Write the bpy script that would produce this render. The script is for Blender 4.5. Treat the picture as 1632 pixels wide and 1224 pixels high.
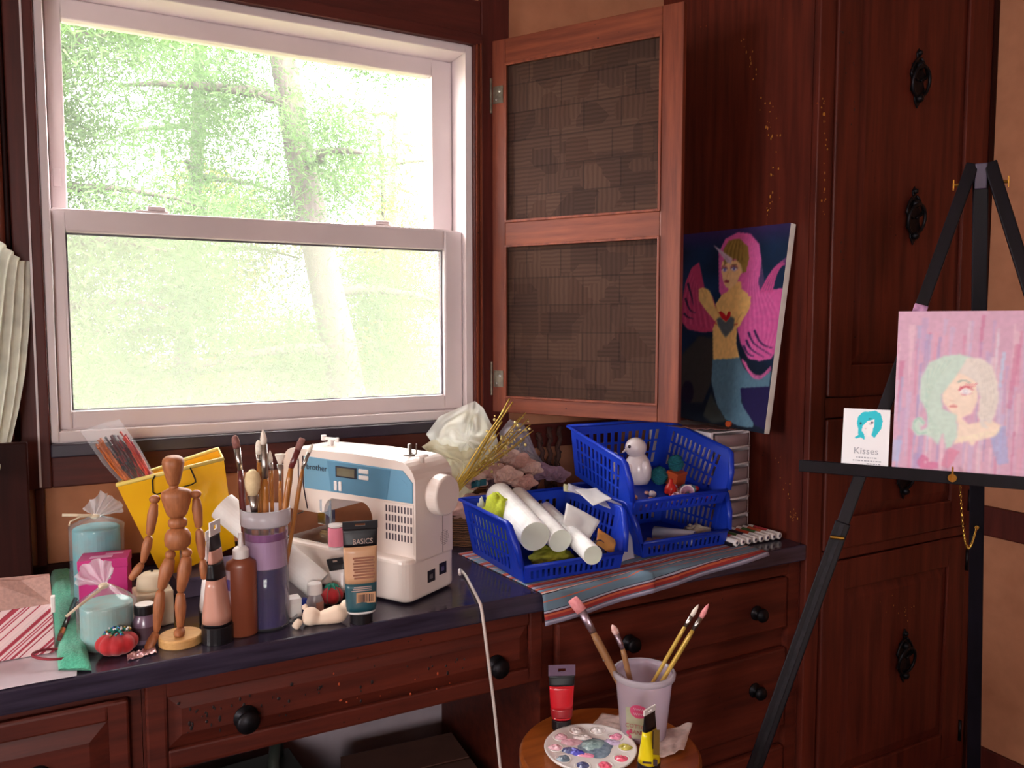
import bpy, bmesh, math, random
import numpy as np
from mathutils import Vector, Matrix, noise

for o in list(bpy.data.objects): bpy.data.objects.remove(o, do_unlink=True)
scn = bpy.context.scene
COL = scn.collection
R = math.radians
PI = math.pi

# ---------------------------------------------------------------- camera
CAM_Z = 1.30; FOC = 1280.0; PITCH = R(4.2); YAW = R(28.16)
cam_d = bpy.data.cameras.new('camera'); cam = bpy.data.objects.new('camera', cam_d); COL.objects.link(cam)
cam.location = (0, 0, CAM_Z); cam.rotation_euler = (R(90) - PITCH, 0, -YAW)
cam_d.sensor_width = 36.0; cam_d.lens = 36.0 * FOC / 1632.0; cam_d.clip_start = 0.02; cam_d.clip_end = 200
scn.camera = cam

# ---------------------------------------------------------------- world, sun, exposure
SKY = 7.5
w = bpy.data.worlds.new('world'); scn.world = w; w.use_nodes = True
bgn = w.node_tree.nodes['Background']; bgn.inputs[0].default_value = (1.0, 0.97, 0.95, 1); bgn.inputs[1].default_value = SKY
sun_d = bpy.data.lights.new('sun', 'SUN'); sun_d.energy = 4.0; sun_d.angle = R(2); sun_d.color = (1, 0.95, 0.82)
sun = bpy.data.objects.new('sun', sun_d); COL.objects.link(sun); sun.location = (0, -4, 8)
sun.rotation_euler = (R(42), 0, R(22))
scn.view_settings.view_transform = 'Standard'; scn.view_settings.look = 'None'
scn.view_settings.exposure = 1.9; scn.view_settings.gamma = 1.0; scn.view_settings.use_curve_mapping = False
def portal(loc, rot, sx, sy):
    d = bpy.data.lights.new('window_portal', 'AREA'); d.shape = 'RECTANGLE'; d.size = sx; d.size_y = sy
    d.cycles.is_portal = True
    o = bpy.data.objects.new('window_portal', d); COL.objects.link(o); o.location = loc; o.rotation_euler = rot
portal((0.43, 2.12, 1.53), (R(-90), 0, 0), 0.98, 1.0)
portal((-2.44, 0.65, 1.42), (0, R(-90), 0), 0.9, 1.1)
portal((-1.25, -2.64, 1.45), (R(90), 0, 0), 1.5, 0.9)

# ---------------------------------------------------------------- pixel helpers (image 1632 x 1224)
_f = Vector((math.sin(YAW) * math.cos(PITCH), math.cos(YAW) * math.cos(PITCH), -math.sin(PITCH)))
_r = Vector((math.cos(YAW), -math.sin(YAW), 0)); _u = _r.cross(_f); _c = Vector((0, 0, CAM_Z))
def ray(x, y): return _f + _r * ((x - 816) / FOC) - _u * ((y - 612) / FOC)
def onz(x, y, z): r = ray(x, y); return _c + r * ((z - CAM_Z) / r.z)
def ony(x, y, Y): r = ray(x, y); return _c + r * (Y / r.y)
def onx(x, y, X): r = ray(x, y); return _c + r * (X / r.x)
def mpp(p): return (Vector(p) - _c).dot(_f) / FOC
def onplane(x, y, p, n):
    r = ray(x, y); n = Vector(n); return _c + r * ((Vector(p) - _c).dot(n) / r.dot(n))
def facing(p): return -math.atan2(p[0], p[1])
class Pic:
    """camera-facing local frame of a thing whose base centre is seen at (x0, y0)"""
    def __init__(s, x0, y0, z, turn=0.0):
        s.x0, s.y0 = x0, y0; s.p = onz(x0, y0, z); s.k = mpp(s.p); s.rz = facing(s.p) + turn
    def l(s, x, y, d=0.0): return Vector(((x - s.x0) * s.k, d, (s.y0 - y) * s.k))
    def thing(s, name, label, cat, group=None): return thing(name, label, cat, s.p, s.rz, group)

# ---------------------------------------------------------------- colours and materials
def lin(c):
    out = []
    for v in c[:3]:
        v = v / 255.0
        out.append(v / 12.92 if v <= 0.04045 else ((v + 0.055) / 1.055) ** 2.4)
    return tuple(out)
def rgba(c): return lin(c) + (1.0,)
MATS = {}
def newmat(name):
    m = bpy.data.materials.new(name); m.use_nodes = True
    nt = m.node_tree; return m, nt, nt.nodes['Principled BSDF']
def coords(nt, scale=(1, 1, 1), kind='Object'):
    tc = nt.nodes.new('ShaderNodeTexCoord'); mp = nt.nodes.new('ShaderNodeMapping')
    nt.links.new(tc.outputs[kind], mp.inputs[0]); mp.inputs['Scale'].default_value = scale
    return mp.outputs[0]
def ramp(nt, fac, stops):
    r = nt.nodes.new('ShaderNodeValToRGB'); nt.links.new(fac, r.inputs[0])
    el = r.color_ramp.elements
    while len(el) < len(stops): el.new(0.5)
    for e, (p, c) in zip(el, stops): e.position = p; e.color = c if len(c) == 4 else rgba(c)
    return r.outputs[0]
def mixc(nt, fac, a, b, mode='MIX'):
    n = nt.nodes.new('ShaderNodeMix'); n.data_type = 'RGBA'; n.blend_type = mode
    for i, v in ((0, fac), (6, a), (7, b)):
        if hasattr(v, 'links'): nt.links.new(v, n.inputs[i])
        else: n.inputs[i].default_value = v
    return n.outputs[2]
def noisef(nt, vec, scale, detail=3, rough=0.5):
    n = nt.nodes.new('ShaderNodeTexNoise'); nt.links.new(vec, n.inputs['Vector'])
    n.inputs['Scale'].default_value = scale; n.inputs['Detail'].default_value = detail; n.inputs['Roughness'].default_value = rough
    return n.outputs[0]
def bump(nt, b, h, strength=0.3, dist=0.002):
    n = nt.nodes.new('ShaderNodeBump'); nt.links.new(h, n.inputs['Height'])
    n.inputs['Strength'].default_value = strength; n.inputs['Distance'].default_value = dist
    nt.links.new(n.outputs[0], b.inputs['Normal'])
def mat(name, col, col2=None, scale=30, rough=0.5, metal=0.0, bmp=0.0, stretch=(1, 1, 1), coat=0.0, sheen=0.0, trans=0.0, spec=None):
    if name in MATS: return MATS[name]
    m, nt, b = newmat(name)
    v = coords(nt, stretch); n = noisef(nt, v, scale)
    c2 = col2 if col2 else tuple(max(0, q * 0.86) for q in col)
    nt.links.new(ramp(nt, n, [(0.3, c2), (0.7, col)]), b.inputs['Base Color'])
    b.inputs['Roughness'].default_value = rough; b.inputs['Metallic'].default_value = metal
    b.inputs['Coat Weight'].default_value = coat; b.inputs['Sheen Weight'].default_value = sheen
    b.inputs['Transmission Weight'].default_value = trans
    if spec is not None: b.inputs['Specular IOR Level'].default_value = spec
    if bmp: bump(nt, b, n, bmp)
    MATS[name] = m; return m
def wood(name, dark, light, axis='Z', rough=0.5, specks=True, scale=1.0, coat=0.0, spec=0.28):
    m, nt, b = newmat(name)
    st = {'X': (2, 28, 28), 'Y': (28, 2, 28), 'Z': (28, 28, 2)}[axis]
    v = coords(nt, tuple(s * scale for s in st)); g = noisef(nt, v, 1.6, 5, 0.6)
    base = ramp(nt, g, [(0.28, dark), (0.72, light)])
    v2 = coords(nt); big = noisef(nt, v2, 4.0, 2)
    base = mixc(nt, ramp(nt, big, [(0.35, (0, 0, 0)), (0.7, (120, 120, 120))]), base, rgba(dark))
    if specks:      # old paint splashes and dents in the varnish
        vo = nt.nodes.new('ShaderNodeTexVoronoi'); vo.inputs['Scale'].default_value = 46; nt.links.new(v2, vo.inputs['Vector'])
        cl = noisef(nt, v2, 7, 2)
        a = ramp(nt, vo.outputs['Distance'], [(0.07, (255, 255, 255)), (0.11, (0, 0, 0))])
        k = ramp(nt, cl, [(0.56, (0, 0, 0)), (0.62, (255, 255, 255))])
        f = mixc(nt, 1.0, a, k, 'MULTIPLY')
        pc = ramp(nt, vo.outputs['Color'], [(0.3, (30, 8, 8)), (0.55, (150, 70, 20)), (0.8, (40, 14, 10))])
        base = mixc(nt, f, base, pc)
    nt.links.new(base, b.inputs['Base Color']); b.inputs['Roughness'].default_value = rough; b.inputs['Coat Weight'].default_value = coat; b.inputs['Specular IOR Level'].default_value = spec
    bump(nt, b, g, 0.12, 0.001)
    MATS[name] = m; return m
def clear(name, tint=(255, 255, 255), alpha=0.25, rough=0.12, diff=(235, 235, 240)):
    """clear or milky film: see-through, part scattering, part gloss"""
    if name in MATS: return MATS[name]
    m = bpy.data.materials.new(name); m.use_nodes = True; nt = m.node_tree; nt.nodes.clear()
    out = nt.nodes.new('ShaderNodeOutputMaterial'); tr = nt.nodes.new('ShaderNodeBsdfTransparent'); tr.inputs[0].default_value = rgba(tint)
    df = nt.nodes.new('ShaderNodeBsdfDiffuse'); df.inputs[0].default_value = rgba(diff)
    tl = nt.nodes.new('ShaderNodeBsdfTranslucent'); tl.inputs[0].default_value = rgba(diff)
    gl = nt.nodes.new('ShaderNodeBsdfGlossy'); gl.inputs['Roughness'].default_value = rough
    m0 = nt.nodes.new('ShaderNodeMixShader'); m0.inputs[0].default_value = 0.5
    nt.links.new(df.outputs[0], m0.inputs[1]); nt.links.new(tl.outputs[0], m0.inputs[2])
    m1 = nt.nodes.new('ShaderNodeMixShader'); m1.inputs[0].default_value = alpha
    nt.links.new(tr.outputs[0], m1.inputs[1]); nt.links.new(m0.outputs[0], m1.inputs[2])
    lw = nt.nodes.new('ShaderNodeLayerWeight'); lw.inputs[0].default_value = 0.5
    pw_ = nt.nodes.new('ShaderNodeMath'); pw_.operation = 'POWER'; nt.links.new(lw.outputs['Facing'], pw_.inputs[0]); pw_.inputs[1].default_value = 4.0
    fr = nt.nodes.new('ShaderNodeMath'); fr.operation = 'MULTIPLY_ADD'; nt.links.new(pw_.outputs[0], fr.inputs[0]); fr.inputs[1].default_value = 0.55; fr.inputs[2].default_value = 0.025
    m2 = nt.nodes.new('ShaderNodeMixShader'); nt.links.new(fr.outputs[0], m2.inputs[0])
    nt.links.new(m1.outputs[0], m2.inputs[1]); nt.links.new(gl.outputs[0], m2.inputs[2])
    nt.links.new(m2.outputs[0], out.inputs[0]); MATS[name] = m; return m
def thin(name, col, tl=0.4, rough=0.8, bmp=0.0, scale=200):
    """paper, cloth, petals: diffuse with light coming through"""
    if name in MATS: return MATS[name]
    m = bpy.data.materials.new(name); m.use_nodes = True; nt = m.node_tree; b = nt.nodes['Principled BSDF']; out = nt.nodes['Material Output']
    v = coords(nt); n = noisef(nt, v, scale, 2)
    c = ramp(nt, n, [(0.3, tuple(q * 0.9 for q in col)), (0.7, col)])
    nt.links.new(c, b.inputs['Base Color']); b.inputs['Roughness'].default_value = rough
    if bmp: bump(nt, b, n, bmp)
    t = nt.nodes.new('ShaderNodeBsdfTranslucent'); nt.links.new(c, t.inputs[0])
    mx = nt.nodes.new('ShaderNodeMixShader'); mx.inputs[0].default_value = tl
    nt.links.new(b.outputs[0], mx.inputs[1]); nt.links.new(t.outputs[0], mx.inputs[2]); nt.links.new(mx.outputs[0], out.inputs[0])
    MATS[name] = m; return m
def vcol(name, rough=0.55, coat=0.0, bmp=0.0):
    m, nt, b = newmat(name); a = nt.nodes.new('ShaderNodeAttribute'); a.attribute_name = 'paint'
    nt.links.new(a.outputs['Color'], b.inputs['Base Color']); b.inputs['Roughness'].default_value = rough; b.inputs['Coat Weight'].default_value = coat
    if bmp:
        v = coords(nt, (1, 1, 1)); bump(nt, b, noisef(nt, v, 900, 1), bmp, 0.0005)
    MATS[name] = m; return m

# ---------------------------------------------------------------- mesh builder
def frame(p, q):
    """matrix whose z axis runs from p to q, origin p"""
    p, q = Vector(p), Vector(q); d = (q - p).normalized()
    return Matrix.Translation(p) @ d.to_track_quat('Z', 'Y').to_matrix().to_4x4()
class MB:
    def __init__(s): s.v = []; s.f = []; s.uv = {}
    def add(s, vs, fs, m=None):
        o = len(s.v)
        s.v += [tuple(m @ Vector(q)) for q in vs] if m is not None else [tuple(q) for q in vs]
        s.f += [tuple(o + i for i in f) for f in fs]; return s
    def box(s, x0, x1, y0, y1, z0, z1, m=None):
        vs = [(x, y, z) for z in (z0, z1) for y in (y0, y1) for x in (x0, x1)]
        return s.add(vs, [(0, 2, 3, 1), (4, 5, 7, 6), (0, 1, 5, 4), (2, 6, 7, 3), (0, 4, 6, 2), (1, 3, 7, 5)], m)
    def hexa(s, b, t):
        """8 corner solid: bottom ring b, top ring t (same winding, counter-clockwise from above)"""
        n = len(b); return s.add(list(b) + list(t), [tuple(range(n - 1, -1, -1)), tuple(range(n, 2 * n))] + [(i, (i + 1) % n, n + (i + 1) % n, n + i) for i in range(n)])
    def lathe(s, prof, n=24, m=None, sx=1.0, sy=1.0, caps=True):
        vs = []; fs = []
        for r, z in prof:
            for i in range(n):
                a = 2 * PI * i / n; vs.append((r * sx * math.cos(a), r * sy * math.sin(a), z))
        for j in range(len(prof) - 1):
            for i in range(n):
                a, b = j * n + i, j * n + (i + 1) % n; fs.append((a, b, b + n, a + n))
        if caps:
            if prof[0][0] > 1e-6: fs.append(tuple(range(n - 1, -1, -1)))
            if prof[-1][0] > 1e-6: k = (len(prof) - 1) * n; fs.append(tuple(range(k, k + n)))
        return s.add(vs, fs, m)
    def cyl(s, p, q, r, r2=None, n=16):
        L = (Vector(q) - Vector(p)).length
        return s.lathe([(r, 0), (r if r2 is None else r2, L)], n, frame(p, q))
    def tube(s, pts, r, n=8, closed=False, flat=1.0):
        pts = [Vector(p) for p in pts]; N = len(pts); rs = r if hasattr(r, '__len__') else [r] * N
        vs = []; fs = []; ref = None
        for i, p in enumerate(pts):
            a = pts[(i - 1) % N] if (closed or i > 0) else p; b = pts[(i + 1) % N] if (closed or i < N - 1) else p
            t = (b - a).normalized()
            if ref is None:
                ref = Vector((0, 0, 1)) if abs(t.z) < 0.9 else Vector((1, 0, 0))
            x = (ref - t * ref.dot(t)).normalized(); ref = x; y = t.cross(x)
            for k in range(n):
                c = 2 * PI * k / n; vs.append(p + x * (rs[i] * math.cos(c)) + y * (rs[i] * flat * math.sin(c)))
        for i in range(N if closed else N - 1):
            for k in range(n):
                a = i * n + k; b = i * n + (k + 1) % n; j = ((i + 1) % N) * n
                fs.append((a, b, j + (k + 1) % n, j + k))
        if not closed: fs += [tuple(range(n - 1, -1, -1)), tuple(range((N - 1) * n, N * n))]
        return s.add(vs, fs)
    def prism(s, poly, h0, h1, m=None):
        """polygon (x, z) pushed along y from h0 to h1"""
        n = len(poly); vs = [(x, h0, z) for x, z in poly] + [(x, h1, z) for x, z in poly]
        return s.add(vs, [tuple(range(n)), tuple(range(2 * n - 1, n - 1, -1))] + [(i, n + i, n + (i + 1) % n, (i + 1) % n) for i in range(n)], m)
    def slab(s, poly, z0, z1, m=None):
        n = len(poly); return s.hexa([(x, y, z0) for x, y in poly], [(x, y, z1) for x, y in poly]) if m is None else s.add([(x, y, z0) for x, y in poly] + [(x, y, z1) for x, y in poly], [tuple(range(n - 1, -1, -1)), tuple(range(n, 2 * n))] + [(i, (i + 1) % n, n + (i + 1) % n, n + i) for i in range(n)], m)
    def ball(s, c, rx, ry=None, rz=None, n=14, m=None):
        ry = rx if ry is None else ry; rz = rx if rz is None else rz; k = max(5, n // 2); M = Matrix.Translation(c)
        if m is not None: M = m @ M
        return s.lathe([(max(1e-7, math.sin(PI * i / k)), -math.cos(PI * i / k) * rz) for i in range(k + 1)], n, M, rx, ry, caps=False)
    def grid(s, fn, nu, nv, m=None, wrap=False):
        o = len(s.v); us = nu if wrap else nu + 1
        vs = [fn(i / nu, j / nv) for j in range(nv + 1) for i in range(us)]; fs = []
        for j in range(nv):
            for i in range(nu):
                a = j * us + i; b = j * us + (i + 1) % us; fs.append((a, b, b + us, a + us))
                s.uv[len(s.f) + len(fs) - 1] = [(i / nu, j / nv), ((i + 1) / nu, j / nv), ((i + 1) / nu, (j + 1) / nv), (i / nu, (j + 1) / nv)]
        return s.add(vs, fs, m)
    def build(s, name, material, parent=None, smooth=False, bevel=0.0, seg=2, solid=0.0, sub=0, label=None):
        me = bpy.data.meshes.new(name); me.from_pydata(s.v, [], s.f); me.update()
        if s.uv:
            ul = me.uv_layers.new(name='UVMap')
            for p in me.polygons:
                c = s.uv.get(p.index)
                if c:
                    for li, t in zip(p.loop_indices, c): ul.data[li].uv = t
        bm = bmesh.new(); bm.from_mesh(me); bmesh.ops.remove_doubles(bm, verts=bm.verts, dist=1e-6)
        if not s.uv: bmesh.ops.recalc_face_normals(bm, faces=bm.faces)
        bm.to_mesh(me); bm.free()
        o = bpy.data.objects.new(name, me); COL.objects.link(o)
        if isinstance(material, str): material = MATS[material]
        me.materials.append(material)
        if solid:
            q = o.modifiers.new('thickness', 'SOLIDIFY'); q.thickness = solid; q.offset = 0
        if bevel:
            q = o.modifiers.new('bevel', 'BEVEL'); q.width = bevel; q.segments = seg; q.limit_method = 'ANGLE'; q.angle_limit = R(40)
        if sub:
            q = o.modifiers.new('subdivision', 'SUBSURF'); q.levels = sub; q.render_levels = sub
        if smooth: me.polygons.foreach_set('use_smooth', [True] * len(me.polygons))
        if parent is not None: o.parent = parent
        if label: o['label'] = label
        return o
def tag(o, label=None, cat=None, group=None, kind=None):
    if label: o['label'] = label
    if cat: o['category'] = cat
    if group: o['group'] = group
    if kind: o['kind'] = kind
    return o
def thing(name, label, cat, loc=(0, 0, 0), rz=0.0, group=None):
    o = bpy.data.objects.new(name, None); COL.objects.link(o); o.empty_display_size = 0.02
    o.location = loc; o.rotation_euler = (0, 0, rz); return tag(o, label, cat, group)
def struct(o): o['kind'] = 'structure'; return o
def copy_tree(o, parent=None):
    c = o.copy(); COL.objects.link(c); c.parent = parent
    for ch in [q for q in bpy.data.objects if q.parent == o]: copy_tree(ch, c)
    return c
def text(name, s, size, material, parent, m, sx=1.0, depth=0.0002, align='CENTER'):
    cu = bpy.data.curves.new(name, 'FONT'); cu.body = s; cu.size = size; cu.extrude = depth; cu.align_x = align; cu.align_y = 'CENTER'; cu.resolution_u = 3
    t = bpy.data.objects.new(name, cu); COL.objects.link(t); dg = bpy.context.evaluated_depsgraph_get(); dg.update()
    me = bpy.data.meshes.new_from_object(t.evaluated_get(dg)); bpy.data.objects.remove(t, do_unlink=True); bpy.data.curves.remove(cu)
    me.transform(m @ Matrix.Diagonal((sx, 1, 1, 1))); me.materials.clear(); me.materials.append(MATS[material] if isinstance(material, str) else material)
    o = bpy.data.objects.new(name, me); COL.objects.link(o); o.parent = parent; return o
UPRIGHT = Matrix.Rotation(R(90), 4, 'X')      # text lying in xy -> standing, facing -y
def nz(x, y=0.0, z=0.0): return noise.noise(Vector((x, y, z)))
# ================================================================ materials used in many places
wood('cabinet_wood', (62, 20, 14), (104, 40, 26), 'Z')
wood('desk_wood', (62, 20, 14), (102, 40, 26), 'X')
wood('trim_wood', (60, 20, 17), (92, 36, 28), 'Z', specks=False)
wood('trim_wood_across', (60, 20, 17), (92, 36, 28), 'X', specks=False)
wood('screen_wood', (84, 34, 22), (138, 68, 44), 'Z', rough=0.45)
wood('screen_wood_across', (84, 34, 22), (140, 70, 44), 'X', rough=0.45)
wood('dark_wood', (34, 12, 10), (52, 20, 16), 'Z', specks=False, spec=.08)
wood('stool_wood', (120, 58, 20), (176, 96, 38), 'X', rough=0.3, specks=False, coat=0.4)
wood('easel_wood', (9, 7, 12), (20, 15, 24), 'Z', rough=0.35, specks=False, spec=.22)
mat('plaster', (182, 122, 90), (168, 110, 80), 18, 0.9, bmp=0.1)
mat('ceiling_white', (216, 190, 170), None, 10, 0.9)
mat('floor_carpet', (74, 52, 44), (50, 34, 30), 300, 0.95, bmp=0.4)
mat('lower_wall', (176, 160, 168), None, 8, 0.9)
mat('vinyl', (220, 206, 207), (210, 196, 198), 6, 0.42)
mat('sill_dark', (52, 42, 58), (40, 32, 46), 20, 0.4)
mat('gasket', (104, 98, 108), None, 20, 0.6)
mat('iron', (34, 30, 36), (16, 14, 18), 90, 0.45, metal=0.7, bmp=0.3)
mat('steel', (190, 185, 180), (150, 145, 142), 40, 0.28, metal=1.0)
mat('old_brass', (120, 110, 96), (86, 78, 70), 60, 0.4, metal=0.8)
mat('brass', (214, 170, 80), None, 60, 0.25, metal=1.0)
mat('white_plastic', (232, 226, 224), (224, 216, 214), 5, 0.35, coat=0.2)
mat('white_matte', (232, 228, 222), (218, 210, 204), 30, 0.8, bmp=0.05)
mat('black_plastic', (24, 20, 26), (16, 13, 18), 30, 0.35)
mat('black_matte', (18, 14, 16), None, 30, 0.8)
clear('pane_glass', alpha=0.03, rough=0.02)
clear('insect_mesh', alpha=0.22, rough=0.8, diff=(146, 150, 138))

# counter: black-blue paint, brushed on
m, nt, b = newmat('counter_paint'); v = coords(nt, (3, 40, 40)); n = noisef(nt, v, 2.2, 4)
nt.links.new(ramp(nt, n, [(0.3, (40, 33, 46)), (0.7, (60, 52, 70))]), b.inputs['Base Color'])
v2 = coords(nt); n2 = noisef(nt, v2, 22, 4)
nt.links.new(ramp(nt, n2, [(0.3, (90, 90, 90)), (0.75, (140, 140, 140))]), b.inputs['Roughness'])
bump(nt, b, n, 0.25, 0.001); MATS['counter_paint'] = m

# ================================================================ room shell
YB = 1.96; YF = 1.373; CT = 0.76; XC = 1.56; XR = 2.25; XL = -2.4; YN = -2.6; ZC = 2.45
WX0, WX1, WZ0, WZ1 = -0.065, 0.925, 1.05, 2.025
mb = MB(); T = 0.14
mb.box(XL - T, WX0, YB, YB + T, 0, ZC).box(WX1, XR + T, YB, YB + T, 0, ZC).box(WX0, WX1, YB, YB + T, 0, WZ0).box(WX0, WX1, YB, YB + T, WZ1, ZC)
struct(mb.build('wall_back', 'plaster'))
struct(MB().box(XR, XR + T, YN, YB, 0, ZC).build('wall_right', 'plaster'))
LY0, LY1, LZ0, LZ1 = 0.10, 1.20, 0.97, 1.87
mb = MB().box(XL - T, XL, YN, LY0, 0, ZC).box(XL - T, XL, LY1, YB, 0, ZC).box(XL - T, XL, LY0, LY1, 0, LZ0).box(XL - T, XL, LY0, LY1, LZ1, ZC)
struct(mb.build('wall_left', 'plaster'))
FX0, FX1, FZ0, FZ1 = -2.0, -0.5, 1.0, 1.9
struct(MB().box(XL - T, FX0, YN - T, YN, 0, ZC).box(FX1, XR + T, YN - T, YN, 0, ZC).box(FX0, FX1, YN - T, YN, 0, FZ0).box(FX0, FX1, YN - T, YN, FZ1, ZC).build('wall_front', 'plaster'))
struct(MB().box(XL - T, XR + T, YN - T, YB + T, -0.1, 0).build('floor', 'floor_carpet'))
struct(MB().box(XL - T - .3, XR + T + .3, YN - T - .3, YB + T + .3, ZC, ZC + 0.12).build('ceiling', 'ceiling_white'))
struct(MB().box(-0.42, 0.86, YB - 0.006, YB, 0.02, 0.70).build('wall_kneehole', 'lower_wall'))

def ring(mb, x0, x1, z0, z1, bl, br, bb, bt, y0, y1):
    mb.box(x0, x0 + bl, y0, y1, z0, z1).box(x1 - br, x1, y0, y1, z0, z1)
    return mb.box(x0 + bl, x1 - br, y0, y1, z0, z0 + bb).box(x0 + bl, x1 - br, y0, y1, z1 - bt, z1)
# the double-hung window
win = thing('window_1', None, None); win['kind'] = 'structure'
ring(MB(), WX0, WX1, WZ0, WZ1, .016, .020, .024, .020, YB - .012, YB + .135).build('frame', 'vinyl', win, bevel=.003)
ux0, ux1, uz0, uz1 = WX0 + .016, WX1 - .020, 1.512, WZ1 - .020
us = ring(MB(), ux0, ux1, uz0, uz1, .032, .058, .04, .044, YB + .075, YB + .115).build('upper_sash', 'vinyl', win, bevel=.004)
MB().box(ux0 + .03, ux1 - .056, YB + .093, YB + .097, uz0 + .038, uz1 - .042).build('pane', 'pane_glass', us)
ls = ring(MB(), ux0, ux1, WZ0 + .024, 1.548, .026, .052, .040, .050, YB + .012, YB + .052).build('lower_sash', 'vinyl', win, bevel=.005)
ring(MB(), ux0 + .026, ux1 - .052, WZ0 + .064, 1.498,   .003, .003, .002, .004, YB + .028, YB + .034).build('gasket', 'gasket', ls)
MB().box(ux0 + .025, ux1 - .051, YB + .030, YB + .033, WZ0 + .063, 1.499).build('pane', 'pane_glass', ls)
MB().box(ux0, ux1, YB + .125, YB + .127, WZ0 + .02, 1.53).build('insect_screen', 'insect_mesh', win)
for lx in (.15, .68):
    lk = MB().box(lx - .035, lx + .035, YB + .028, YB + .052, 1.548, 1.556).box(lx - .01, lx + .028, YB + .03, YB + .048, 1.556, 1.566).build('sash_lock', 'vinyl', win, bevel=.003)
MB().box(ux0 + .006, ux0 + .022, YB + .072, YB + .080, 1.60, 1.64).build('tilt_latch', 'vinyl', win, bevel=.002)
# second window, to the left of the photographer
w2 = thing('window_2', None, None); w2['kind'] = 'structure'
mb = MB(); mb.box(XL - T, XL + .02, LY0, LY0 + .06, LZ0, LZ1).box(XL - T, XL + .02, LY1 - .06, LY1, LZ0, LZ1).box(XL - T, XL + .02, LY0 + .06, LY1 - .06, LZ0, LZ0 + .06).box(XL - T, XL + .02, LY0 + .06, LY1 - .06, LZ1 - .06, LZ1)
mb.box(XL - .09, XL - .05, LY0 + .06, LY1 - .06, 1.43, 1.48).build('frame', 'vinyl', w2, bevel=.003)
MB().box(XL - .074, XL - .070, LY0 + .05, LY1 - .05, LZ0 + .05, LZ1 - .05).build('pane', 'pane_glass', w2)
w3 = thing('window_fill', None, None); w3['kind'] = 'structure'  # unseen window added behind the camera to give fill light
ring(MB(), FX0, FX1, FZ0, FZ1, .06, .06, .06, .06, YN - T, YN + .02).box(-1.28, -1.22, YN - .09, YN - .05, FZ0 + .06, FZ1 - .06).build('frame', 'vinyl', w3, bevel=.003)
MB().box(FX0 + .05, FX1 - .05, YN - .074, YN - .070, FZ0 + .05, FZ1 - .05).build('pane', 'pane_glass', w3)
# timber around the window
def trim(n, x0, x1, y0, y1, z0, z1, mt='trim_wood', bv=.003):
    o = MB().box(x0, x1, y0, y1, z0, z1).build('trim_%d' % n, mt, bevel=bv); return struct(o)
trim(1, -.118, WX0, YB - .022, YB, .955, 2.09)                      # left casing
trim(2, WX1, .946, YB - .022, YB, 1.052, 2.03)                      # right casing, narrow moulding
t2 = MB().box(.930, .935, YB - .027, YB - .022, 1.052, 2.03).box(.940, .945, YB - .029, YB - .022, 1.052, 2.03).build('trim_3', 'screen_wood'); struct(t2)
trim(4, .948, 1.03, YB - .020, YB, 1.0, ZC)                          # post
trim(5, -.118, .948, YB - .018, YB, 2.055, 2.142, 'trim_wood_across')  # header
trim(6, -.118, .948, YB - .028, YB, 2.026, 2.055, 'trim_wood_across')
trim(7, WX0, WX1 + .02, YB - .034, YB, 1.021, 1.049, 'sill_dark')   # dark sill
trim(8, WX0, 1.40, YB - .018, YB, .955, 1.021, 'trim_wood_across')   # apron board
trim(9, -.098, -.080, YB - .012, YB, CT, .955)                       # thin upright batten
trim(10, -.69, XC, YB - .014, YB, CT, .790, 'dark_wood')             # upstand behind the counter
t11 = MB().box(XR - .018, XR, YN, YF, .706, .790).build('trim_11', 'trim_wood', bevel=.004); struct(t11)
struct(MB().box(XR - .012, XR, YN, YF, 0, .09).build('baseboard_right', 'trim_wood', bevel=.003))
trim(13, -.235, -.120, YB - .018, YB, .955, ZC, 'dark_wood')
mb = MB().box(-.088, -.084, YB - .026, YB - .022, .96, 2.09); struct(mb.build('trim_12', 'vinyl'))  # thin pale strip standing in for the highlight on the left casing moulding

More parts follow.
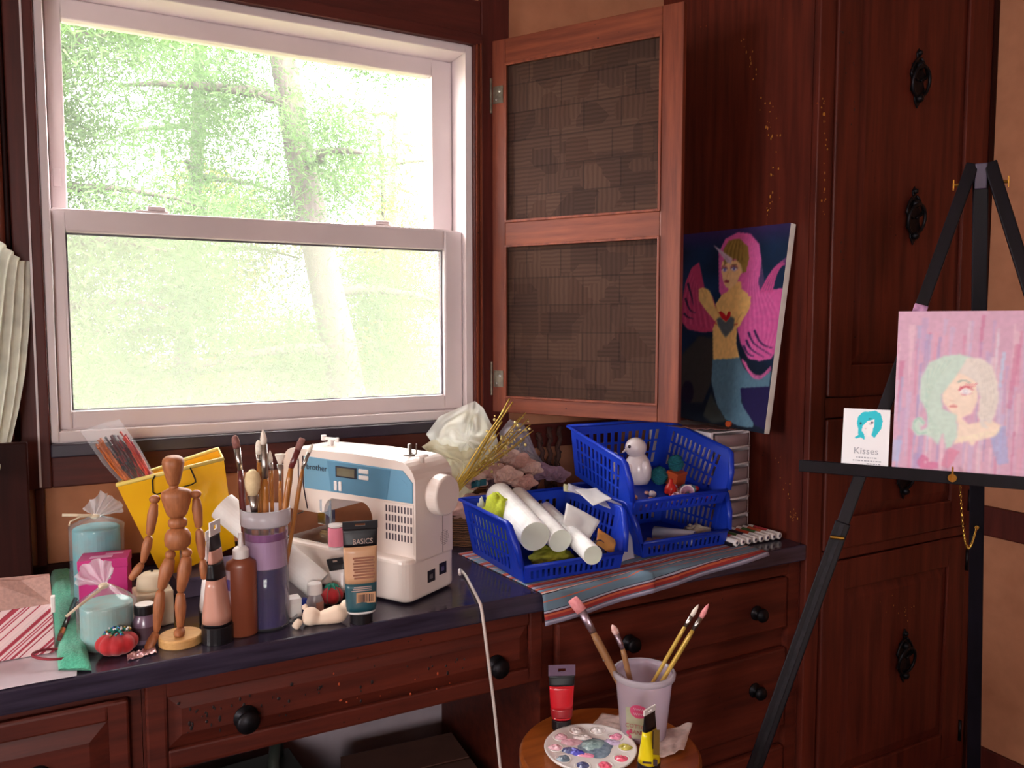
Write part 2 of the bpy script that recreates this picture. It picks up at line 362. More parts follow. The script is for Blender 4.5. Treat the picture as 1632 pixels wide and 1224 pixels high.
# ================================================================ outdoors
mat('lawn', (84, 94, 52), (98, 94, 58), 3, 0.95)
struct(MB().box(-30, 40, YB + T + .02, 60, -.75, -.7).build('ground', 'lawn'))
thin('needles', (66, 96, 46), 0.42); thin('needles_pale', (92, 110, 54), 0.42); thin('autumn_leaves', (136, 112, 54), 0.42)
mat('bark', (82, 75, 70), (58, 53, 50), 14, 0.95, bmp=0.6, stretch=(4, 4, .6))
def tree(label, base, path, r0, crown, leafm, nleaf, seed, leaf=(.005, .055), branches=9):
    rnd = random.Random(seed); t = thing('conifer_tree', label, 'tree', base, 0, 'trees beyond the window')
    pts = [Vector(p) for p in path]; n = len(pts)
    fine = []
    for i in range(n - 1):
        for k in range(5): fine.append(pts[i].lerp(pts[i + 1], k / 5) + Vector((nz(i + k * .2, seed) * .05, nz(seed, i + k * .2) * .05, 0)))
    fine.append(pts[-1]); N = len(fine)
    MB().tube(fine, [r0 * (1 - .75 * i / (N - 1)) for i in range(N)], 10).build('trunk', 'bark', t, smooth=True)
    tips = []
    for k in range(branches):
        i = int(N * (.18 + .75 * k / branches)); p = fine[min(i, N - 1)]; a = k * 2.4 + rnd.random(); L = crown * (1.05 - .6 * k / branches) * rnd.uniform(.7, 1.1)
        q = [p + Vector((math.cos(a), math.sin(a), .16)) * (L * s) + Vector((nz(k, s * 3) * .15, nz(s * 3, k) * .15, -.22 * s * s * L)) for s in (0, .25, .5, .75, 1)]
        MB().tube(q, [r0 * .28 * (1 - .8 * s) for s in (0, .25, .5, .75, 1)], 6).build('branch', 'bark', t, smooth=True); tips.append(q)
    rs = np.random.RandomState(seed); nc = len(tips) * 12; per = nleaf // nc; C_ = []; AX = []
    for q in tips:
        for _ in range(12):
            s = rnd.uniform(.2, 1.0); j = min(3, int(s * 4)); c = q[j].lerp(q[j + 1], s * 4 - j) + Vector((rnd.gauss(0, .14), rnd.gauss(0, .14), rnd.gauss(0, .12))); C_.append(tuple(c))
            AX.append(tuple(Vector((rnd.gauss(0, 1), rnd.gauss(0, 1), rnd.gauss(0, .6))).normalized()))
    sp = crown * .12; C_ = np.repeat(np.array(C_), per, 0); AX = np.repeat(np.array(AX), per, 0); n_ = len(C_)
    p = C_ + rs.normal(0, 1, (n_, 3)) * (sp, sp, sp * .65); d = AX * .8 + rs.normal(0, 1, (n_, 3)); d /= np.linalg.norm(d, axis=1)[:, None]
    sd = np.cross(d, rs.normal(0, 1, (n_, 3))); sd /= np.linalg.norm(sd, axis=1)[:, None]; d *= (leaf[1] * rs.uniform(.6, 1.3, n_))[:, None]; sd *= leaf[0]
    V = np.stack([p - sd, p + sd, p + d], 1).reshape(-1, 3); me = bpy.data.meshes.new('foliage'); me.vertices.add(n_ * 3); me.vertices.foreach_set('co', V.ravel().astype(np.float32))
    me.loops.add(n_ * 3); me.loops.foreach_set('vertex_index', np.arange(n_ * 3, dtype=np.int32)); me.polygons.add(n_); me.polygons.foreach_set('loop_start', np.arange(0, n_ * 3, 3, dtype=np.int32)); me.update(calc_edges=True)
    me.materials.append(MATS[leafm]); fo = bpy.data.objects.new('foliage', me); COL.objects.link(fo); fo.parent = t; tag(fo, kind='stuff')
    return t
gz = -.70
def at(px, py, Y): return ony(px, py, Y)
A = at(520, 560, 5.6); Bq = at(445, 60, 5.6)
tree('large leaning evergreen with thick pale trunk outside the right half of window', (A.x, 5.6, gz), [(.35, 0, 0), (.1, 0, A.z - gz), (Bq.x - A.x, 0, Bq.z - gz), (Bq.x - A.x - .2, 0.1, 5.6)], .17, 1.5, 'needles', 80000, 3, branches=16)
A = at(200, 300, 4.6)
tree('dense green evergreen outside the left half of window', (A.x - .35, 4.7, gz), [(0, 0, 0), (.05, 0, 1.5), (0, .05, 3), (.1, 0, 4.6)], .10, 1.15, 'needles', 105000, 8, branches=22)
A = at(620, 330, 7.5)
tree('young bushy evergreen outside low at right of window', (A.x, 7.5, gz), [(0, 0, 0), (.05, 0, 1.0), (0, .05, 2.0), (.0, 0, 2.9)], .08, 1.25, 'needles_pale', 60000, 15, branches=14)
A = at(330, 420, 9.5)
tree('thin yellowish tree far behind the evergreens', (A.x, 9.5, gz), [(0, 0, 0), (.15, 0, 1.2), (-.1, .05, 2.6), (.0, 0, 4.2)], .09, 1.6, 'autumn_leaves', 9000, 21, leaf=(.02, .07), branches=12)
A = at(560, 480, 6.4)
tree('slim bare forked tree outside beside the thick pale trunk', (A.x + .2, 6.4, gz), [(0, 0, 0), (-.05, 0, 1.3), (.1, 0, 2.6), (.05, 0, 3.6)], .06, .9, 'autumn_leaves', 1200, 30, leaf=(.015, .05), branches=10)

A = at(300, 180, 7.0)
tree('broad evergreen filling the middle of the upper pane', (A.x, 7.0, gz), [(0, 0, 0), (-.1, 0, 1.6), (.05, .05, 3.2), (.1, 0, 5.2)], .11, 1.7, 'needles', 80000, 41, branches=20)
A = at(110, 480, 8.5)
tree('round bushy evergreen low at the left of the lower pane', (A.x, 8.6, gz), [(0, 0, 0), (.05, 0, .8), (0, .05, 1.6), (.0, 0, 2.3)], .08, 1.5, 'needles_pale', 60000, 47, branches=16)
A = at(470, 560, 11)
tree('wide low evergreen beyond the thick trunk in the lower pane', (A.x, 11.2, gz), [(0, 0, 0), (.05, 0, .8), (0, .05, 1.5), (.0, 0, 2.2)], .09, 2.0, 'needles', 60000, 53, branches=18)
A = at(640, 200, 13)
tree('tall distant pine at the right of the upper pane', (A.x, 13.5, gz), [(0, 0, 0), (.1, 0, 2), (0, .05, 4), (.1, 0, 6)], .13, 2.0, 'needles_pale', 50000, 59, branches=18)
# ================================================================ built-in furniture
def panel_front(parent, name, x0, x1, z0, z1, y, mt, bw=.045, th=.018, sub='panel'):
    """framed front with a raised centre panel"""
    d = ring(MB(), x0, x1, z0, z1, bw, bw, bw, bw, y, y + th).build(name, mt, parent, bevel=.004)
    a, b2, c, e = x0 + bw, x1 - bw, z0 + bw, z1 - bw; k = min(.028, (e - c) * .25, (b2 - a) * .25)
    MB().hexa([(a, y + th, c), (b2, y + th, c), (b2, y + th, e), (a, y + th, e)], [(a, y + .010, c), (b2, y + .010, c), (b2, y + .010, e), (a, y + .010, e)]).hexa(
        [(a, y + .010, c), (b2, y + .010, c), (b2, y + .010, e), (a, y + .010, e)], [(a + k, y + .002, c + k), (b2 - k, y + .002, c + k), (b2 - k, y + .002, e - k), (a + k, y + .002, e - k)]).build(sub, mt, d)
    return d
def knob(parent, x, z, y, r=.017):
    MB().lathe([(.001, 0), (r * 1.05, 0), (r * 1.05, .003), (r * .42, .006), (r * .42, .014), (r * .9, .018), (r, .023), (r * .8, .029), (.001, .031)], 18, Matrix.Translation((x, y, z)) @ Matrix.Rotation(R(90), 4, 'X')).build('knob', 'iron', parent, smooth=True)
def ornate(parent, x, z, y, s=1.0):
    """wrought drop handle on a pierced back plate"""
    k = .052 * s; poly = [(0, 1.5), (.16, 1.25), (.10, 1.0), (.42, .72), (.30, .5), (.62, .2), (.40, -.1), (.55, -.55), (.25, -.7), (.22, -1.05), (0, -1.4)]
    poly = poly + [(-a, b) for a, b in poly[-2:0:-1]]
    h = MB().prism([(x + a * k, z + b * k) for a, b in poly], y - .004, y).build('handle', 'iron', parent, bevel=.001)
    MB().tube([(x + math.cos(a) * k * .62, y - .012 - .006 * math.sin(a), z - .15 * k + math.sin(a) * k * .72) for a in [2 * PI * i / 22 for i in range(22)]], .0042 * s, 8, closed=True).build('ring_pull', 'iron', h, smooth=True)
    for bz, br_, bd in ((.62, .011, .008), (1.25, .007, .006), (-.95, .010, .010)): MB().ball((x, y - bd, z + bz * k), br_ * s).build('boss', 'iron', h, smooth=True)
    for sg in (-1, 1):
        MB().tube([(x + sg * (.1 + .5 * math.sin(a)) * k, y - .006, z + (.9 - .55 * a / PI * 2 + .12 * math.cos(2 * a)) * k) for a in [PI * i / 10 for i in range(11)]], .0032 * s, 6).build('scroll', 'iron', h, smooth=True)

top = MB().box(-.69, XC, YF, YB - .001, CT - .04, CT).build('countertop', 'counter_paint', bevel=.004)
tag(top, 'long dark painted worktop under the window', 'countertop')
YD = YF + .022                     # drawer fronts, set back below the worktop
zu = CT - .041
# right pedestal with three drawers
xa = ony(868, 1050, YD).x; xb = ony(1256, 960, YD).x
ped = thing('drawer_pedestal', 'reddish wooden drawer unit behind the stool, right end of desk', 'drawer unit', (0, 0, 0))
mb = MB().box(xa, XC - .001, YD + .018, YD + .032, .06, zu); mb.box(xa, xa + .018, YD + .032, YB - .02, 0, zu).box(XC - .02, XC - .001, YD + .032, YB - .02, 0, zu)
mb.box(xb, XC - .001, YD, YD + .018, 0, zu).box(xa, xb, YD + .004, YD + .018, zu - .035, zu).box(xa, xb, YD + .01, YD + .018, 0, .07); mb.build('carcass', 'desk_wood', ped)
zz = [ony(1240, 1005, YD).z, ony(1240, 1030, YD).z, ony(1240, 1160, YD).z, ony(1240, 1184, YD).z]
dz = [(zz[0], zu - .036), (zz[2], zz[1] - .002), (.075, zz[3] - .004)]
kz = [ony(1203, 976, YD).z, ony(1203, 1098, YD).z, None]
kx0 = ony(1000, 1026, YD).x; kx1 = ony(1203, 976, YD).x
for (z0, z1), kk in zip(dz, kz):
    kk = kk if kk else (z0 + z1) / 2
    d = MB().box(xa + .028, xb - .006, YD - .004, YD + .017, z0 + .004, z1 - .004).build('drawer', 'desk_wood', ped, bevel=.006, seg=2)
    for kx in (kx0, kx1): knob(d, kx, kk, YD - .004)
# wide drawer over the kneehole
xl = ony(228, 1150, YD).x; zlow = ony(868, 1083, YD).z
cen = thing('wide_drawer_unit', 'wide reddish wooden drawer unit over the kneehole, middle of desk', 'drawer unit', (0, 0, 0))
mb = MB().box(xl, xa, YD + .018, YD + .03, zlow, zu); mb.box(xl, xa, YD + .03, YB - .03, zu - .012, zu).build('carcass', 'desk_wood', cen)
d = panel_front(cen, 'drawer', xl + .004, xa - .004, zlow, zu, YD, 'desk_wood', bw=.032)
knob(d, ony(392, 1143, YD).x, ony(392, 1143, YD).z, YD, .020); knob(d, ony(790, 1060, YD).x, ony(790, 1060, YD).z, YD, .020)
# left pedestal
lp = thing('drawer_pedestal', 'reddish wooden drawer unit under the striped gift bag, left end of desk', 'drawer unit', (0, 0, 0))
mb = MB().box(-.68, xl - .001, YD + .018, YD + .032, 0, zu); mb.box(-.68, -.662, YD + .032, YB - .02, 0, zu).box(xl - .02, xl - .001, YD + .032, YB - .02, 0, zu).build('carcass', 'desk_wood', lp)
z1 = zu - .02
for h in (.19, .22, .22):
    d = panel_front(lp, 'drawer', -.672, xl - .02, z1 - h, z1, YD - .002, 'desk_wood', bw=.030)
    knob(d, ony(60, 1222, YD).x, z1 - h / 2, YD, .018); z1 -= h + .012

# tall cupboard at the right, flush with the worktop front
cup = thing('tall_cupboard', 'tall reddish-brown paneled cupboard in the corner behind the easel', 'cupboard', (0, 0, 0))
YC = YF
MB().box(XC, XC + .02, YC + .02, YB - .001, 0, ZC - .002).build('side_panel', 'cabinet_wood', cup)
fx = [XC, ony(1321, 500, YC).x, ony(1553, 500, YC).x, XR - .02]
mb = MB().box(fx[0], fx[1] - .003, YC, YC + .02, 0, ZC - .002).box(fx[2] + .003, fx[3], YC, YC + .02, 0, ZC - .002)
zs = [.06, ony(1330, 895, YC).z, ony(1330, 875, YC).z, ony(1330, 668, YC).z, ony(1330, 632, YC).z, ZC - .02]
mb.box(fx[1] - .003, fx[2] + .003, YC, YC + .02, 0, zs[0] - .003)
for a, b2 in ((zs[1], zs[2]), (zs[3], zs[4]), (zs[5], ZC - .002)): mb.box(fx[1] - .003, fx[2] + .003, YC, YC + .02, a + .003, b2 - .003)
mb.build('face_frame', 'cabinet_wood', cup, bevel=.003)
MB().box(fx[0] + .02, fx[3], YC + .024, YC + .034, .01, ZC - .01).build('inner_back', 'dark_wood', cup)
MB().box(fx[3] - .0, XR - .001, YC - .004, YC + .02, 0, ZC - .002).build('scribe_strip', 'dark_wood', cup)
for i, (a, b2) in enumerate(((zs[0], zs[1]), (zs[2], zs[3]), (zs[4], zs[5]))):
    d = panel_front(cup, 'door', fx[1] + .001, fx[2] - .001, a, b2, YC - .006, 'cabinet_wood', bw=.078, th=.022)
    for px, py in ([(1437, 1045)], [(1437, 752)], [(1459, 128), (1452, 346)])[i]:
        q = ony(px, py, YC); ornate(d, q.x, q.z, YC - .005)
    for hz in (a + .07, b2 - .07):
        MB().cyl((fx[2] + .004, YC - .006, hz - .03), (fx[2] + .004, YC - .006, hz + .03), .005, n=10).build('hinge', 'iron', d, smooth=True)

mat('drip_yellow', (196, 132, 40), (150, 90, 30), 60, .5); mat('drip_dark', (26, 10, 12), None, 60, .5); mat('drip_orange', (190, 74, 30), None, 60, .5)
def splashes(parent, pts, n, hit, nrm, mt, seed, spread=7, size=(.0010, .0028)):
    rnd = random.Random(seed); mb = MB(); nv = Vector(nrm); q_ = nv.to_track_quat('Z', 'Y').to_matrix().to_4x4()
    for _ in range(n):
        f = rnd.random() * (len(pts) - 1); i = int(f); f -= i; x = pts[i][0] * (1 - f) + pts[i + 1][0] * f + rnd.gauss(0, spread); y = pts[i][1] * (1 - f) + pts[i + 1][1] * f + rnd.gauss(0, spread)
        r_ = rnd.uniform(*size); mb.lathe([(r_, 0), (r_ * .8, .0005), (.0001, .0007)], 6, Matrix.Translation(hit(x, y)) @ q_, rnd.uniform(.6, 1.2), rnd.uniform(.8, 2.0))
    tag(mb.build('paint_splashes', mt, parent), kind='stuff')
splashes(cup, [(1185, 60), (1200, 110), (1225, 190), (1238, 240), (1228, 300), (1222, 345)], 46, lambda x, y: onx(x, y, XC - .0002), (-1, 0, 0), 'drip_yellow', 2, 5)
splashes(cup, [(1312, 150), (1315, 240), (1313, 340)], 22, lambda x, y: ony(x, y, YC - .0002), (0, -1, 0), 'drip_yellow', 4, 2)
splashes(cup, [(1238, 720), (1252, 770), (1262, 820), (1268, 830)], 22, lambda x, y: onx(x, y, XC - .0002), (-1, 0, 0), 'drip_yellow', 6, 3, (.0008, .002))
splashes(cup, [(1345, 40), (1360, 130), (1330, 300), (1350, 420)], 26, lambda x, y: ony(x, y, YC - .0065), (0, -1, 0), 'drip_dark', 8, 10, (.001, .0024))
splashes(cup, [(1400, 930), (1440, 975), (1425, 960)], 12, lambda x, y: ony(x, y, YC - .0065), (0, -1, 0), 'drip_yellow', 9, 14, (.0008, .0018))
splashes(cen, [(300, 1148), (350, 1132), (420, 1130), (500, 1105), (640, 1080), (760, 1058)], 60, lambda x, y: ony(x, y, YD - .0002) if y > 1300 else ony(x, y, YD + .0016), (0, -1, 0), 'drip_dark', 12, 12, (.001, .0032))
splashes(cen, [(540, 1105), (560, 1120), (700, 1080), (720, 1098)], 16, lambda x, y: ony(x, y, YD + .0016), (0, -1, 0), 'drip_orange', 14, 14, (.001, .0028))
# ================================================================ wooden insect-screen frames, swung open into the room
m, nt, b = newmat('screen_cloth')       # dark gauze over old newsprint
v = coords(nt, (1, 1, 1)); br = nt.nodes.new('ShaderNodeTexBrick'); nt.links.new(v, br.inputs['Vector'])
sep = nt.nodes.new('ShaderNodeSeparateXYZ'); cmb = nt.nodes.new('ShaderNodeCombineXYZ'); nt.links.new(v, sep.inputs[0]); nt.links.new(sep.outputs[0], cmb.inputs[0]); nt.links.new(sep.outputs[2], cmb.inputs[1])
nt.links.new(cmb.outputs[0], br.inputs['Vector'])
br.inputs['Scale'].default_value = 7; br.inputs['Color1'].default_value = rgba((66, 46, 38)); br.inputs['Color2'].default_value = rgba((76, 54, 44)); br.inputs['Mortar'].default_value = rgba((58, 41, 35))
br.inputs['Mortar Size'].default_value = .02; br.inputs['Mortar Smooth'].default_value = .6; br.offset = .37; br.squash = 1.7; br.squash_frequency = 3; br.inputs['Brick Width'].default_value = .7; br.inputs['Row Height'].default_value = .5
vr = nt.nodes.new('ShaderNodeTexVoronoi'); vr.distance = 'CHEBYCHEV'; vr.inputs['Scale'].default_value = 15; nt.links.new(cmb.outputs[0], vr.inputs['Vector'])
wl_ = nt.nodes.new('ShaderNodeTexWave'); wl_.bands_direction = 'Y'; wl_.inputs['Scale'].default_value = 30; wl_.inputs['Distortion'].default_value = 1.5; nt.links.new(cmb.outputs[0], wl_.inputs[0])
wd_ = nt.nodes.new('ShaderNodeTexWave'); wd_.bands_direction = 'X'; wd_.inputs['Scale'].default_value = 24; wd_.inputs['Distortion'].default_value = 2; nt.links.new(cmb.outputs[0], wd_.inputs[0])
sepc = nt.nodes.new('ShaderNodeSeparateColor'); nt.links.new(vr.outputs['Color'], sepc.inputs[0])
lines = mixc(nt, ramp(nt, sepc.outputs[1], [(.49, (0, 0, 0)), (.51, (255, 255, 255))]), ramp(nt, wl_.outputs[0], [(.35, (228, 228, 228)), (.6, (255, 255, 255))]), ramp(nt, wd_.outputs[0], [(.35, (232, 232, 232)), (.6, (255, 255, 255))]))
blk = ramp(nt, sepc.outputs[0], [(.2, (222, 220, 226)), (.3, (255, 255, 255)), (.75, (255, 255, 255)), (.85, (236, 230, 230))])
c = mixc(nt, 1.0, mixc(nt, 1.0, br.outputs[0], lines, 'MULTIPLY'), blk, 'MULTIPLY')
nt.links.new(c, b.inputs['Base Color']); b.inputs['Roughness'].default_value = .8; b.inputs['Specular IOR Level'].default_value = .12
bump(nt, b, noisef(nt, v, 900, 1), .2, .0006); MATS['screen_cloth'] = m
def screen(label, hinge, tip, z0, z1, zm0, zm1, sl, sr, br_, tr_, mirror=False):
    h = Vector((hinge[0], hinge[1], 0)); t_ = Vector((tip[0], tip[1], 0)); L = (t_ - h).length; a = math.atan2(t_.y - h.y, t_.x - h.x)
    t = thing('window_screen', label, 'screen', (h.x, h.y, z0), a); H = z1 - z0; th = .022
    y0, y1 = (0, th) if not mirror else (-th, 0)
    MB().box(0, sl, y0, y1, 0, H).build('stile', 'screen_wood', t, bevel=.002); MB().box(L - sr, L, y0, y1, 0, H).build('stile', 'screen_wood', t, bevel=.002)
    for a0, a1 in ((0, br_), (zm0 - z0, zm1 - z0), (H - tr_, H)): MB().box(sl, L - sr, y0, y1, a0, a1).build('rail', 'screen_wood_across', t, bevel=.002)
    for a0, a1 in ((br_, zm0 - z0), (zm1 - z0, H - tr_)):
        MB().box(sl, L - sr, y0 + .009, y0 + .012, a0, a1).build('gauze_panel', 'screen_cloth', t)
        f = y0 if not mirror else y1
        mb = MB(); w_ = .006
        ring(mb, sl - .001, L - sr + .001, a0 - .001, a1 + .001, w_, w_, w_, w_, f - .004, f + .004); mb.build('glazing_bead', 'screen_wood', t, bevel=.001)
    for hz in (.09, H - .14):
        f = y0 if not mirror else y1; s = -1 if not mirror else 1
        hg = MB().box(.004, .034, min(f, f + s * .002), max(f, f + s * .002), hz - .022, hz + .022).cyl((-.003, f, hz - .045), (-.003, f, hz + .045), .004, n=8).build('hinge', 'old_brass', t)
        MB().ball((.024, f + s * .002, hz + .008), .004, .002, .004).ball((.014, f + s * .002, hz - .012), .003, .002, .003).build('screw', 'steel', hg)
    return t
zt, zb = 2.042, 1.066
qa = onz(1060, 340, 1.55)
hx, hy = .976, YB - .026
tipx, tipy = 1.246, 1.490
nrm = Vector((tipy - hy, -(tipx - hx), 0))
def scz(px, py): return onplane(px, py, (hx, hy, 1), nrm).z
screen('brown wooden window screen swung open beside the mermaid painting', (hx, hy), (tipx, tipy), zb, zt, scz(930, 384), scz(930, 345), .040, .052, scz(930, 640) - zb, zt - scz(930, 78))
screen('dark wooden window screen swung open behind the white hanging cloth', (-.128, YB - .026), (-.40, 1.49), zb, zt, 1.49, 1.55, .04, .05, .06, .06, mirror=True)
# ================================================================ things on the worktop, left part
mat('mannequin_wood', (172, 106, 66), (146, 86, 50), 60, 0.5, stretch=(4, 4, .6))
mat('pale_wood', (214, 166, 104), (196, 146, 88), 60, 0.45, stretch=(.6, 4, 4))
mat('turquoise_wax', (96, 168, 178), (120, 150, 150), 40, 0.6)
mat('mint_wax', (120, 176, 178), (140, 160, 150), 40, 0.6)
mat('hot_pink', (205, 40, 130), (190, 32, 118), 12, 0.5)
mat('cream', (222, 206, 180), (208, 190, 162), 20, 0.6)
mat('tomato_red', (196, 26, 34), (160, 14, 26), 40, 0.75, sheen=.3)
mat('leaf_green', (40, 130, 110), None, 60, 0.8)
mat('towel_green', (84, 196, 160), (56, 160, 128), 260, 0.95, bmp=0.9, sheen=.3)
mat('yellow_enamel', (246, 190, 8), (240, 180, 4), 8, 0.32, coat=.3)
mat('yellow_rim', (250, 222, 120), None, 8, 0.4)
mat('bottle_brown', (136, 72, 48), (124, 62, 42), 6, 0.35, coat=.2)
mat('peach_paint', (204, 150, 132), (196, 140, 124), 10, 0.35, coat=.3)
mat('lilac_label', (110, 90, 160), None, 10, 0.5)
mat('paper_white', (236, 232, 228), (228, 222, 218), 40, 0.85)
mat('wrist_band', (140, 30, 48), None, 30, 0.6)
mat('pen_green', (20, 50, 40), None, 30, 0.3, coat=.4)
mat('gold', (230, 190, 100), None, 30, 0.3, metal=1.0)
mat('foil', (225, 190, 190), (180, 130, 140), 60, 0.3, metal=.8, bmp=.5)
mat('grey_box', (112, 100, 128), (96, 86, 112), 10, 0.5)
mat('brush_bristle', (150, 100, 92), (120, 74, 70), 200, 0.7)
mat('brush_white', (236, 226, 214), (222, 206, 190), 200, 0.8)
mat('brush_cream', (228, 206, 164), (214, 188, 146), 120, 0.9)
mat('brush_handle', (176, 112, 44), (150, 90, 34), 40, 0.3, coat=.5, stretch=(6, 6, .6))
mat('maroon_handle', (110, 44, 44), None, 40, 0.3, coat=.5)
mat('liquid_navy', (52, 36, 110), (36, 24, 84), 10, 0.2)
mat('mauve_paper', (186, 154, 184), (200, 170, 196), 12, 0.6)
mat('magenta_tint', (150, 60, 140), None, 10, 0.4)
clear('cellophane', alpha=.13, rough=.08)
clear('cellophane_crumpled', alpha=.5, rough=.12)
clear('clear_plastic', (250, 246, 252), alpha=.08, rough=.06)
clear('milky_plastic', (245, 240, 245), alpha=.62, rough=.25, diff=(225, 220, 226))
thin('cloth_white', (250, 250, 238), .45, .9, .05, 30)
thin('cloth_cream', (226, 212, 190), .3, .9, .2)
thin('paper_thin', (246, 244, 242), .3, scale=8)

# --- white cloth hanging on the left screen
PN = Vector((-math.sin(math.atan2(1.49 - YB + .026, -.272)), math.cos(math.atan2(1.49 - YB + .026, -.272)), 0))
if PN.y > 0: PN = -PN
sp = Vector((-.128, YB - .026, 0)) + PN * .022
right = [(42, 416), (41, 440), (40, 480), (37, 540), (30, 610), (20, 660), (10, 700), (-4, 750)]
left = [(-75, 330), (-76, 380), (-78, 430), (-80, 500), (-82, 580), (-84, 660), (-86, 720), (-88, 780)]
tm = [(42, 416), (30, 417), (16, 403), (0, 388), (-30, 366), (-75, 330)]
def lerp_list(L, t):
    t *= len(L) - 1; i = min(int(t), len(L) - 2); f = t - i; return (L[i][0] * (1 - f) + L[i + 1][0] * f, L[i][1] * (1 - f) + L[i + 1][1] * f)
def clothfn(u, v):
    a = lerp_list(right, v); b_ = lerp_list(left, v); x = a[0] * (1 - u) + b_[0] * u
    y = a[1] * (1 - u) + b_[1] * u
    tt = lerp_list(tm, u); wv_ = (1 - v) ** 3; x = x * (1 - wv_) + tt[0] * wv_; y = y * (1 - wv_) + tt[1] * wv_
    p = onplane(x, y, sp, PN); fold = .5 + .5 * math.sin(u * 46 + 1.6 * math.sin(v * 2 + u * 5) + v * 1.2)
    return p + PN * (.003 + .013 * fold * (.45 + .55 * v))
tag(MB().grid(clothfn, 90, 30).build('hanging_cloth', 'cloth_white', smooth=True, solid=.0012), 'pleated white cloth hanging at the left edge of the window', 'cloth')
# --- dark board standing on the worktop at the left
q = ony(48, 820, 1.83)
tag(MB().box(-.42, q.x, 1.83, 1.85, CT, 1.07).build('dark_board', 'dark_wood', bevel=.003), 'dark wooden board standing on the worktop at far left', 'board')

# --- artist's mannequin
P = Pic(288, 1024, CT)
t = P.thing('artist_mannequin', 'jointed wooden artist mannequin on a round base', 'mannequin')
k = P.k
def M_(a, b, ra, rb, name, parent=None, mid=None, n=14):
    """turned limb from pixel a to pixel b, radii in pixels"""
    p, q_ = P.l(*a), P.l(*b); L = (q_ - p).length; mid = mid or max(ra, rb) * 1.05
    prof = [(.001, 0), (ra * .6 * k, L * .01), (ra * k, L * .08), (mid * k, L * .38), ((mid * .5 + rb * .5) * k, L * .7), (rb * k, L * .93), (rb * .6 * k, L * .99), (.001, L)]
    return MB().lathe(prof, n, frame(p, q_)).build(name, 'mannequin_wood', parent or t, smooth=True)
MB().lathe([(.001, 0), (32.5 * k, 0), (33 * k, 2 * k), (33 * k, 12 * k), (31.5 * k, 14.5 * k), (.001, 14.5 * k)], 40).build('base', 'pale_wood', t, bevel=.001)
MB().cyl((4 * k, 9 * k, 14 * k), (4 * k, 9 * k, 150 * k), 1.6 * k, n=8).build('support_rod', 'steel', t)
hd = [(.001, 0), (7, 0), (9.5, 4), (12, 14), (15.5, 28), (16.5, 36), (15, 42), (10, 46), (.001, 48)]
o = MB().lathe([(a * k, b * k) for a, b in hd], 20, Matrix.Translation(P.l(285, 770)), 1, 1.12).build('head', 'mannequin_wood', t, smooth=True)
M_((285, 777), (285, 766), 7, 7, 'neck', mid=7)
ch = [(.001, 0), (11, 1), (15, 6), (19, 18), (23, 34), (22, 42), (12, 47), (.001, 49)]
MB().lathe([(a * k, b * k) for a, b in ch], 20, Matrix.Translation(P.l(288.5, 822)), 1, .72).build('chest', 'mannequin_wood', t, smooth=True)
wa = [(.001, -1), (10, 0), (13.5, 3), (14.5, 8), (13.5, 13), (10, 15.5), (.001, 16.5)]
MB().lathe([(a * k, b * k) for a, b in wa], 20, Matrix.Translation(P.l(289, 838)), 1, .8).build('waist', 'mannequin_wood', t, smooth=True)
pe = [(.001, 0), (12, 1), (18.5, 7), (20, 16), (19, 25), (15, 32), (9, 35), (.001, 36)]
MB().lathe([(a * k, b * k) for a, b in pe], 20, Matrix.Translation(P.l(288.5, 873)), 1, .8).build('pelvis', 'mannequin_wood', t, smooth=True)
for sx, el, wr, hn in (((257, 790), (248, 846), (237, 889), (219, 913)), ((317, 787), (320, 842), (324, 893), (326, 926))):
    s = MB().ball(P.l(*sx), 8.2 * k, 7.5 * k, 7 * k).build('shoulder', 'mannequin_wood', t, smooth=True)
    M_((sx[0], sx[1] + 4), el, 6, 6, 'upper_arm', mid=8.2); M_((el[0], el[1] + 1), wr, 6, 4.6, 'forearm', mid=7.6); M_(wr, hn, 5, 5.2, 'hand', mid=6.8)
for hp, kn, an, ft in (((277, 880), (261.5, 934), (253, 1003), (243, 1030)), ((301, 880), (290, 942), (288, 1004), (285, 1016))):
    MB().ball(P.l(*hp), 8 * k, 8 * k, 8 * k).build('hip', 'mannequin_wood', t, smooth=True)
    M_((hp[0], hp[1] + 4), (kn[0], kn[1] + 1), 8, 6.5, 'thigh', mid=11.2); M_((kn[0], kn[1]), an, 7, 5, 'shin', mid=9)
p = P.l(254, 1001); MB().lathe([(.001, 0), (7 * k, 3 * k), (9 * k, 14 * k), (8 * k, 26 * k), (.001, 36 * k)], 16, frame(p, P.l(240, 1024, -10 * k)) , 1, .7).build('foot', 'mannequin_wood', t, smooth=True)
p = P.l(288, 1002, 3 * k); MB().lathe([(.001, 0), (6 * k, 2 * k), (8.5 * k, 12 * k), (8 * k, 20 * k), (.001, 27 * k)], 16, frame(p, P.l(285, 1005, -28 * k)), 1, .8).build('foot', 'mannequin_wood', t, smooth=True)

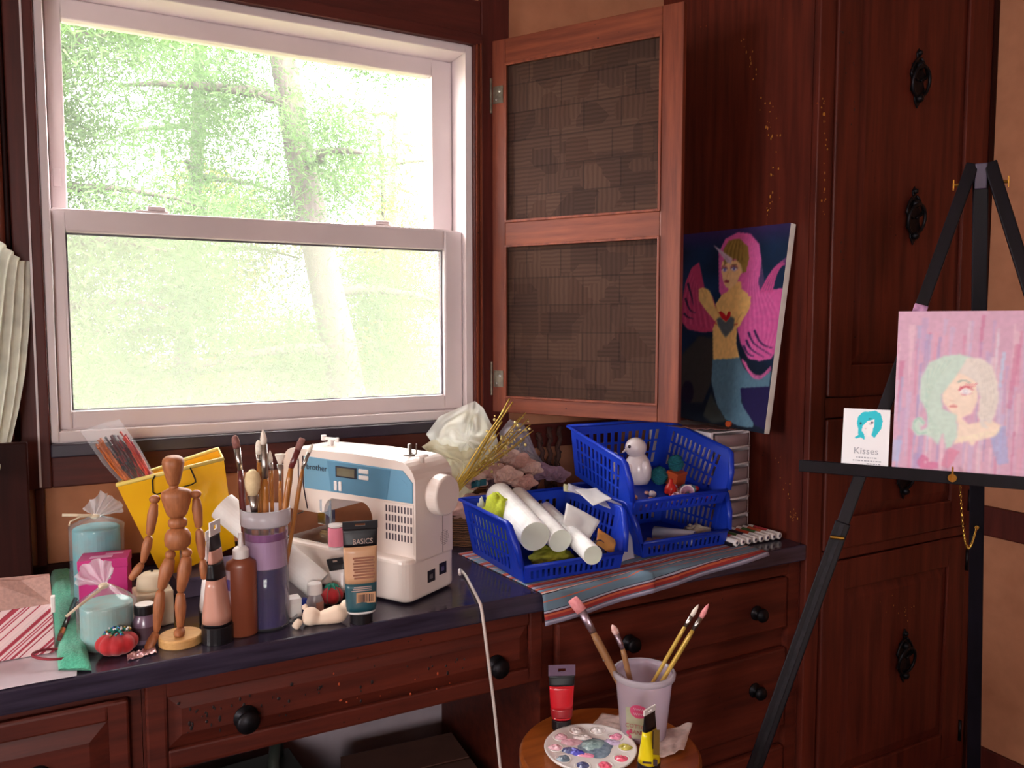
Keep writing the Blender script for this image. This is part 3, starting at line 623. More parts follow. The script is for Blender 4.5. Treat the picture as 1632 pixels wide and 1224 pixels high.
# --- candles wrapped in cellophane
def gather(P, parent, x, y, tops, seed, wpx, mt='cellophane_crumpled'):
    """fan of crumpled film rising from a tied neck"""
    k = P.k; c = P.l(x, y); rnd = random.Random(seed)
    def fn(u, v):
        a = lerp_list(tops, u); p = P.l(*a); q_ = c + (p - c) * v
        am = v * wpx * k; return q_ + Vector((nz(u * 14, v * 2, seed) * am * .35, math.sin(u * 30 + seed) * am * .5 + nz(u * 9, v * 3, seed + 7) * am * .4, nz(v * 4, u * 16, seed) * am * .35))
    return MB().grid(fn, 36, 8).build('gathered_film', mt, parent, smooth=True)
P = Pic(158, 962, CT); t = P.thing('pillar_candle', 'tall turquoise pillar candle wrapped in cellophane behind the pink box', 'candle'); k = P.k
MB().lathe([(.001, 0), (33 * k, 0), (34 * k, 2 * k), (34 * k, 122 * k), (32 * k, 125 * k), (.001, 125 * k)], 36).build('wax', 'turquoise_wax', t, smooth=False, bevel=.002)
def wrap(r, h, top, seed, P):
    k = P.k
    def fn(u, v):
        a = 2 * PI * u; zz_ = v * h; rr = r if v < .85 else r * (1 - (v - .85) / .15 * .86)
        zz_ = v / .85 * h if v < .85 else h + (v - .85) / .15 * top
        rr *= 1 + .03 * math.sin(a * 9 + seed) * v + .06 * nz(math.cos(a) * 3, math.sin(a) * 3, v * 6 + seed) * (1 + 2 * (v > .8))
        return Vector((rr * math.cos(a) * k, rr * math.sin(a) * k, (zz_ + 3 * nz(math.cos(a) * 4, math.sin(a) * 4, seed) * v) * k))
    return MB().grid(fn, 48, 20, wrap=True)
wrap(39, 128, 14, 2, P).build('cellophane_wrap', 'cellophane', t, smooth=True)
gather(P, t, 157, 822, [(140, 806), (152, 795), (166, 782), (176, 786), (186, 796), (196, 806), (198, 818)], 4, 12)
MB().tube([P.l(112, 812, -.01), P.l(132, 814, -.012), P.l(153, 818, -.006)], 2.3 * k, 8, flat=.4).tube([P.l(153, 818, -.006), P.l(136, 817, -.014), P.l(123, 822, -.018), P.l(121, 828, -.018)], 1.3 * k, 6).build('ribbon_tie', 'cream', t)
MB().ball(P.l(157, 821), 7 * k, 7 * k, 4 * k).build('knot', 'cream', t, smooth=True)
P = Pic(172, 1026, CT); t = P.thing('pillar_candle', 'short mint pillar candle wrapped in cellophane behind the tomato pincushion', 'candle'); k = P.k
MB().lathe([(.001, 0), (37 * k, 0), (38 * k, 2 * k), (38 * k, 66 * k), (36 * k, 69 * k), (.001, 69 * k)], 36).build('wax', 'mint_wax', t, bevel=.002)
wrap(43, 70, 26, 9, P).build('cellophane_wrap', 'cellophane', t, smooth=True)
gather(P, t, 170, 931, [(132, 922), (130, 912), (136, 898), (152, 888), (166, 888), (178, 892), (184, 906), (180, 920)], 11, 16)
MB().tube([P.l(117, 960, -.04), P.l(135, 946, -.04), P.l(160, 934, -.02), P.l(168, 931, -.008)], 2.2 * k, 8, flat=.4).build('ribbon_tie', 'cream', t)
MB().ball(P.l(169, 931), 8 * k, 8 * k, 5 * k).build('knot', 'cream', t, smooth=True)

# --- pink box, ceramic box, little paint jar
P = Pic(168, 986, CT, R(-9)); t = P.thing('gift_box', 'hot pink cardboard box between the two wrapped candles', 'box'); k = P.k
MB().box(-35 * k, 35 * k, -.008, .048, 0, 84 * k).build('body', 'hot_pink', t, bevel=.001)
MB().box(-36 * k, 36 * k, -.009, .049, 84 * k, 98 * k).build('lid', 'hot_pink', t, bevel=.001)
mat('pink_print', (226, 160, 200), None, 20, .5)
MB().box(-20 * k, 12 * k, .004, .02, 98 * k, 98.4 * k).box(0, 26 * k, .026, .036, 98 * k, 98.4 * k).build('printed_mark', 'pink_print', t)
P = Pic(246, 994, CT, R(8)); t = P.thing('ceramic_box', 'cream ceramic box with a rounded lid behind the mannequin', 'box'); k = P.k
MB().box(-27 * k, 27 * k, -.022, .036, 0, 56 * k).build('body', 'cream', t, bevel=.003)
MB().lathe([(.001, 0), (23 * k, 0), (24 * k, 6 * k), (22 * k, 20 * k), (14 * k, 26 * k), (.001, 27 * k)], 28, Matrix.Translation((0, .008, 56 * k)), 1, .85).build('lid', 'cream', t, smooth=True)
MB().ball((0, .008, 84 * k), 2.2 * k).build('wick_nub', 'black_matte', t)
P = Pic(232, 1022, CT); t = P.thing('paint_jar', 'small paint jar with a white-topped black lid behind the mannequin foot', 'jar'); k = P.k
mat('jar_lilac', (128, 104, 122), (110, 86, 108), 20, .3, coat=.4)
MB().lathe([(.001, 0), (17 * k, 0), (18.5 * k, 3 * k), (18.5 * k, 34 * k), (14 * k, 43 * k), (13 * k, 47 * k), (.001, 47 * k)], 28).build('body', 'jar_lilac', t, smooth=True)
l_ = MB().lathe([(.001, 0), (15 * k, 0), (15.5 * k, 1 * k), (15.5 * k, 13 * k), (14.5 * k, 15 * k), (.001, 15 * k)], 28, Matrix.Translation((0, 0, 46 * k))).build('lid', 'black_plastic', t, bevel=.0006)
MB().lathe([(.001, 0), (13.5 * k, 0), (13.5 * k, .6 * k), (.001, .6 * k)], 28, Matrix.Translation((0, 0, 61 * k))).build('lid_disc', 'white_plastic', l_)
MB().grid(lambda u, v: Vector((18.7 * k * math.sin((u - .5) * 2.2), -18.7 * k * math.cos((u - .5) * 2.2), (8 + 20 * v) * k)), 12, 2).build('paper_label', mat('label_plum', (92, 60, 74), None, 40, .6), t, smooth=True)

# --- tomato pincushions
def tomato(P, t, rx, rz, pins, seed, wave=.14, nseg=8):
    k = P.k; rnd = random.Random(seed)
    def fn(u, v):
        a = 2 * PI * u; e = PI * v; r_ = math.sin(e) ** .75 * (1 + wave * (abs(math.cos(a * nseg / 2)) - .6))
        return Vector((rx * k * r_ * math.cos(a), rx * k * r_ * math.sin(a), rz * k * (1 - math.cos(e) * (1 - .12 * (v > .5) * math.sin(e)))))
    MB().grid(fn, 64, 18, wrap=True).build('body', 'tomato_red', t, smooth=True)
    mb = MB()
    for i in range(6):
        a = i * PI / 3; mb.tube([(math.cos(a) * rx * k * s, math.sin(a) * rx * k * s, 2 * rz * k * (1 - .22 * s ** 2.2) + .001) for s in (0, .25, .5, .68)], [4 * k, 4.5 * k, 3.5 * k, .6 * k], 6, flat=.4)
    mb.build('felt_leaves', 'leaf_green', t, smooth=True)
    cols = [mat('pin_white', (236, 232, 236), None, 9, .2), mat('pin_blue', (70, 110, 180), None, 9, .2), mat('pin_teal', (50, 150, 150), None, 9, .2), MATS['gold']]
    for i in range(pins):
        a = rnd.random() * 2 * PI; s = rnd.uniform(.05, .62); p = Vector((math.cos(a) * rx * k * s, math.sin(a) * rx * k * s, 2 * rz * k * (1 - .16 * s * s)))
        d = Vector((p.x * 1.2, p.y * 1.2, rx * k * .55)).normalized(); MB().cyl(p, p + d * 5 * k, .35 * k, n=5).ball(p + d * 5 * k, 1.9 * k, n=8).build('pin', cols[i % 4], t)
P = Pic(187, 1041, CT); t = P.thing('pincushion', 'red tomato pincushion full of pins in front of the short candle', 'pincushion')
tomato(P, t, 30, 18, 34, 5)
P = Pic(529, 962, CT); t = P.thing('pincushion', 'small red tomato pincushion with teal stitching behind the clay lump', 'pincushion')
tomato(P, t, 17, 14, 0, 9, .2, 5)
k = P.k; mb = MB()
for i in range(5):
    a = i * 2 * PI / 5 + .5; mb.tube([(math.cos(a) * 17.6 * k * math.sin(e) ** .75, math.sin(a) * 17.6 * k * math.sin(e) ** .75, 14.4 * k * (1 - math.cos(e))) for e in [PI * (.12 + .1 * j) for j in range(8)]], .5 * k, 5)
mb.build('stitching', 'leaf_green', t)

# --- foil scrap, towel, white sheet, bag, band, pen
q = onz(226, 1043, CT)
tag(MB().grid(lambda u, v: Vector((q.x + (u - .5) * .044, q.y + (v - .5) * .03 + .012 * (u - .5), CT + .001 + .007 * abs(nz(u * 6, v * 6, 3)))), 16, 10).build('foil_scrap', 'foil'), 'crumpled pinkish foil scrap in front of the tomato pincushion', 'foil')
def sheet_on(z, pts, nu, nv, f=None):
    c = [onz(x, y, z) for x, y in pts]
    def fn(u, v):
        p = (c[0] * (1 - u) + c[1] * u) * (1 - v) + (c[3] * (1 - u) + c[2] * u) * v; p.z = z
        if f: p.z += f(u, v)
        return p
    return MB().grid(fn, nu, nv)
m_ = mat('sheet_glossy', (214, 204, 214), None, 5, .25, coat=.3)
pf = onz(127, 1082, CT)
tag(MB().grid(lambda u, v: Vector((-.40 + u * (pf.x + .40) - .004 * (1 - v), YF + .002 + v * .26, CT + .0012 + .0006 * math.sin(u * 9))), 20, 12).build('paper_sheet', m_, solid=.0006), 'glossy white paper sheet lying under the striped gift bag', 'paper')
tp = [(146, 1068), (131, 990), (120, 935), (112, 905)]; tl = [(93, 1068), (86, 990), (82, 935), (78, 905)]
def towelfn(s):
    def fn(u, v):
        a = lerp_list(tl, v); b_ = lerp_list(tp, v); p = onz(a[0] * (1 - u) + b_[0] * u, a[1] * (1 - u) + b_[1] * u, CT + .003)
        h = .016 * (1 - (2 * u - 1) ** 6) * (1 - (1 - min(1, v * 14)) ** 2 * .8)
        p.z = CT + .0026 + (h + .0015 * nz(u * 5, v * 14)) * s; return p
    return fn
mb = MB(); mb.grid(towelfn(1), 20, 60); mb.grid(lambda u, v: towelfn(0)(1 - u, v), 20, 60)
tag(mb.build('hand_towel', 'towel_green', smooth=True), 'folded mint green towel strip on the worktop beside the gift bag', 'towel')
a, b_ = onz(97, 1012, CT + .020), onz(120, 955, CT + .026)
t = thing('pencil', 'short dark green pencil lying on the mint towel', 'pencil', a, 0); d = b_ - a
MB().cyl((0, 0, 0), d, .0042, n=8).build('barrel', 'pen_green', t, smooth=True)
MB().cyl(d * .0, d * .14, .0046, n=10).build('ferrule', 'gold', t); MB().cyl(-d * .10, (0, 0, 0), .0036, .0043, n=10).build('eraser', mat('eraser', (120, 60, 50), None, 30, .7), t)
P = Pic(88, 1050, CT + .004); k = P.k
tag(MB().tube([P.p + Vector((math.cos(a) * .031, math.sin(a) * .031, .002 + .012 * (1 + math.cos(a + 2.6)) * .5)) for a in [2 * PI * i / 40 for i in range(40)]], .0022, 8, closed=True).build('elastic_band', 'wrist_band', smooth=True), 'thin dark red elastic band on the worktop by the gift bag', 'elastic band')
# striped paper bag
m, nt, b = newmat('bag_stripes'); v = coords(nt, (1, 1, 1)); sp_ = nt.nodes.new('ShaderNodeSeparateXYZ'); nt.links.new(v, sp_.inputs[0])
ad = nt.nodes.new('ShaderNodeMath'); ad.operation = 'MULTIPLY_ADD'; nt.links.new(sp_.outputs[0], ad.inputs[0]); ad.inputs[1].default_value = -.82; nt.links.new(sp_.outputs[2], ad.inputs[2])
cb = nt.nodes.new('ShaderNodeCombineXYZ'); nt.links.new(ad.outputs[0], cb.inputs[0]); cols = noisef(nt, cb.outputs[0], 260, 0)
wn = nt.nodes.new('ShaderNodeTexWhiteNoise'); wn.noise_dimensions = '1D'; fl = nt.nodes.new('ShaderNodeMath'); fl.operation = 'MULTIPLY'; fl.inputs[1].default_value = 420; nt.links.new(ad.outputs[0], fl.inputs[0])
f2 = nt.nodes.new('ShaderNodeMath'); f2.operation = 'FLOOR'; nt.links.new(fl.outputs[0], f2.inputs[0]); nt.links.new(f2.outputs[0], wn.inputs['W'])
cc = ramp(nt, wn.outputs[0], [(0, (226, 196, 196)), (.35, (226, 190, 190)), (.36, (170, 50, 70)), (.55, (190, 60, 70)), (.56, (220, 186, 190)), (.72, (90, 80, 120)), (.73, (216, 190, 190)), (.85, (190, 170, 90)), (.86, (150, 36, 56))]); 
for nd in nt.nodes:
    if nd.type == 'VALTORGB' and len(nd.color_ramp.elements) > 5: nd.color_ramp.interpolation = 'CONSTANT'
nt.links.new(cc, b.inputs['Base Color']); b.inputs['Roughness'].default_value = .7; MATS['bag_stripes'] = m
thin('bag_plain', (216, 172, 160), .25)
P = Pic(38, 1048, CT + .003, R(-4)); t = P.thing('gift_bag', 'white paper gift bag with diagonal coloured stripes at far left', 'bag'); k = P.k
x0, x1 = -50 * k, 43 * k; dp = .03
MB().hexa([(x0, 0, 0), (x1, 0, 0), (x1, dp, 0), (x0, dp, 0)], [(x0, .010, 78 * k), (x1 - 2 * k, .010, 78 * k), (x1 - 2 * k, dp - .006, 78 * k), (x0, dp - .006, 78 * k)]).build('striped_body', 'bag_stripes', t, bevel=.0008)
MB().add([(x0, .010, 78 * k), (x1 - 2 * k, .010, 78 * k), (x1 - 4 * k, .012, 126 * k), (-1 * k, .020, 120 * k), (x0, .012, 130 * k)], [(0, 1, 2, 3, 4)]).add([(x0, dp - .006, 78 * k), (x1 - 2 * k, dp - .006, 78 * k), (x1 - 4 * k, .024, 124 * k), (x0, .024, 128 * k)], [(0, 1, 2, 3)]).add([(x1 - 2 * k, .010, 78 * k), (x1 - 2 * k, dp - .006, 78 * k), (x1 - 4 * k, .024, 124 * k), (x1 - 4 * k, .012, 126 * k)], [(0, 1, 2, 3)]).build('open_top', 'bag_plain', t, solid=.0008)
MB().box(x1 - 3 * k, x1 + 3 * k, -.001, .012, 66 * k, 92 * k).build('folded_tab', 'paper_white', t, bevel=.001)

# --- yellow bucket leaning over on a flat box, with a bag of coloured stems
t = thing('flat_box', 'flat grey-violet box under the yellow bucket', 'box', (.235, 1.685, CT), R(6))
MB().box(-.085, .085, 0, .11, 0, .032).build('body', 'grey_box', t, bevel=.001); MB().box(-.087, .087, -.002, .112, .032, .040).build('lid', 'grey_box', t, bevel=.001)
BY = 1.715
fq = [ony(x, y, BY) for x, y in ((262, 925), (376, 872), (356, 731), (186, 773))]; bq0 = fq[0].copy()
fq[0].y += .012; fq[1].y += .012
bk = [fq[0] + Vector((.010, .060, .004)), fq[1] + Vector((-.004, .060, .004)), ony(348, 715, BY + .085), ony(207, 762, BY + .085)]
t = thing('bucket', 'yellow rectangular metal bucket with a wire handle tilted behind the mannequin', 'bucket', bq0)
L_ = [q - bq0 for q in fq + bk]
MB().add(L_, [(0, 1, 5, 4), (0, 1, 2, 3), (1, 5, 6, 2), (5, 4, 7, 6), (4, 0, 3, 7)]).build('shell', 'yellow_enamel', t, solid=.0016)
MB().tube([L_[3], L_[2], L_[6], L_[7]], .0042, 8, closed=True).build('rolled_rim', 'yellow_rim', t, smooth=True)
MB().tube([ony(x, y, BY - dy) - bq0 for x, y, dy in ((247, 758, .004), (243, 766, .008), (244, 785, .006), (250, 788, .006), (280, 780, .006), (306, 772, .006), (312, 768, .006), (311, 763, .007), (303, 745, .004))], .0015, 8).build('wire_handle', 'iron', t, smooth=True)
bq = thing('wrapped_stems', 'clear cellophane sleeve of red and orange stems standing in the yellow bucket', 'craft stems', bq0)
def bl(x, y, d=0.0): return ony(x, y, BY + .045) - bq0 + Vector((0, d, 0))
LB = [(232, 850), (194, 772), (163, 738), (127, 686)]; RB = [(270, 838), (246, 756), (222, 712), (190, 668)]
for s in (-1, 1):
    MB().grid(lambda u, v: (lambda a, b2: bl(a[0] * (1 - u) + b2[0] * u, a[1] * (1 - u) + b2[1] * u, s * .012 * math.sin(PI * u) + .003 * nz(u * 7, v * 9, s)))(lerp_list(LB, v), lerp_list(RB, v)), 14, 24).build('film', 'cellophane', bq, smooth=True)
rnd = random.Random(5)
cols = [mat('stem_red', (150, 24, 40), None, 30, .5), mat('stem_maroon', (86, 16, 34), None, 30, .5), mat('stem_orange', (214, 110, 30), None, 30, .5), mat('stem_dark', (40, 30, 40), None, 30, .5), mat('stem_pink', (214, 70, 60), None, 30, .5)]
for i in range(90):
    u = rnd.uniform(.12, .92); v1 = rnd.uniform(.62, .88); ci = (2 if u < .32 else (rnd.choice((1, 0, 3)) if u < .75 else rnd.choice((4, 0))))
    pts = []
    for j in range(6):
        v = .25 + (v1 - .25) * j / 5; a = lerp_list(LB, v); b2 = lerp_list(RB, v); pts.append(bl(a[0] * (1 - u) + b2[0] * u, a[1] * (1 - u) + b2[1] * u, rnd.uniform(-.008, .008)))
    MB().tube(pts, [.0010 + .0014 * (j % 2) for j in range(6)], 5).build('stem', cols[ci], bq)

# --- long white paper roll leaning on the bucket
pa = Vector((.400, 1.505, CT + .031)); pb = Vector((.236, 1.742, .915))
pb = ony(354, 806, 1.655); pa = onz(508, 933, CT + .030)
t = thing('paper_roll', 'long white paper roll leaning from the bucket down to the worktop', 'paper roll', pa, 0); d = pb - pa; L = d.length
MB().lathe([(.0285, 0), (.0285, L), (.021, L), (.021, 0), (.0285, 0)], 30, frame((0, 0, 0), d), caps=False).build('tube', 'paper_white', t, smooth=False, bevel=.0005)
MB().lathe([(.0205, .004), (.0205, L - .004), (.019, L - .004), (.019, .004), (.0205, .004)], 24, frame((0, 0, 0), d), caps=False).build('core', 'cream', t)

# --- clear jar with brushes
P = Pic(427, 995, CT); t = P.thing('brush_jar', 'clear plastic jar of dark violet liquid holding paintbrushes', 'jar'); k = P.k
H = 166
MB().lathe([(.001, 0), (33 * k, 0), (34 * k, 2 * k), (34 * k, H * k), (33 * k, H * k), (33 * k, 3 * k), (.001, 3 * k)], 40, caps=False).build('wall', 'clear_plastic', t, smooth=True)
MB().lathe([(34.5 * k, (H - 4) * k), (37.5 * k, (H - 2) * k), (38.5 * k, H * k), (38.5 * k, (H + 22) * k), (36 * k, (H + 23) * k), (36 * k, H * k), (34.5 * k, (H - 4) * k)], 40, caps=False).build('rim', 'milky_plastic', t, smooth=True)
MB().lathe([(.001, 4 * k), (31.5 * k, 4 * k), (31.5 * k, 96 * k), (.001, 96 * k)], 36).build('liquid', 'liquid_navy', t)
MB().lathe([(31.8 * k, 97 * k), (31.8 * k, 140 * k), (31 * k, 140 * k), (31 * k, 97 * k)], 36, caps=False).build('mauve_liner', 'mauve_paper', t)
MB().lathe([(32 * k, 140.5 * k), (32 * k, 152 * k), (31 * k, 152 * k), (31 * k, 140.5 * k)], 36, caps=False).build('stained_band', 'magenta_tint', t)
def brush(P, base, neck, fer, tip, wh, wf, wt, hm, fm, bm, label, shape='flat', dp=0.0, z0=None, group='paintbrushes in the clear jar'):
    """pixels: handle from base to neck, ferrule neck-fer, bristle fer-tip; half widths in pixels"""
    k = P.k; a = P.l(*base, dp); t = thing('paintbrush', label, 'brush', P.p, P.rz, group)
    b_, c, d = P.l(*neck, dp * .6), P.l(*fer, dp * .55), P.l(*tip, dp * .5); a.z = max(a.z, 6 * k)
    M = [a.lerp(b_, s) for s in (0, .3, .7, .92, 1)]
    MB().tube(M, [wh * .55 * k, wh * .8 * k, wh * k, wh * 1.02 * k, wf * .8 * k], 10).build('handle', hm, t, smooth=True)
    fl = .45 if shape in ('flat', 'fan') else 1.0
    def fl_tube(pts, rs, nm, mt):
        p, q_ = pts[0], pts[-1]; L = (q_ - p).length; dirv = (q_ - p).normalized(); X = (Vector((1, 0, 0)) - dirv * dirv.x).normalized(); Y = dirv.cross(X)
        mb = MB(); n = 12; vs = []; fs = []
        for (s, r_) in rs:
            for i in range(n):
                an = 2 * PI * i / n; vs.append(p + dirv * (L * s) + X * (r_ * k * math.cos(an)) + Y * (r_ * k * fl * math.sin(an)))
        for j in range(len(rs) - 1):
            for i in range(n): fs.append((j * n + i, j * n + (i + 1) % n, (j + 1) * n + (i + 1) % n, (j + 1) * n + i))
        fs += [tuple(range(n - 1, -1, -1)), tuple(range((len(rs) - 1) * n, len(rs) * n))]
        mb.add(vs, fs).build(nm, mt, t, smooth=True)
    fl_tube([b_, c], [(0, wf * .85), (.3, wf * .95), (.35, wf * 1.05), (.4, wf * .95), (1, (wf + wt) / 2)], 'ferrule', fm)
    prof = {'flat': [(0, wt), (.6, wt * 1.08), (.95, wt * .98), (1, wt * .8)], 'round': [(0, wt), (.35, wt * 1.15), (.75, wt * .7), (.95, wt * .2), (1, .05)], 'mop': [(0, wt * .6), (.3, wt * .95), (.6, wt * 1.05), (.85, wt * .85), (1, wt * .35)], 'filbert': [(0, wt), (.5, wt * 1.1), (.85, wt * .85), (1, wt * .3)], 'fan': [(0, wt * .35), (.4, wt * .65), (.9, wt * 1.05), (1, wt)]}[shape]
    fl_tube([c, d], prof, 'bristles', bm); return t
S_, W_, BH = 'steel', 'brush_white', 'brush_handle'
G_ = 'paintbrushes in the clear jar'
brush(P, (400, 985), (391, 745), (387, 710), (384, 690), 5, 4.5, 5.5, 'maroon_handle', 'steel', 'brush_bristle', 'filbert brush with maroon handle, leftmost in the clear jar', 'filbert', .006)
brush(P, (412, 985), (411, 812), (409, 785), (409, 745), 5.5, 6, 12, BH, 'steel', 'brush_cream', 'fat cream-haired mop brush low in the clear jar', 'mop', -.004)
brush(P, (424, 985), (419, 735), (419, 722), (419, 700), 4, 4, 4.5, BH, 'steel', 'brush_white', 'narrow white filbert brush behind the tallest brush in the clear jar', 'filbert', .016)
brush(P, (424, 985), (428, 760), (427, 706), (426, 682), 5.5, 5.5, 4.5, BH, 'steel', 'brush_white', 'tallest round white-tipped brush in the clear jar', 'round', .004)
brush(P, (436, 985), (438, 748), (437, 736), (436, 716), 3, 3, 3, BH, 'steel', 'brush_white', 'thin white-tipped brush between the tallest and the fan brush in the jar', 'round', .01)
brush(P, (448, 985), (450.5, 766), (451, 740), (451.5, 723), 3, 2.5, 8, BH, 'steel', 'brush_white', 'small white fan brush in the clear jar', 'fan', .014)
brush(P, (430, 985), (467, 745), (478, 716), (486, 698), 5, 5, 5, BH, 'maroon_handle', 'brush_bristle', 'flat dark-bristled brush leaning right over the sewing machine', 'flat', -.010)
brush(P, (442, 985), (485, 748), (495, 722), (502, 708), 3.6, 3.2, 3, BH, 'steel', 'brush_white', 'slim brush leaning farthest right out of the clear jar', 'round', .001)
brush(P, (410, 985), (421, 760), (420.5, 740), (420, 727), 3.4, 3.2, 3, 'gold', 'steel', 'brush_bristle', 'short gold-handled brush half hidden in the clear jar', 'round', .022)

# --- brown bottle with nozzle
P = Pic(387, 1011, CT); t = P.thing('glue_bottle', 'brown squeeze bottle with white nozzle cap in front of the brush jar', 'bottle'); k = P.k
MB().lathe([(.001, 0), (21 * k, 0), (23.5 * k, 3 * k), (23.5 * k, 112 * k), (22 * k, 119 * k), (13 * k, 124 * k), (11 * k, 126 * k), (.001, 126 * k)], 32, None, 1, .7).build('body', 'bottle_brown', t, smooth=True)
MB().lathe([(.001, 0), (12.5 * k, 0), (12.5 * k, 13 * k), (9 * k, 17 * k), (4.6 * k, 18 * k), (4.2 * k, 20 * k), (3.2 * k, 40 * k), (.001, 41 * k)], 24, Matrix.Translation((0, 0, 125 * k))).build('nozzle_cap', 'white_plastic', t, smooth=True, bevel=.0006)
MB().grid(lambda u, v: Vector((23.9 * k * math.cos(PI + .25 + u * .55), 23.9 * .7 * k * math.sin(PI + .25 + u * .55), (20 + 88 * v) * k)), 8, 2).build('paper_label', mat('label_pale', (196, 170, 176), None, 20, .5), t, smooth=True)
MB().grid(lambda u, v: Vector((24.2 * k * math.cos(PI + .28 + u * .5), 24.2 * .7 * k * math.sin(PI + .28 + u * .5), (76 + 18 * v) * k)), 8, 2).build('violet_patch', 'lilac_label', t, smooth=True)

# --- paint tubes
def tube_loft(rings, n=28):
    """list of (z, half width, half depth)"""
    vs = []; fs = []
    for z, a, b_ in rings:
        for i in range(n):
            an = 2 * PI * i / n; vs.append((a * math.copysign(abs(math.cos(an)) ** .8, math.cos(an)), b_ * math.copysign(abs(math.sin(an)) ** .8, math.sin(an)), z))
    for j in range(len(rings) - 1):
        for i in range(n): fs.append((j * n + i, j * n + (i + 1) % n, (j + 1) * n + (i + 1) % n, (j + 1) * n + i))
    fs += [tuple(range(n - 1, -1, -1)), tuple(range((len(rings) - 1) * n, len(rings) * n))]
    return MB().add(vs, fs)
def paint_tube(name, label, P, h, wb, wt, db, bands, crimp, cap, capw, turn=0, capm='black_plastic', crimpm='black_plastic', group='paint tubes', hole=True):
    """stands on its cap. pixels: h total, half width wb at bottom, wt at the crimp; bands = [(from, to, material)] fractions of the body"""
    t = P.thing(name, label, 'paint tube', group); t.rotation_euler[2] += turn; k = P.k; z0 = cap; z1 = h - crimp
    MB().lathe([(.001, 0), (capw * k, 0), (capw * k, (cap - 1) * k), (capw * .97 * k, cap * k), (.001, cap * k)], 28).build('cap', capm, t, bevel=.0008)
    for f0, f1, mt in bands:
        rg = []
        for j in range(7):
            f = f0 + (f1 - f0) * j / 6; g = min(1, f * 14) ** .5 if f < .07 else 1
            rg.append(((z0 + (z1 - z0) * f) * k, (wb + (wt - wb) * f) * (.86 + .14 * g) * k, max(.0009, (db * (1 - f) ** .9) * k) * (.86 + .14 * g)))
        tube_loft(rg).build('tube_band', mt, t, smooth=True)
    hw = wt * k; c = MB()
    c.box(-hw * 1.02, hw * 1.02, -.0012, .0012, z1 * k, (h - crimp * .62) * k).box(-hw * 1.02, -hw * .3, -.0012, .0012, (h - crimp * .62) * k, (h - crimp * .3) * k).box(hw * .3, hw * 1.02, -.0012, .0012, (h - crimp * .62) * k, (h - crimp * .3) * k).box(-hw * 1.02, hw * 1.02, -.0012, .0012, (h - crimp * .3) * k, h * k)
    c.build('crimped_end', crimpm, t); return t
P = Pic(347, 1021, CT, R(62))
t = paint_tube('paint_tube', 'peach paint tube with black bands standing between mannequin and brown bottle', P, 194, 23, 16, 23, [(0, .03, 'black_plastic'), (.03, .52, 'peach_paint'), (.52, .70, 'black_plastic'), (.70, .84, 'peach_paint'), (.84, 1.0, 'black_plastic')], 22, 28, 24, crimpm='white_plastic')
P = Pic(337, 992, CT, R(70))
paint_tube('paint_tube', 'white paint tube half hidden behind the peach tube', P, 150, 18, 14, 18, [(0, .5, 'white_plastic'), (.5, .72, 'black_plastic'), (.72, 1.0, 'white_plastic')], 14, 20, 18, crimpm='white_plastic')
mat('buff_paint', (206, 160, 124), (198, 150, 114), 10, .4, coat=.3); mat('teal_band', (34, 84, 96), None, 10, .4, coat=.3); mat('print_brown', (160, 104, 82), None, 40, .6); mat('print_dark', (60, 44, 50), None, 40, .6)
P = Pic(576, 990, CT, R(6))
t = paint_tube('paint_tube', 'buff paint tube with black top standing on its cap before the sewing machine', P, 162, 24, 27, 17, [(0, .03, 'white_plastic'), (.03, .36, 'teal_band'), (.36, .79, 'buff_paint'), (.79, 1.0, 'black_plastic')], 12, 16, 18)
k = P.k
def fsurf(f, h=162, cap=16, crimp=12, db=17): return -max(.0009, db * (1 - f) ** .9 * k) - .0006
tilt = lambda f: Matrix.Rotation(R(-6), 4, 'X')
def face_m(x, f, extra=0): return Matrix.Translation((x * k, fsurf(f) + extra, (16 + 134 * f) * k)) @ Matrix.Rotation(R(90 + 6.5), 4, 'X')
text('lettering', 'BASICS', 12.5 * k, mat('letter_tan', (200, 170, 160), None, 30, .5), t, face_m(3, .855, -.0034), .82)
mb = MB()
for f, w_ in ((.66, 34), (.63, 30), (.60, 34), (.565, 32), (.53, 33), (.50, 30), (.465, 34), (.43, 31)):
    M = face_m(4, f, -.0006); mb.box(-w_ / 2 * k, w_ / 2 * k, -1.5 * k, 1.5 * k, 0, .0002, M)
mb.build('printed_lines', 'print_brown', t)
M = face_m(6, .20, -.001); MB().box(-15 * k, 15 * k, -9 * k, 9 * k, 0, .0002, M).build('barcode_panel', 'buff_paint', t)
mb = MB(); rnd = random.Random(2); x = -12.0
while x < 12: w_ = rnd.choice((.5, .9, 1.5)); mb.box(x * k, (x + w_) * k, -7 * k, 6 * k, .0002, .0004, M); x += w_ + rnd.choice((.6, 1.0))
mb.build('barcode', 'print_dark', t)
M = face_m(0, .30, -.0008); mb = MB()
for i in range(3): mb.box((-16 + i * 2) * k, 15 * k, (-3 + 3 * i) * k, (-1.6 + 3 * i) * k, 0, .0002, M)
mb.build('small_print', 'letter_tan', t)
P = Pic(545, 952, CT, R(-18))
t = paint_tube('paint_tube', 'white paint tube with black shoulder leaning behind the buff tube', P, 64, 10, 13, 9, [(0, .8, 'white_plastic'), (.8, 1, 'black_plastic')], 10, 8, 8); t.rotation_euler[1] = R(-10)

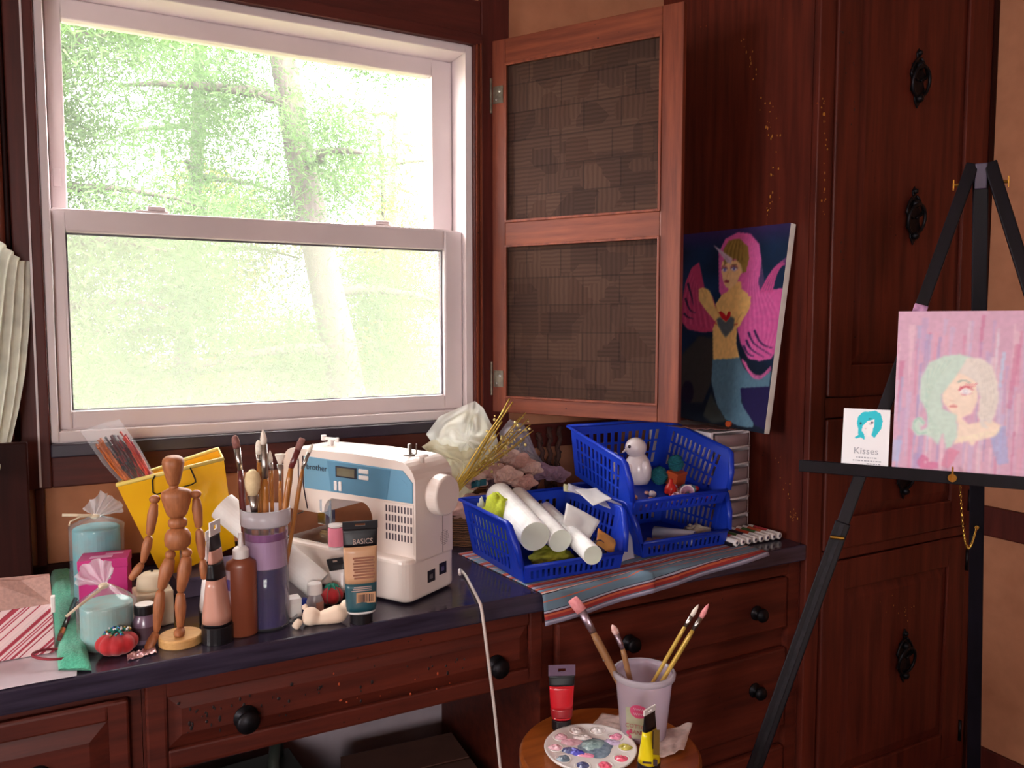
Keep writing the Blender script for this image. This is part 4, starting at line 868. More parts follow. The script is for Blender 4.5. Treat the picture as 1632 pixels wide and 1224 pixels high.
# --- clay lump, small bottle, white block, odds and ends
mat('clay', (226, 196, 172), (236, 214, 194), 20, .75, bmp=.15)
P = Pic(520, 994, CT); t = P.thing('clay_figure', 'lumpy cream modelling clay in front of the buff tube', 'clay'); k = P.k
def blob(pts, name):
    pp = [P.l(x, y, d * k) for x, y, d, r_ in pts]; rs = [r_ * k for *_, r_ in pts]; fine = []; fr = []
    for i in range(len(pp) - 1):
        for s in range(4): f = s / 4; g = f * f * (3 - 2 * f); fine.append(pp[i].lerp(pp[i + 1], f)); fr.append(rs[i] * (1 - g) + rs[i + 1] * g)
    fine.append(pp[-1]); fr.append(rs[-1])
    MB().tube([fine[0] - (fine[1] - fine[0])] + fine + [fine[-1] + (fine[-1] - fine[-2])], [fr[0] * .3] + fr + [fr[-1] * .3], 16).build(name, 'clay', t, smooth=True, sub=1)
blob([(486, 979, 0, 13), (497, 980, 0, 15), (510, 984, 0, 10.5), (524, 982, 0, 13), (540, 979, 0, 15), (549, 974, 4, 11), (554, 964, 10, 8)], 'body')
blob([(480, 984, -6, 6), (475, 988, -10, 6.5), (472, 992, -12, 6)], 'limb')
blob([(484, 968, 8, 4), (490, 966, 8, 4.5)], 'small_lump')
P = Pic(502, 972, CT); t = P.thing('small_bottle', 'little clear bottle with a white cap and pink label beside the clay', 'bottle'); k = P.k
MB().lathe([(.001, 0), (13 * k, 0), (14 * k, 2 * k), (13 * k, 16 * k), (9.5 * k, 24 * k), (9 * k, 28 * k), (.001, 28 * k)], 24).build('body', 'milky_plastic', t, smooth=True)
MB().lathe([(.001, 0), (12 * k, 0), (11.6 * k, 15 * k), (10.5 * k, 17 * k), (.001, 17 * k)], 24, Matrix.Translation((0, 0, 27 * k))).build('cap', 'white_plastic', t, bevel=.0008)
MB().grid(lambda u, v: Vector((14.4 * k * math.cos(-PI / 2 + .15 + u * 1.1), 14.4 * k * math.sin(-PI / 2 + .15 + u * 1.1), (1 + 15 * v) * k)), 8, 2).build('paper_label', 'peach_paint', t, smooth=True)
P = Pic(466, 982, CT, R(14)); k = P.k
t = P.thing('white_cube', 'small white carton beside the brush jar', 'carton'); MB().box(-13 * k, 13 * k, -.010, .018, 0, 30 * k).build('body', 'paper_white', t, bevel=.001); MB().box(-13.2 * k, 13.2 * k, -.0103, .0183, 22 * k, 30.2 * k).build('lid', 'white_plastic', t, bevel=.001)
P = Pic(484, 968, CT, R(10)); k = P.k
t = P.thing('blue_cap', 'small bright blue bottle cap behind the white carton', 'cap'); MB().lathe([(.001, 0), (6 * k, 0), (6 * k, 13 * k), (5 * k, 15 * k), (.001, 15 * k)], 20).build('shell', mat('blue_cap', (40, 70, 190), None, 20, .4), t, bevel=.0006); MB().lathe([(6 * k, 2 * k), (6.4 * k, 2 * k), (6.4 * k, 4 * k), (6 * k, 4 * k)], 20, caps=False).build('grip_ring', 'blue_cap', t)
q = onz(462, 992, CT); tag(MB().grid(lambda u, v: q + Vector(((u - .5) * .036, (v - .5) * .010 + (u - .5) * .03, .0015 + .005 * u * u + .002 * nz(u * 5, v * 3))), 14, 6).build('plastic_strip', 'cellophane_crumpled', smooth=True), 'crumpled strip of clear plastic before the white carton', 'plastic scrap')
# ================================================================ sewing machine
mat('machine_white', (228, 214, 206), (222, 206, 198), 4, .38, coat=.25)
mat('machine_blue', (106, 158, 186), (98, 148, 178), 4, .4)
mat('machine_blue_dark', (84, 138, 170), None, 4, .4)
mat('lcd', (112, 106, 84), (90, 84, 66), 12, .2, coat=.5)
mat('dark_slot', (70, 54, 66), None, 10, .6)
mat('logo_ink', (24, 30, 50), None, 10, .5)
AN = R(-60); FR = onz(650, 968, CT); Lm = .36; Dm = .158; Hm = .276
org = FR - Vector((math.cos(AN), math.sin(AN), 0)) * Lm
t = thing('sewing_machine', 'white sewing machine with a blue control panel', 'sewing machine', org, AN)
def rr(x0, x1, z0, z1, r, n=5, only=None):
    cs = [(x1 - r, z0 + r, -90), (x1 - r, z1 - r, 0), (x0 + r, z1 - r, 90), (x0 + r, z0 + r, 180)]; out = []
    for i, (cx, cz, a0) in enumerate(cs):
        if only is not None and i not in only: out.append(((x1, z0), (x1, z1), (x0, z1), (x0, z0))[i]); continue
        for j in range(n + 1): a = R(a0 + 90 * j / n); out.append((cx + r * math.cos(a), cz + r * math.sin(a)))
    return out
BT = .088; CX = .250; YA = .026
# base with rounded right corner, free-arm bed
def plan(x0, x1, y0, y1, rs):
    return [(x, y) for x, y in rr(x0, x1, y0, y1, rs)]
MB().slab(plan(0.02, Lm, 0, Dm, .022), 0.004, BT).build('base', 'machine_white', t, bevel=.008, seg=3)
for fx_, fy_ in ((.05, .03), (.33, .03), (.05, .13), (.33, .13)): MB().cyl((fx_, fy_, 0), (fx_, fy_, .005), .009, n=14).build('rubber_foot', 'black_matte', t)
# column + arm + head, one C profile
prof = [(CX, BT - .01), (Lm, BT - .01)] + [(Lm - .045 + .045 * math.cos(a), Hm - .045 + .045 * math.sin(a)) for a in [PI / 2 * i / 7 for i in range(8)]] + [(.20, Hm + .004)] + [(.028 + .03 * math.cos(a), Hm - .028 + .03 * math.sin(a)) for a in [PI / 2 + PI / 2 * i / 6 for i in range(7)]]
prof += [(-.004, .172)] + [(.018 + .022 * math.cos(a), .168 + .022 * math.sin(a)) for a in [PI + PI / 2 * i / 5 for i in range(6)]] + [(.100, .146), (.118, .150)] + [(.150 + .034 * math.cos(a), .150 + .034 * math.sin(a)) for a in [PI - PI / 2.6 * i / 4 for i in range(5)]]
prof += [(CX - .03 + .03 * math.cos(a), .150 + .034 * math.sin(a)) for a in [PI / 2 - PI / 2 * i / 6 for i in range(7)]]
MB().prism(prof, YA, Dm - .012).build('body', 'machine_white', t, bevel=.009, seg=3)
MB().prism([(CX + .03, .094), (Lm - .004, .094), (Lm - .004, .192), (CX + .03, .192)], YA - .0012, YA + .002).build('vent_panel', 'machine_white', t, bevel=.0005)
mb = MB()
for r_ in range(4):
    for c_ in range(9): mb.box(CX + .036 + c_ * .0078, CX + .0395 + c_ * .0078, YA - .0018, YA, .118 + r_ * .0185, .131 + r_ * .0185)
mb.build('vent_slots', 'dark_slot', t)
pn = [(.062, .196), (Lm - .006, .196), (Lm - .006, Hm - .04), (Lm - .03, Hm - .018), (.062, Hm - .012)]
pan = MB().prism(pn, YA - .0022, YA + .001).build('control_panel', 'machine_blue', t, bevel=.0008)
MB().prism([(.140, .197), (.290, .197), (.300, Hm - .02), (.130, Hm - .016)], YA - .0028, YA - .002).build('panel_inset', 'machine_blue_dark', pan)
MB().box(.154, .212, YA - .0042, YA - .002, .229, .252).build('screen_bezel', 'white_plastic', pan, bevel=.002)
MB().box(.159, .207, YA - .0050, YA - .004, .232, .249).build('display', 'lcd', pan, bevel=.0004)
for bx_, bz_, bw_, bh_ in ((.218, .2425, .026, .009), (.218, .230, .026, .009), (.150, .2005, .008, .020), (.163, .2005, .008, .020)):
    MB().box(bx_, bx_ + bw_, YA - .0055, YA - .002, bz_, bz_ + bh_).build('button', 'white_plastic', pan, bevel=.0015)
text('logo_lettering', 'brother', .0175, 'logo_ink', pan, Matrix.Translation((.100, YA - .0032, .2425)) @ UPRIGHT, 1.1)
mb = MB(); mb.prism([(.306, .232), (.318, .243), (.330, .240), (.342, .232)], YA - .0026, YA - .0022); mb.box(.306, .342, YA - .0026, YA - .0022, .2285, .2305); mb.build('model_mark', 'machine_blue', pan); mb = None
pan.children[-1].data.materials[0] = MATS['logo_ink']
# head details
MB().tube([(.058, YA - .001, Hm - .012), (.058, YA - .001, .20), (.064, YA - .001, .172), (.069, YA - .001, .152)], .0014, 6).tube([(.044, YA - .001, Hm - .02), (.044, YA - .001, .215), (.047, YA - .001, .195)], .0011, 6).build('thread_slot', 'dark_slot', t)
MB().box(.066, .090, YA + .03, YA + .06, .112, .146).build('needle_bar_housing', 'steel', t, bevel=.002)
MB().cyl((.078, YA + .045, .146), (.078, YA + .045, .108), .0035, n=10).cyl((.078, YA + .045, .110), (.078, YA + .045, .090), .0010, n=8).build('needle', 'steel', t)
MB().box(.072, .100, YA + .030, YA + .060, BT + .002, BT + .006).cyl((.092, YA + .045, BT + .005), (.092, YA + .045, .148), .0030, n=10).box(.070, .104, YA + .036, YA + .052, BT + .006, BT + .010).build('presser_foot', 'steel', t, bevel=.0005)
MB().tube([(.046, YA + .02, .152), (.040, YA + .012, .138), (.030, YA + .004, .134), (.024, YA, .138)], .0016, 6).build('thread_hook', 'steel', t)
MB().grid(lambda u, v: Vector((.108 + .026 * u, YA - .004 + .018 * math.sin(u * 3), .176 - .060 * v * (.4 + .6 * u))), 8, 8).build('clear_guard', clear('guard_plastic', alpha=.4, rough=.15, diff=(200, 214, 230)), t, smooth=True, solid=.001)
MB().box(.022, .17, .010, .120, BT - .001, BT + .0015).build('needle_plate', 'steel', t, bevel=.0008)
# top: bobbin winder, guide, spool pin
MB().lathe([(.014, 0), (.015, .0015), (.010, .003), (.004, .004), (.004, .022), (.001, .023)], 18, Matrix.Translation((.295, .090, Hm + .001))).build('bobbin_winder', 'steel', t, smooth=True)
MB().cyl((.309, .094, Hm), (.309, .094, Hm + .024), .0016, n=8).build('winder_stop', 'steel', t)
MB().lathe([(.001, 0), (.005, 0), (.005, .014), (.013, .016), (.013, .019), (.001, .020)], 20, Matrix.Translation((.338, .075, Hm - .012))).build('spool_cap_pin', 'machine_white', t, smooth=True)
MB().box(.068, .078, .088, .098, Hm - .002, Hm + .016).box(.052, .094, .090, .096, Hm + .014, Hm + .020).cyl((.052, .093, Hm + .012), (.052, .093, Hm + .024), .006, n=10).cyl((.092, .093, Hm + .011), (.092, .093, Hm + .021), .004, n=10).build('thread_guide', 'white_plastic', t, bevel=.001)
MB().lathe([(.001, 0), (.011, 0), (.011, .001), (.001, .0012)], 16, Matrix.Translation((.066, .060, Hm - .001))).build('tension_dial', 'steel', t)
# right end
hw = MB().lathe([(.001, -.004), (.033, -.004), (.0335, 0), (.0335, .004), (.040, .006), (.041, .010), (.040, .030), (.037, .033), (.001, .033)], 36, Matrix.Translation((Lm, .088, .205)) @ Matrix.Rotation(R(90), 4, 'Y')).build('handwheel', 'machine_white', t, smooth=False, bevel=.0015)
for y_, z_ in ((.062, .030), (.100, .036)):
    s_ = MB().box(Lm - .002, Lm + .0008, y_, y_ + .024, z_, z_ + .024).build('socket', 'black_plastic', t, bevel=.0004); MB().box(Lm + .0004, Lm + .0014, y_ + .005, y_ + .015, z_ + .007, z_ + .016).build('pins', 'steel', s_)
mb = MB()
for i in range(9):
    for j in range(9):
        if (i - 4) ** 2 + (j - 4) ** 2 < 20: mb.cyl((Lm - .001, .105 + i * .0033, .096 + j * .0036), (Lm + .0004, .105 + i * .0033, .096 + j * .0036), .0008, n=5)
mb.build('speaker_holes', 'dark_slot', t)
MB().box(Lm - .0005, Lm + .0003, .112, .113, .08, Hm - .055).build('seam', 'dark_slot', t)
# thread spool on the bed
sw = onz(536, 873, CT + BT + .002)
t = thing('thread_spool', 'pink thread spool standing on the sewing machine bed', 'spool', sw); k = mpp(sw)
MB().lathe([(.001, 0), (12.5 * k, 0), (12.5 * k, 3 * k), (5 * k, 5 * k), (5 * k, 33 * k), (12 * k, 35 * k), (12 * k, 38 * k), (3 * k, 38.5 * k), (.001, 38 * k)], 24).build('reel', 'white_plastic', t)
m, nt, b = newmat('pink_thread'); v = coords(nt, (1, 1, 1)); wv = nt.nodes.new('ShaderNodeTexWave'); wv.bands_direction = 'Z'; wv.inputs['Scale'].default_value = 260; nt.links.new(v, wv.inputs[0]); b.inputs['Roughness'].default_value = .6
nt.links.new(ramp(nt, wv.outputs[0], [(0, (226, 110, 140)), (1, (244, 160, 178))]), b.inputs['Base Color']); bump(nt, b, wv.outputs[0], .4); MATS['pink_thread'] = m
MB().lathe([(12.2 * k, 4 * k), (12.6 * k, 10 * k), (12.6 * k, 28 * k), (12.0 * k, 34 * k)], 24, caps=False).build('thread', 'pink_thread', t, smooth=True)
# paper scrap lying on the bed
q = onz(548, 900, CT + BT + .003)
# white power cable
pts = [FR + Vector((math.cos(AN + PI / 2), math.sin(AN + PI / 2), 0)) * .165 + Vector((.004, .0, .02)), onz(733, 908, CT + .012), onz(742, 918, CT + .004), onz(752, 936, CT + .004)]
pts += [Vector((onz(764, 962, CT).x, YF + .004, CT + .0045)), ony(768, 974, YF - .006)]
for x, y in ((778, 1050), (788, 1130), (797, 1220)): pts.append(ony(x, y, YF - .012))
l0 = pts[-1]; pts += [Vector((l0.x + .012, l0.y - .01, .30)), Vector((l0.x + .02, l0.y - .02, .05)), Vector((l0.x + .05, l0.y - .03, .006)), Vector((l0.x + .2, l0.y - .06, .006))]
def smooth(pts, n=6):
    out = []
    P_ = [pts[0]] + list(pts) + [pts[-1]]
    for i in range(1, len(P_) - 2):
        a, b_, c, d = P_[i - 1], P_[i], P_[i + 1], P_[i + 2]
        for s in range(n):
            f = s / n; out.append(.5 * ((2 * b_) + (c - a) * f + (2 * a - 5 * b_ + 4 * c - d) * f * f + (3 * b_ - a - 3 * c + d) * f ** 3))
    out.append(Vector(pts[-1])); return out
tag(MB().tube(smooth([Vector(p) for p in pts]), .0032, 8).build('power_cable', mat('cable_white', (222, 206, 200), None, 9, .5), smooth=True), 'white power cable hanging over the worktop edge from the sewing machine', 'cable')

# ================================================================ striped runner cloth
m, nt, b = newmat('runner_stripes'); v = coords(nt, (1, 1, 1), 'UV'); sx_ = nt.nodes.new('ShaderNodeSeparateXYZ'); nt.links.new(v, sx_.inputs[0])
fr_ = nt.nodes.new('ShaderNodeMath'); fr_.operation = 'FRACT'; ml = nt.nodes.new('ShaderNodeMath'); ml.operation = 'MULTIPLY'; ml.inputs[1].default_value = 4.3; nt.links.new(sx_.outputs[1], ml.inputs[0]); nt.links.new(ml.outputs[0], fr_.inputs[0])
st = [(0, (150, 144, 168)), (.055, (176, 170, 190)), (.09, (90, 100, 120)), (.12, (150, 44, 44)), (.20, (188, 92, 60)), (.25, (96, 24, 40)), (.28, (168, 168, 186)), (.32, (40, 30, 50)), (.335, (100, 124, 142)), (.52, (190, 96, 70)), (.545, (104, 128, 146)), (.68, (40, 30, 44)), (.70, (196, 176, 170)), (.73, (190, 90, 66)), (.76, (100, 124, 142)), (.86, (150, 44, 44)), (.93, (200, 120, 90)), (.97, (60, 60, 80))]
c = ramp(nt, fr_.outputs[0], st)
for nd in nt.nodes:
    if nd.type == 'VALTORGB': nd.color_ramp.interpolation = 'CONSTANT'
nt.links.new(c, b.inputs['Base Color']); b.inputs['Roughness'].default_value = .95; bump(nt, b, noisef(nt, v, 700, 1), .4, .0006); MATS['runner_stripes'] = m
FL = Vector((.805, 1.298)); BLk = Vector((.766, 1.70)); dv = (BLk - FL); du = Vector((dv.y, -dv.x)).normalized(); dv_l = dv.length
def runner(u, v):
    s = u * .62; p = FL + du * s + dv * v
    bulge = 1.3 * math.exp(-((s - .250) / .020) ** 2) - .9 * math.exp(-((s - .292) / .018) ** 2) + .3 * math.exp(-((s - .335) / .02) ** 2)
    lift = .0035 * max(0, nz(u * 7, v * 5, 3)) * (1 if v < .3 else .3)
    ed = YF - .004
    if p.y >= ed: return Vector((p.x, p.y, CT + .002 + lift + .016 * max(0, bulge) * max(0, 1 - v * 5)))
    dn = ed - p.y; r0 = .008
    y_ = ed - min(dn, r0) * .7 - .004 * math.sin(u * 16) * min(1, dn / .03) - max(0, bulge) * .012; z_ = CT + .002 - max(0, dn - r0 * .4)
    return Vector((p.x + .01 * bulge, y_ - .002, z_ + .006 * max(0, bulge)))
run = MB().grid(runner, 70, 48).build('runner_cloth', 'runner_stripes', smooth=True, solid=.0016)
tag(run, 'striped woven runner under the blue bins hanging over the edge', 'cloth')

# ================================================================ blue stacking bins
m, nt, b = newmat('bin_blue'); nt.links.new(ramp(nt, noisef(nt, coords(nt), 5), [(.3, (28, 58, 182)), (.7, (42, 82, 212))]), b.inputs['Base Color']); b.inputs['Roughness'].default_value = .3
tlb = nt.nodes.new('ShaderNodeBsdfTranslucent'); tlb.inputs[0].default_value = rgba((60, 100, 235)); mx = nt.nodes.new('ShaderNodeMixShader'); mx.inputs[0].default_value = .42
nt.links.new(b.outputs[0], mx.inputs[1]); nt.links.new(tlb.outputs[0], mx.inputs[2]); nt.links.new(mx.outputs[0], nt.nodes['Material Output'].inputs[0]); MATS['bin_blue'] = m
def lattice(mb, p00, p10, p11, p01, nu, rows, mu=.06, mv=.12, bar=.45, gap=.16):
    """quad with rows of upright slots cut out"""
    p00, p10, p11, p01 = map(Vector, (p00, p10, p11, p01))
    def at_(u, v): return (p00 * (1 - u) + p10 * u) * (1 - v) + (p01 * (1 - u) + p11 * u) * v
    us = [0, mu]; w_ = (1 - 2 * mu) / nu
    for i in range(nu): us += [mu + w_ * (i + 1 - bar), mu + w_ * (i + 1)]
    us[-1] = 1 - mu; us.append(1.0)
    hv = (1 - 2 * mv) / rows; vs = [0, mv]
    for j in range(rows): vs += [mv + hv * (j + 1 - gap), mv + hv * (j + 1)]
    vs.append(1.0)
    if abs(vs[-1] - vs[-2]) < 1e-6: vs.pop()
    U, V = len(us), len(vs); pts = [at_(u, v) for v in vs for u in us]; fs = []
    for j in range(V - 1):
        for i in range(U - 1):
            if i % 2 == 1 and i < U - 2 and j % 2 == 1 and j < V - 2: continue
            fs.append((j * U + i, j * U + i + 1, (j + 1) * U + i + 1, (j + 1) * U + i))
    mb.add(pts, fs)
def make_bin(label, loc, rot, W=.262, D=.262, H=.124, fl=.035):
    t = thing('storage_bin', label, 'storage bin', loc, 0, 'blue plastic stacking bins'); t.rotation_euler = rot
    s = .018; w0, w1 = W / 2 - s, W / 2 + .004; d0, d1 = .012, D
    b0, b1, b2, b3 = (-w0, 0, 0), (w0, 0, 0), (w0, d1 - .014, 0), (-w0, d1 - .014, 0)
    hp = .045                                      # depth of the sloping front opening
    T = lambda sx, y, z: (sx * (w0 + (w1 - w0) * z / H), y - .012 * z / H * (1 if y < .05 else 0) + (.014 * z / H if y > .2 else 0), z)
    for sx, nm in ((-1, 'side_wall'), (1, 'side_wall')):
        mb = MB(); lattice(mb, T(sx, hp, 0), T(sx, d1 - .014, 0), T(sx, d1 - .014, H), T(sx, hp, H), 11, 3)
        mb.add([T(sx, 0, 0), T(sx, hp, 0), T(sx, hp, H), T(sx, hp * .75, H * .93), T(sx, hp * .25, H * .6), T(sx, .004, fl)], [(0, 1, 2, 3, 4, 5)])
        mb.build(nm, 'bin_blue', t, solid=.0022)
        q_ = [T(sx, d1, H), T(sx, hp, H), T(sx, hp * .75, H * .95), T(sx, hp * .25, H * .62), T(sx, -.002, fl)]
        MB().tube([Vector(p) + Vector((sx * .003, 0, 0)) for p in q_], [.0035, .005, .007, .008, .006], 8).build('rim', 'bin_blue', t, smooth=True)
    mb = MB(); lattice(mb, b3, b2, T(1, d1 - .014, H), T(-1, d1 - .014, H), 12, 3); mb.build('back_wall', 'bin_blue', t, solid=.0022)
    MB().tube([T(-1, d1, H), T(1, d1, H)], .004, 8).build('rim', 'bin_blue', t, smooth=True)
    mb = MB(); lattice(mb, b0, b1, (w0 + .004, -.006, fl), (-w0 - .004, -.006, fl), 16, 1, mv=.2, bar=.5); mb.build('front_lip', 'bin_blue', t, solid=.0022)
    MB().tube([(-w0 - .004, -.006, fl), (w0 + .004, -.006, fl)], .004, 8).build('rim', 'bin_blue', t, smooth=True)
    MB().box(-w0, w0, 0, d1 - .014, .0012, .0034).build('floor_panel', 'bin_blue', t)
    return t
bin1 = make_bin('blue plastic bin holding white paper rolls beside the sewing machine', (.915, 1.428, CT + .0045), (0, 0, R(-1)), W=.276, D=.27)
bin2 = make_bin('lower blue plastic bin of the stack, beside the marker pack', (1.250, 1.462, CT + .0045), (0, 0, 0), W=.286)
bin3 = make_bin('upper blue plastic bin of the stack, with a white figurine', (1.236, 1.470, CT + .106), (R(12), 0, 0), W=.306)

# contents of the first bin
PR = mat('paper_roll_white', (248, 246, 244), None, 20, .8)
def roll(label, a, b_, r_, g='white paper rolls in the blue bin', hollow=False):
    t = thing('paper_roll', label, 'paper roll', a, 0, g); d = Vector(b_) - Vector(a); L = d.length
    MB().lathe([(.001, 0), (r_, 0), (r_, L), (.001, L)] if not hollow else [(r_ * .93, 0), (r_, 0), (r_, L), (r_ * .93, L), (r_ * .93, 0)], 32, frame((0, 0, 0), d), caps=False).build('sheet_roll', PR, t, bevel=.0006)
    MB().lathe([(.001, -.0004), (r_ * .97, -.0004), (r_ * .97, .0006), (.001, .0006)], 32, frame((0, 0, 0), d)).build('end_disc', mat('roll_end', (226, 232, 216), None, 9, .8), t); return t
z0 = CT + .01
ra = onz(853, 855, CT + .090); rb = ony(795, 790, 1.70)
roll('fat white paper roll, nearest the sewing machine in the blue bin', ra, rb, .033)
ra2 = onz(893, 862, CT + .075); rb2 = ony(825, 792, 1.72)
roll('white paper roll in the middle of the blue bin', ra2, rb2, .026)
ra3 = onz(945, 885, CT + .058); rb3 = ony(868, 812, 1.70)
roll('white paper roll beside the folded white sheet in the blue bin', ra3, rb3, .021)
def quadsheet(name, label, cat, pts, Ys, mt, amp=.004, seed=0, n=12, solid=.0006, kind=None):
    c = [ony(x, y, Y_) for (x, y), Y_ in zip(pts, Ys)]; nn = (c[1] - c[0]).cross(c[3] - c[0]).normalized()
    o = MB().grid(lambda u, v: (c[0] * (1 - u) + c[1] * u) * (1 - v) + (c[3] * (1 - u) + c[2] * u) * v + nn * amp * nz(u * 2.4 + seed, v * 2.4, seed), n, n).build(name, mt, smooth=True, solid=solid)
    return tag(o, label, cat)
thin('orange_paper', (250, 184, 96), .35, scale=8); thin('grey_paper', (206, 202, 216), .25, scale=8); thin('lime_cloth', (224, 236, 70), .35); thin('olive_cloth', (170, 170, 50), .2)
quadsheet('folded_sheet', 'folded white paper sheet standing in the blue bin', 'paper', [(897, 835), (938, 862), (957, 830), (903, 801)], [1.52, 1.47, 1.49, 1.54], 'paper_thin', .006, 2)
quadsheet('orange_envelope', 'orange paper envelope at the right side of the blue bin', 'envelope', [(950, 868), (978, 884), (982, 860), (953, 842)], [1.455, 1.445, 1.46, 1.47], 'orange_paper', .004, 4)
def heap(name, label, cat, c, rx, ry, rz, mt, seed, amp=.35, freq=2.2, grp=None, n=40):
    """crumpled cloth lump resting on its underside"""
    c = Vector(c)
    def fn(u, v):
        a = 2 * PI * u; e = PI * v; d = Vector((math.cos(a) * math.sin(e), math.sin(a) * math.sin(e), -math.cos(e)))
        f = 1 + amp * (abs(nz(d.x * freq + seed, d.y * freq, d.z * freq)) * 2 - .4) + amp * .4 * nz(d.x * freq * 3, d.y * freq * 3 + seed, d.z * freq * 3)
        p = Vector((d.x * rx, d.y * ry, d.z * rz)) * f; p.z = max(p.z, -rz * .8); return c + p + Vector((0, 0, rz * .8))
    o = MB().grid(fn, n, n // 2, wrap=True).build(name, mt, smooth=True); return tag(o, label, cat, grp)
q = onz(790, 850, CT + .07)
heap('lime_cloth', 'crumpled lime-yellow cloth at the left side of the blue bin', 'cloth', (.832, 1.625, CT + .012), .030, .055, .078, 'lime_cloth', 3, .16, 1.5)
heap('olive_cloth', 'crumpled olive-green cloth under the paper rolls in the blue bin', 'cloth', (.90, 1.495, CT + .012), .045, .040, .022, 'olive_cloth', 8, .3)
heap('white_rag', 'white rag poking out behind the lime cloth', 'cloth', (.815, 1.672, CT + .012), .016, .016, .066, 'cloth_white', 12, .25)
P = Pic(918, 884, CT + .012); 
t = thing('glass_tumbler', 'small grey glass tumbler lying under the paper rolls in the bin', 'glass', (.985, 1.475, CT + .034), R(20))
M = Matrix.Rotation(R(78), 4, 'X')
MB().lathe([(.001, -.03), (.022, -.03), (.025, .03), (.0235, .03), (.0205, -.027), (.001, -.027)], 26, M, caps=False).build('wall', clear('grey_glass', (200, 195, 205), .3, .05, (150, 140, 155)), t, smooth=True); MB().lathe([(.0255, .029), (.0258, .031), (.0232, .031)], 26, M, caps=False).build('lip', 'grey_glass', t)
quadsheet('pattern_envelope', 'folded sewing pattern sheets resting on the rim between the bins', 'paper', [(905, 782), (998, 820), (990, 805), (906, 770)], [1.56, 1.47, 1.50, 1.60], 'grey_paper', .004, 6, solid=.002)
quadsheet('white_note', 'folded white note on top of the pattern sheets', 'paper', [(916, 780), (945, 806), (975, 795), (950, 778)], [1.56, 1.50, 1.49, 1.55], 'paper_thin', .002, 9)
quadsheet('yellow_note', 'pale yellow striped paper strip above the pattern sheets', 'paper', [(898, 783), (972, 794), (968, 788), (898, 771)], [1.585, 1.53, 1.56, 1.60], thin('pale_yellow', (214, 212, 170), .2), .003, 14)
quadsheet('white_card', 'white card standing between the first bin and the stacked bins', 'paper', [(985, 912), (1012, 895), (1006, 850), (994, 835)], [1.455, 1.47, 1.50, 1.50], 'grey_paper', .002, 4)

# contents of the upper bin (its floor slopes with the bin)
up = Matrix.Translation((1.236, 1.470, CT + .106)) @ Matrix.Rotation(R(12), 4, 'X')
def inbin(x, y, z=.005): return up @ Vector((x, y, z))
mat('porcelain', (226, 214, 214), (214, 200, 202), 12, .3, coat=.4); mat('teal_yarn', (20, 110, 122), (12, 84, 98), 160, .9, bmp=.8); mat('orange_box', (206, 84, 32), None, 10, .5); mat('red_plastic', (204, 40, 30), None, 10, .35); mat('pink_cup', (214, 160, 186), None, 10, .4)
fg = inbin(-.012, .150)
t = thing('figurine', 'white glazed bird figurine standing in the upper blue bin', 'figurine', fg, facing(fg)); t.scale = (1.3, 1.3, 1.3)
MB().lathe([(.001, 0), (.020, 0), (.026, .012), (.027, .030), (.022, .046), (.015, .056), (.001, .062)], 24, None, 1, .9).build('body', 'porcelain', t, smooth=True)
h_ = MB().ball((-.004, -.004, .070), .021, .019, .020, 20).build('head', 'porcelain', t, smooth=True)
MB().cyl((-.022, -.012, .067), (-.030, -.018, .062), .0035, .0006, n=8).build('beak', 'porcelain', h_, smooth=True); MB().ball((-.016, -.018, .074), .0035).build('eye', 'dark_slot', h_)
MB().ball((.014, -.016, .030), .010, .007, .018).ball((-.016, -.018, .026), .008, .006, .015).build('wing', 'porcelain', t, smooth=True)
fg = inbin(-.055, .19)
t = thing('figurine', 'tiny white figurine at the left back of the upper blue bin', 'figurine', fg, facing(fg)); MB().lathe([(.001, 0), (.012, 0), (.010, .03), (.006, .05), (.001, .054)], 16).build('body', 'porcelain', t, smooth=True); MB().ball((0, 0, .060), .009).ball((-.008, 0, .066), .004).build('head', 'porcelain', t, smooth=True)
def yarn(label, c, r_, seed):
    c = Vector(c); rnd = random.Random(seed); t = thing('yarn_ball', label, 'yarn', c); pts = []
    for i in range(150):
        a = i * .9; b_ = i * .217 + seed; d = Vector((math.cos(a) * math.cos(b_), math.sin(a) * math.cos(b_), math.sin(b_))); pts.append(Vector((0, 0, r_ * .9)) + d * r_ * (.92 + .1 * rnd.random()))
    MB().tube(pts, .0022, 5).build('strand', 'teal_yarn', t, smooth=True); MB().ball((0, 0, r_ * .9), r_ * .9).build('core', 'teal_yarn', t, smooth=True)
yarn('teal yarn ball in the upper blue bin, beside the figurine', inbin(.045, .135), .022, 2)
yarn('teal yarn tangle above the orange box in the upper blue bin', inbin(.086, .128, .040), .020, 5)
c = inbin(.084, .122); t = thing('orange_box', 'small orange cardboard box in the upper blue bin', 'box', c, R(20)); t.rotation_euler[0] = R(13)
MB().box(-.024, .024, -.016, .016, 0, .028).build('body', 'orange_box', t, bevel=.001); MB().box(-.0245, .0245, -.0165, .0165, .028, .034).build('lid', 'orange_box', t, bevel=.001)
c = inbin(.030, .070); t = thing('toy_cap', 'shiny red plastic bottle top in the upper blue bin', 'bottle top', c); MB().lathe([(.001, 0), (.014, 0), (.015, .014), (.011, .022), (.006, .026), (.005, .036), (.001, .037)], 18).build('shell', 'red_plastic', t, smooth=True); MB().lathe([(.0155, .003), (.016, .003), (.016, .009), (.0155, .009)], 18, caps=False).build('grip_ring', 'red_plastic', t)
c = inbin(.052, .042, .019); t = thing('paper_cup', 'small pink cup lying at the front of the upper blue bin', 'cup', c, R(-25)); M = Matrix.Rotation(R(80), 4, 'X')
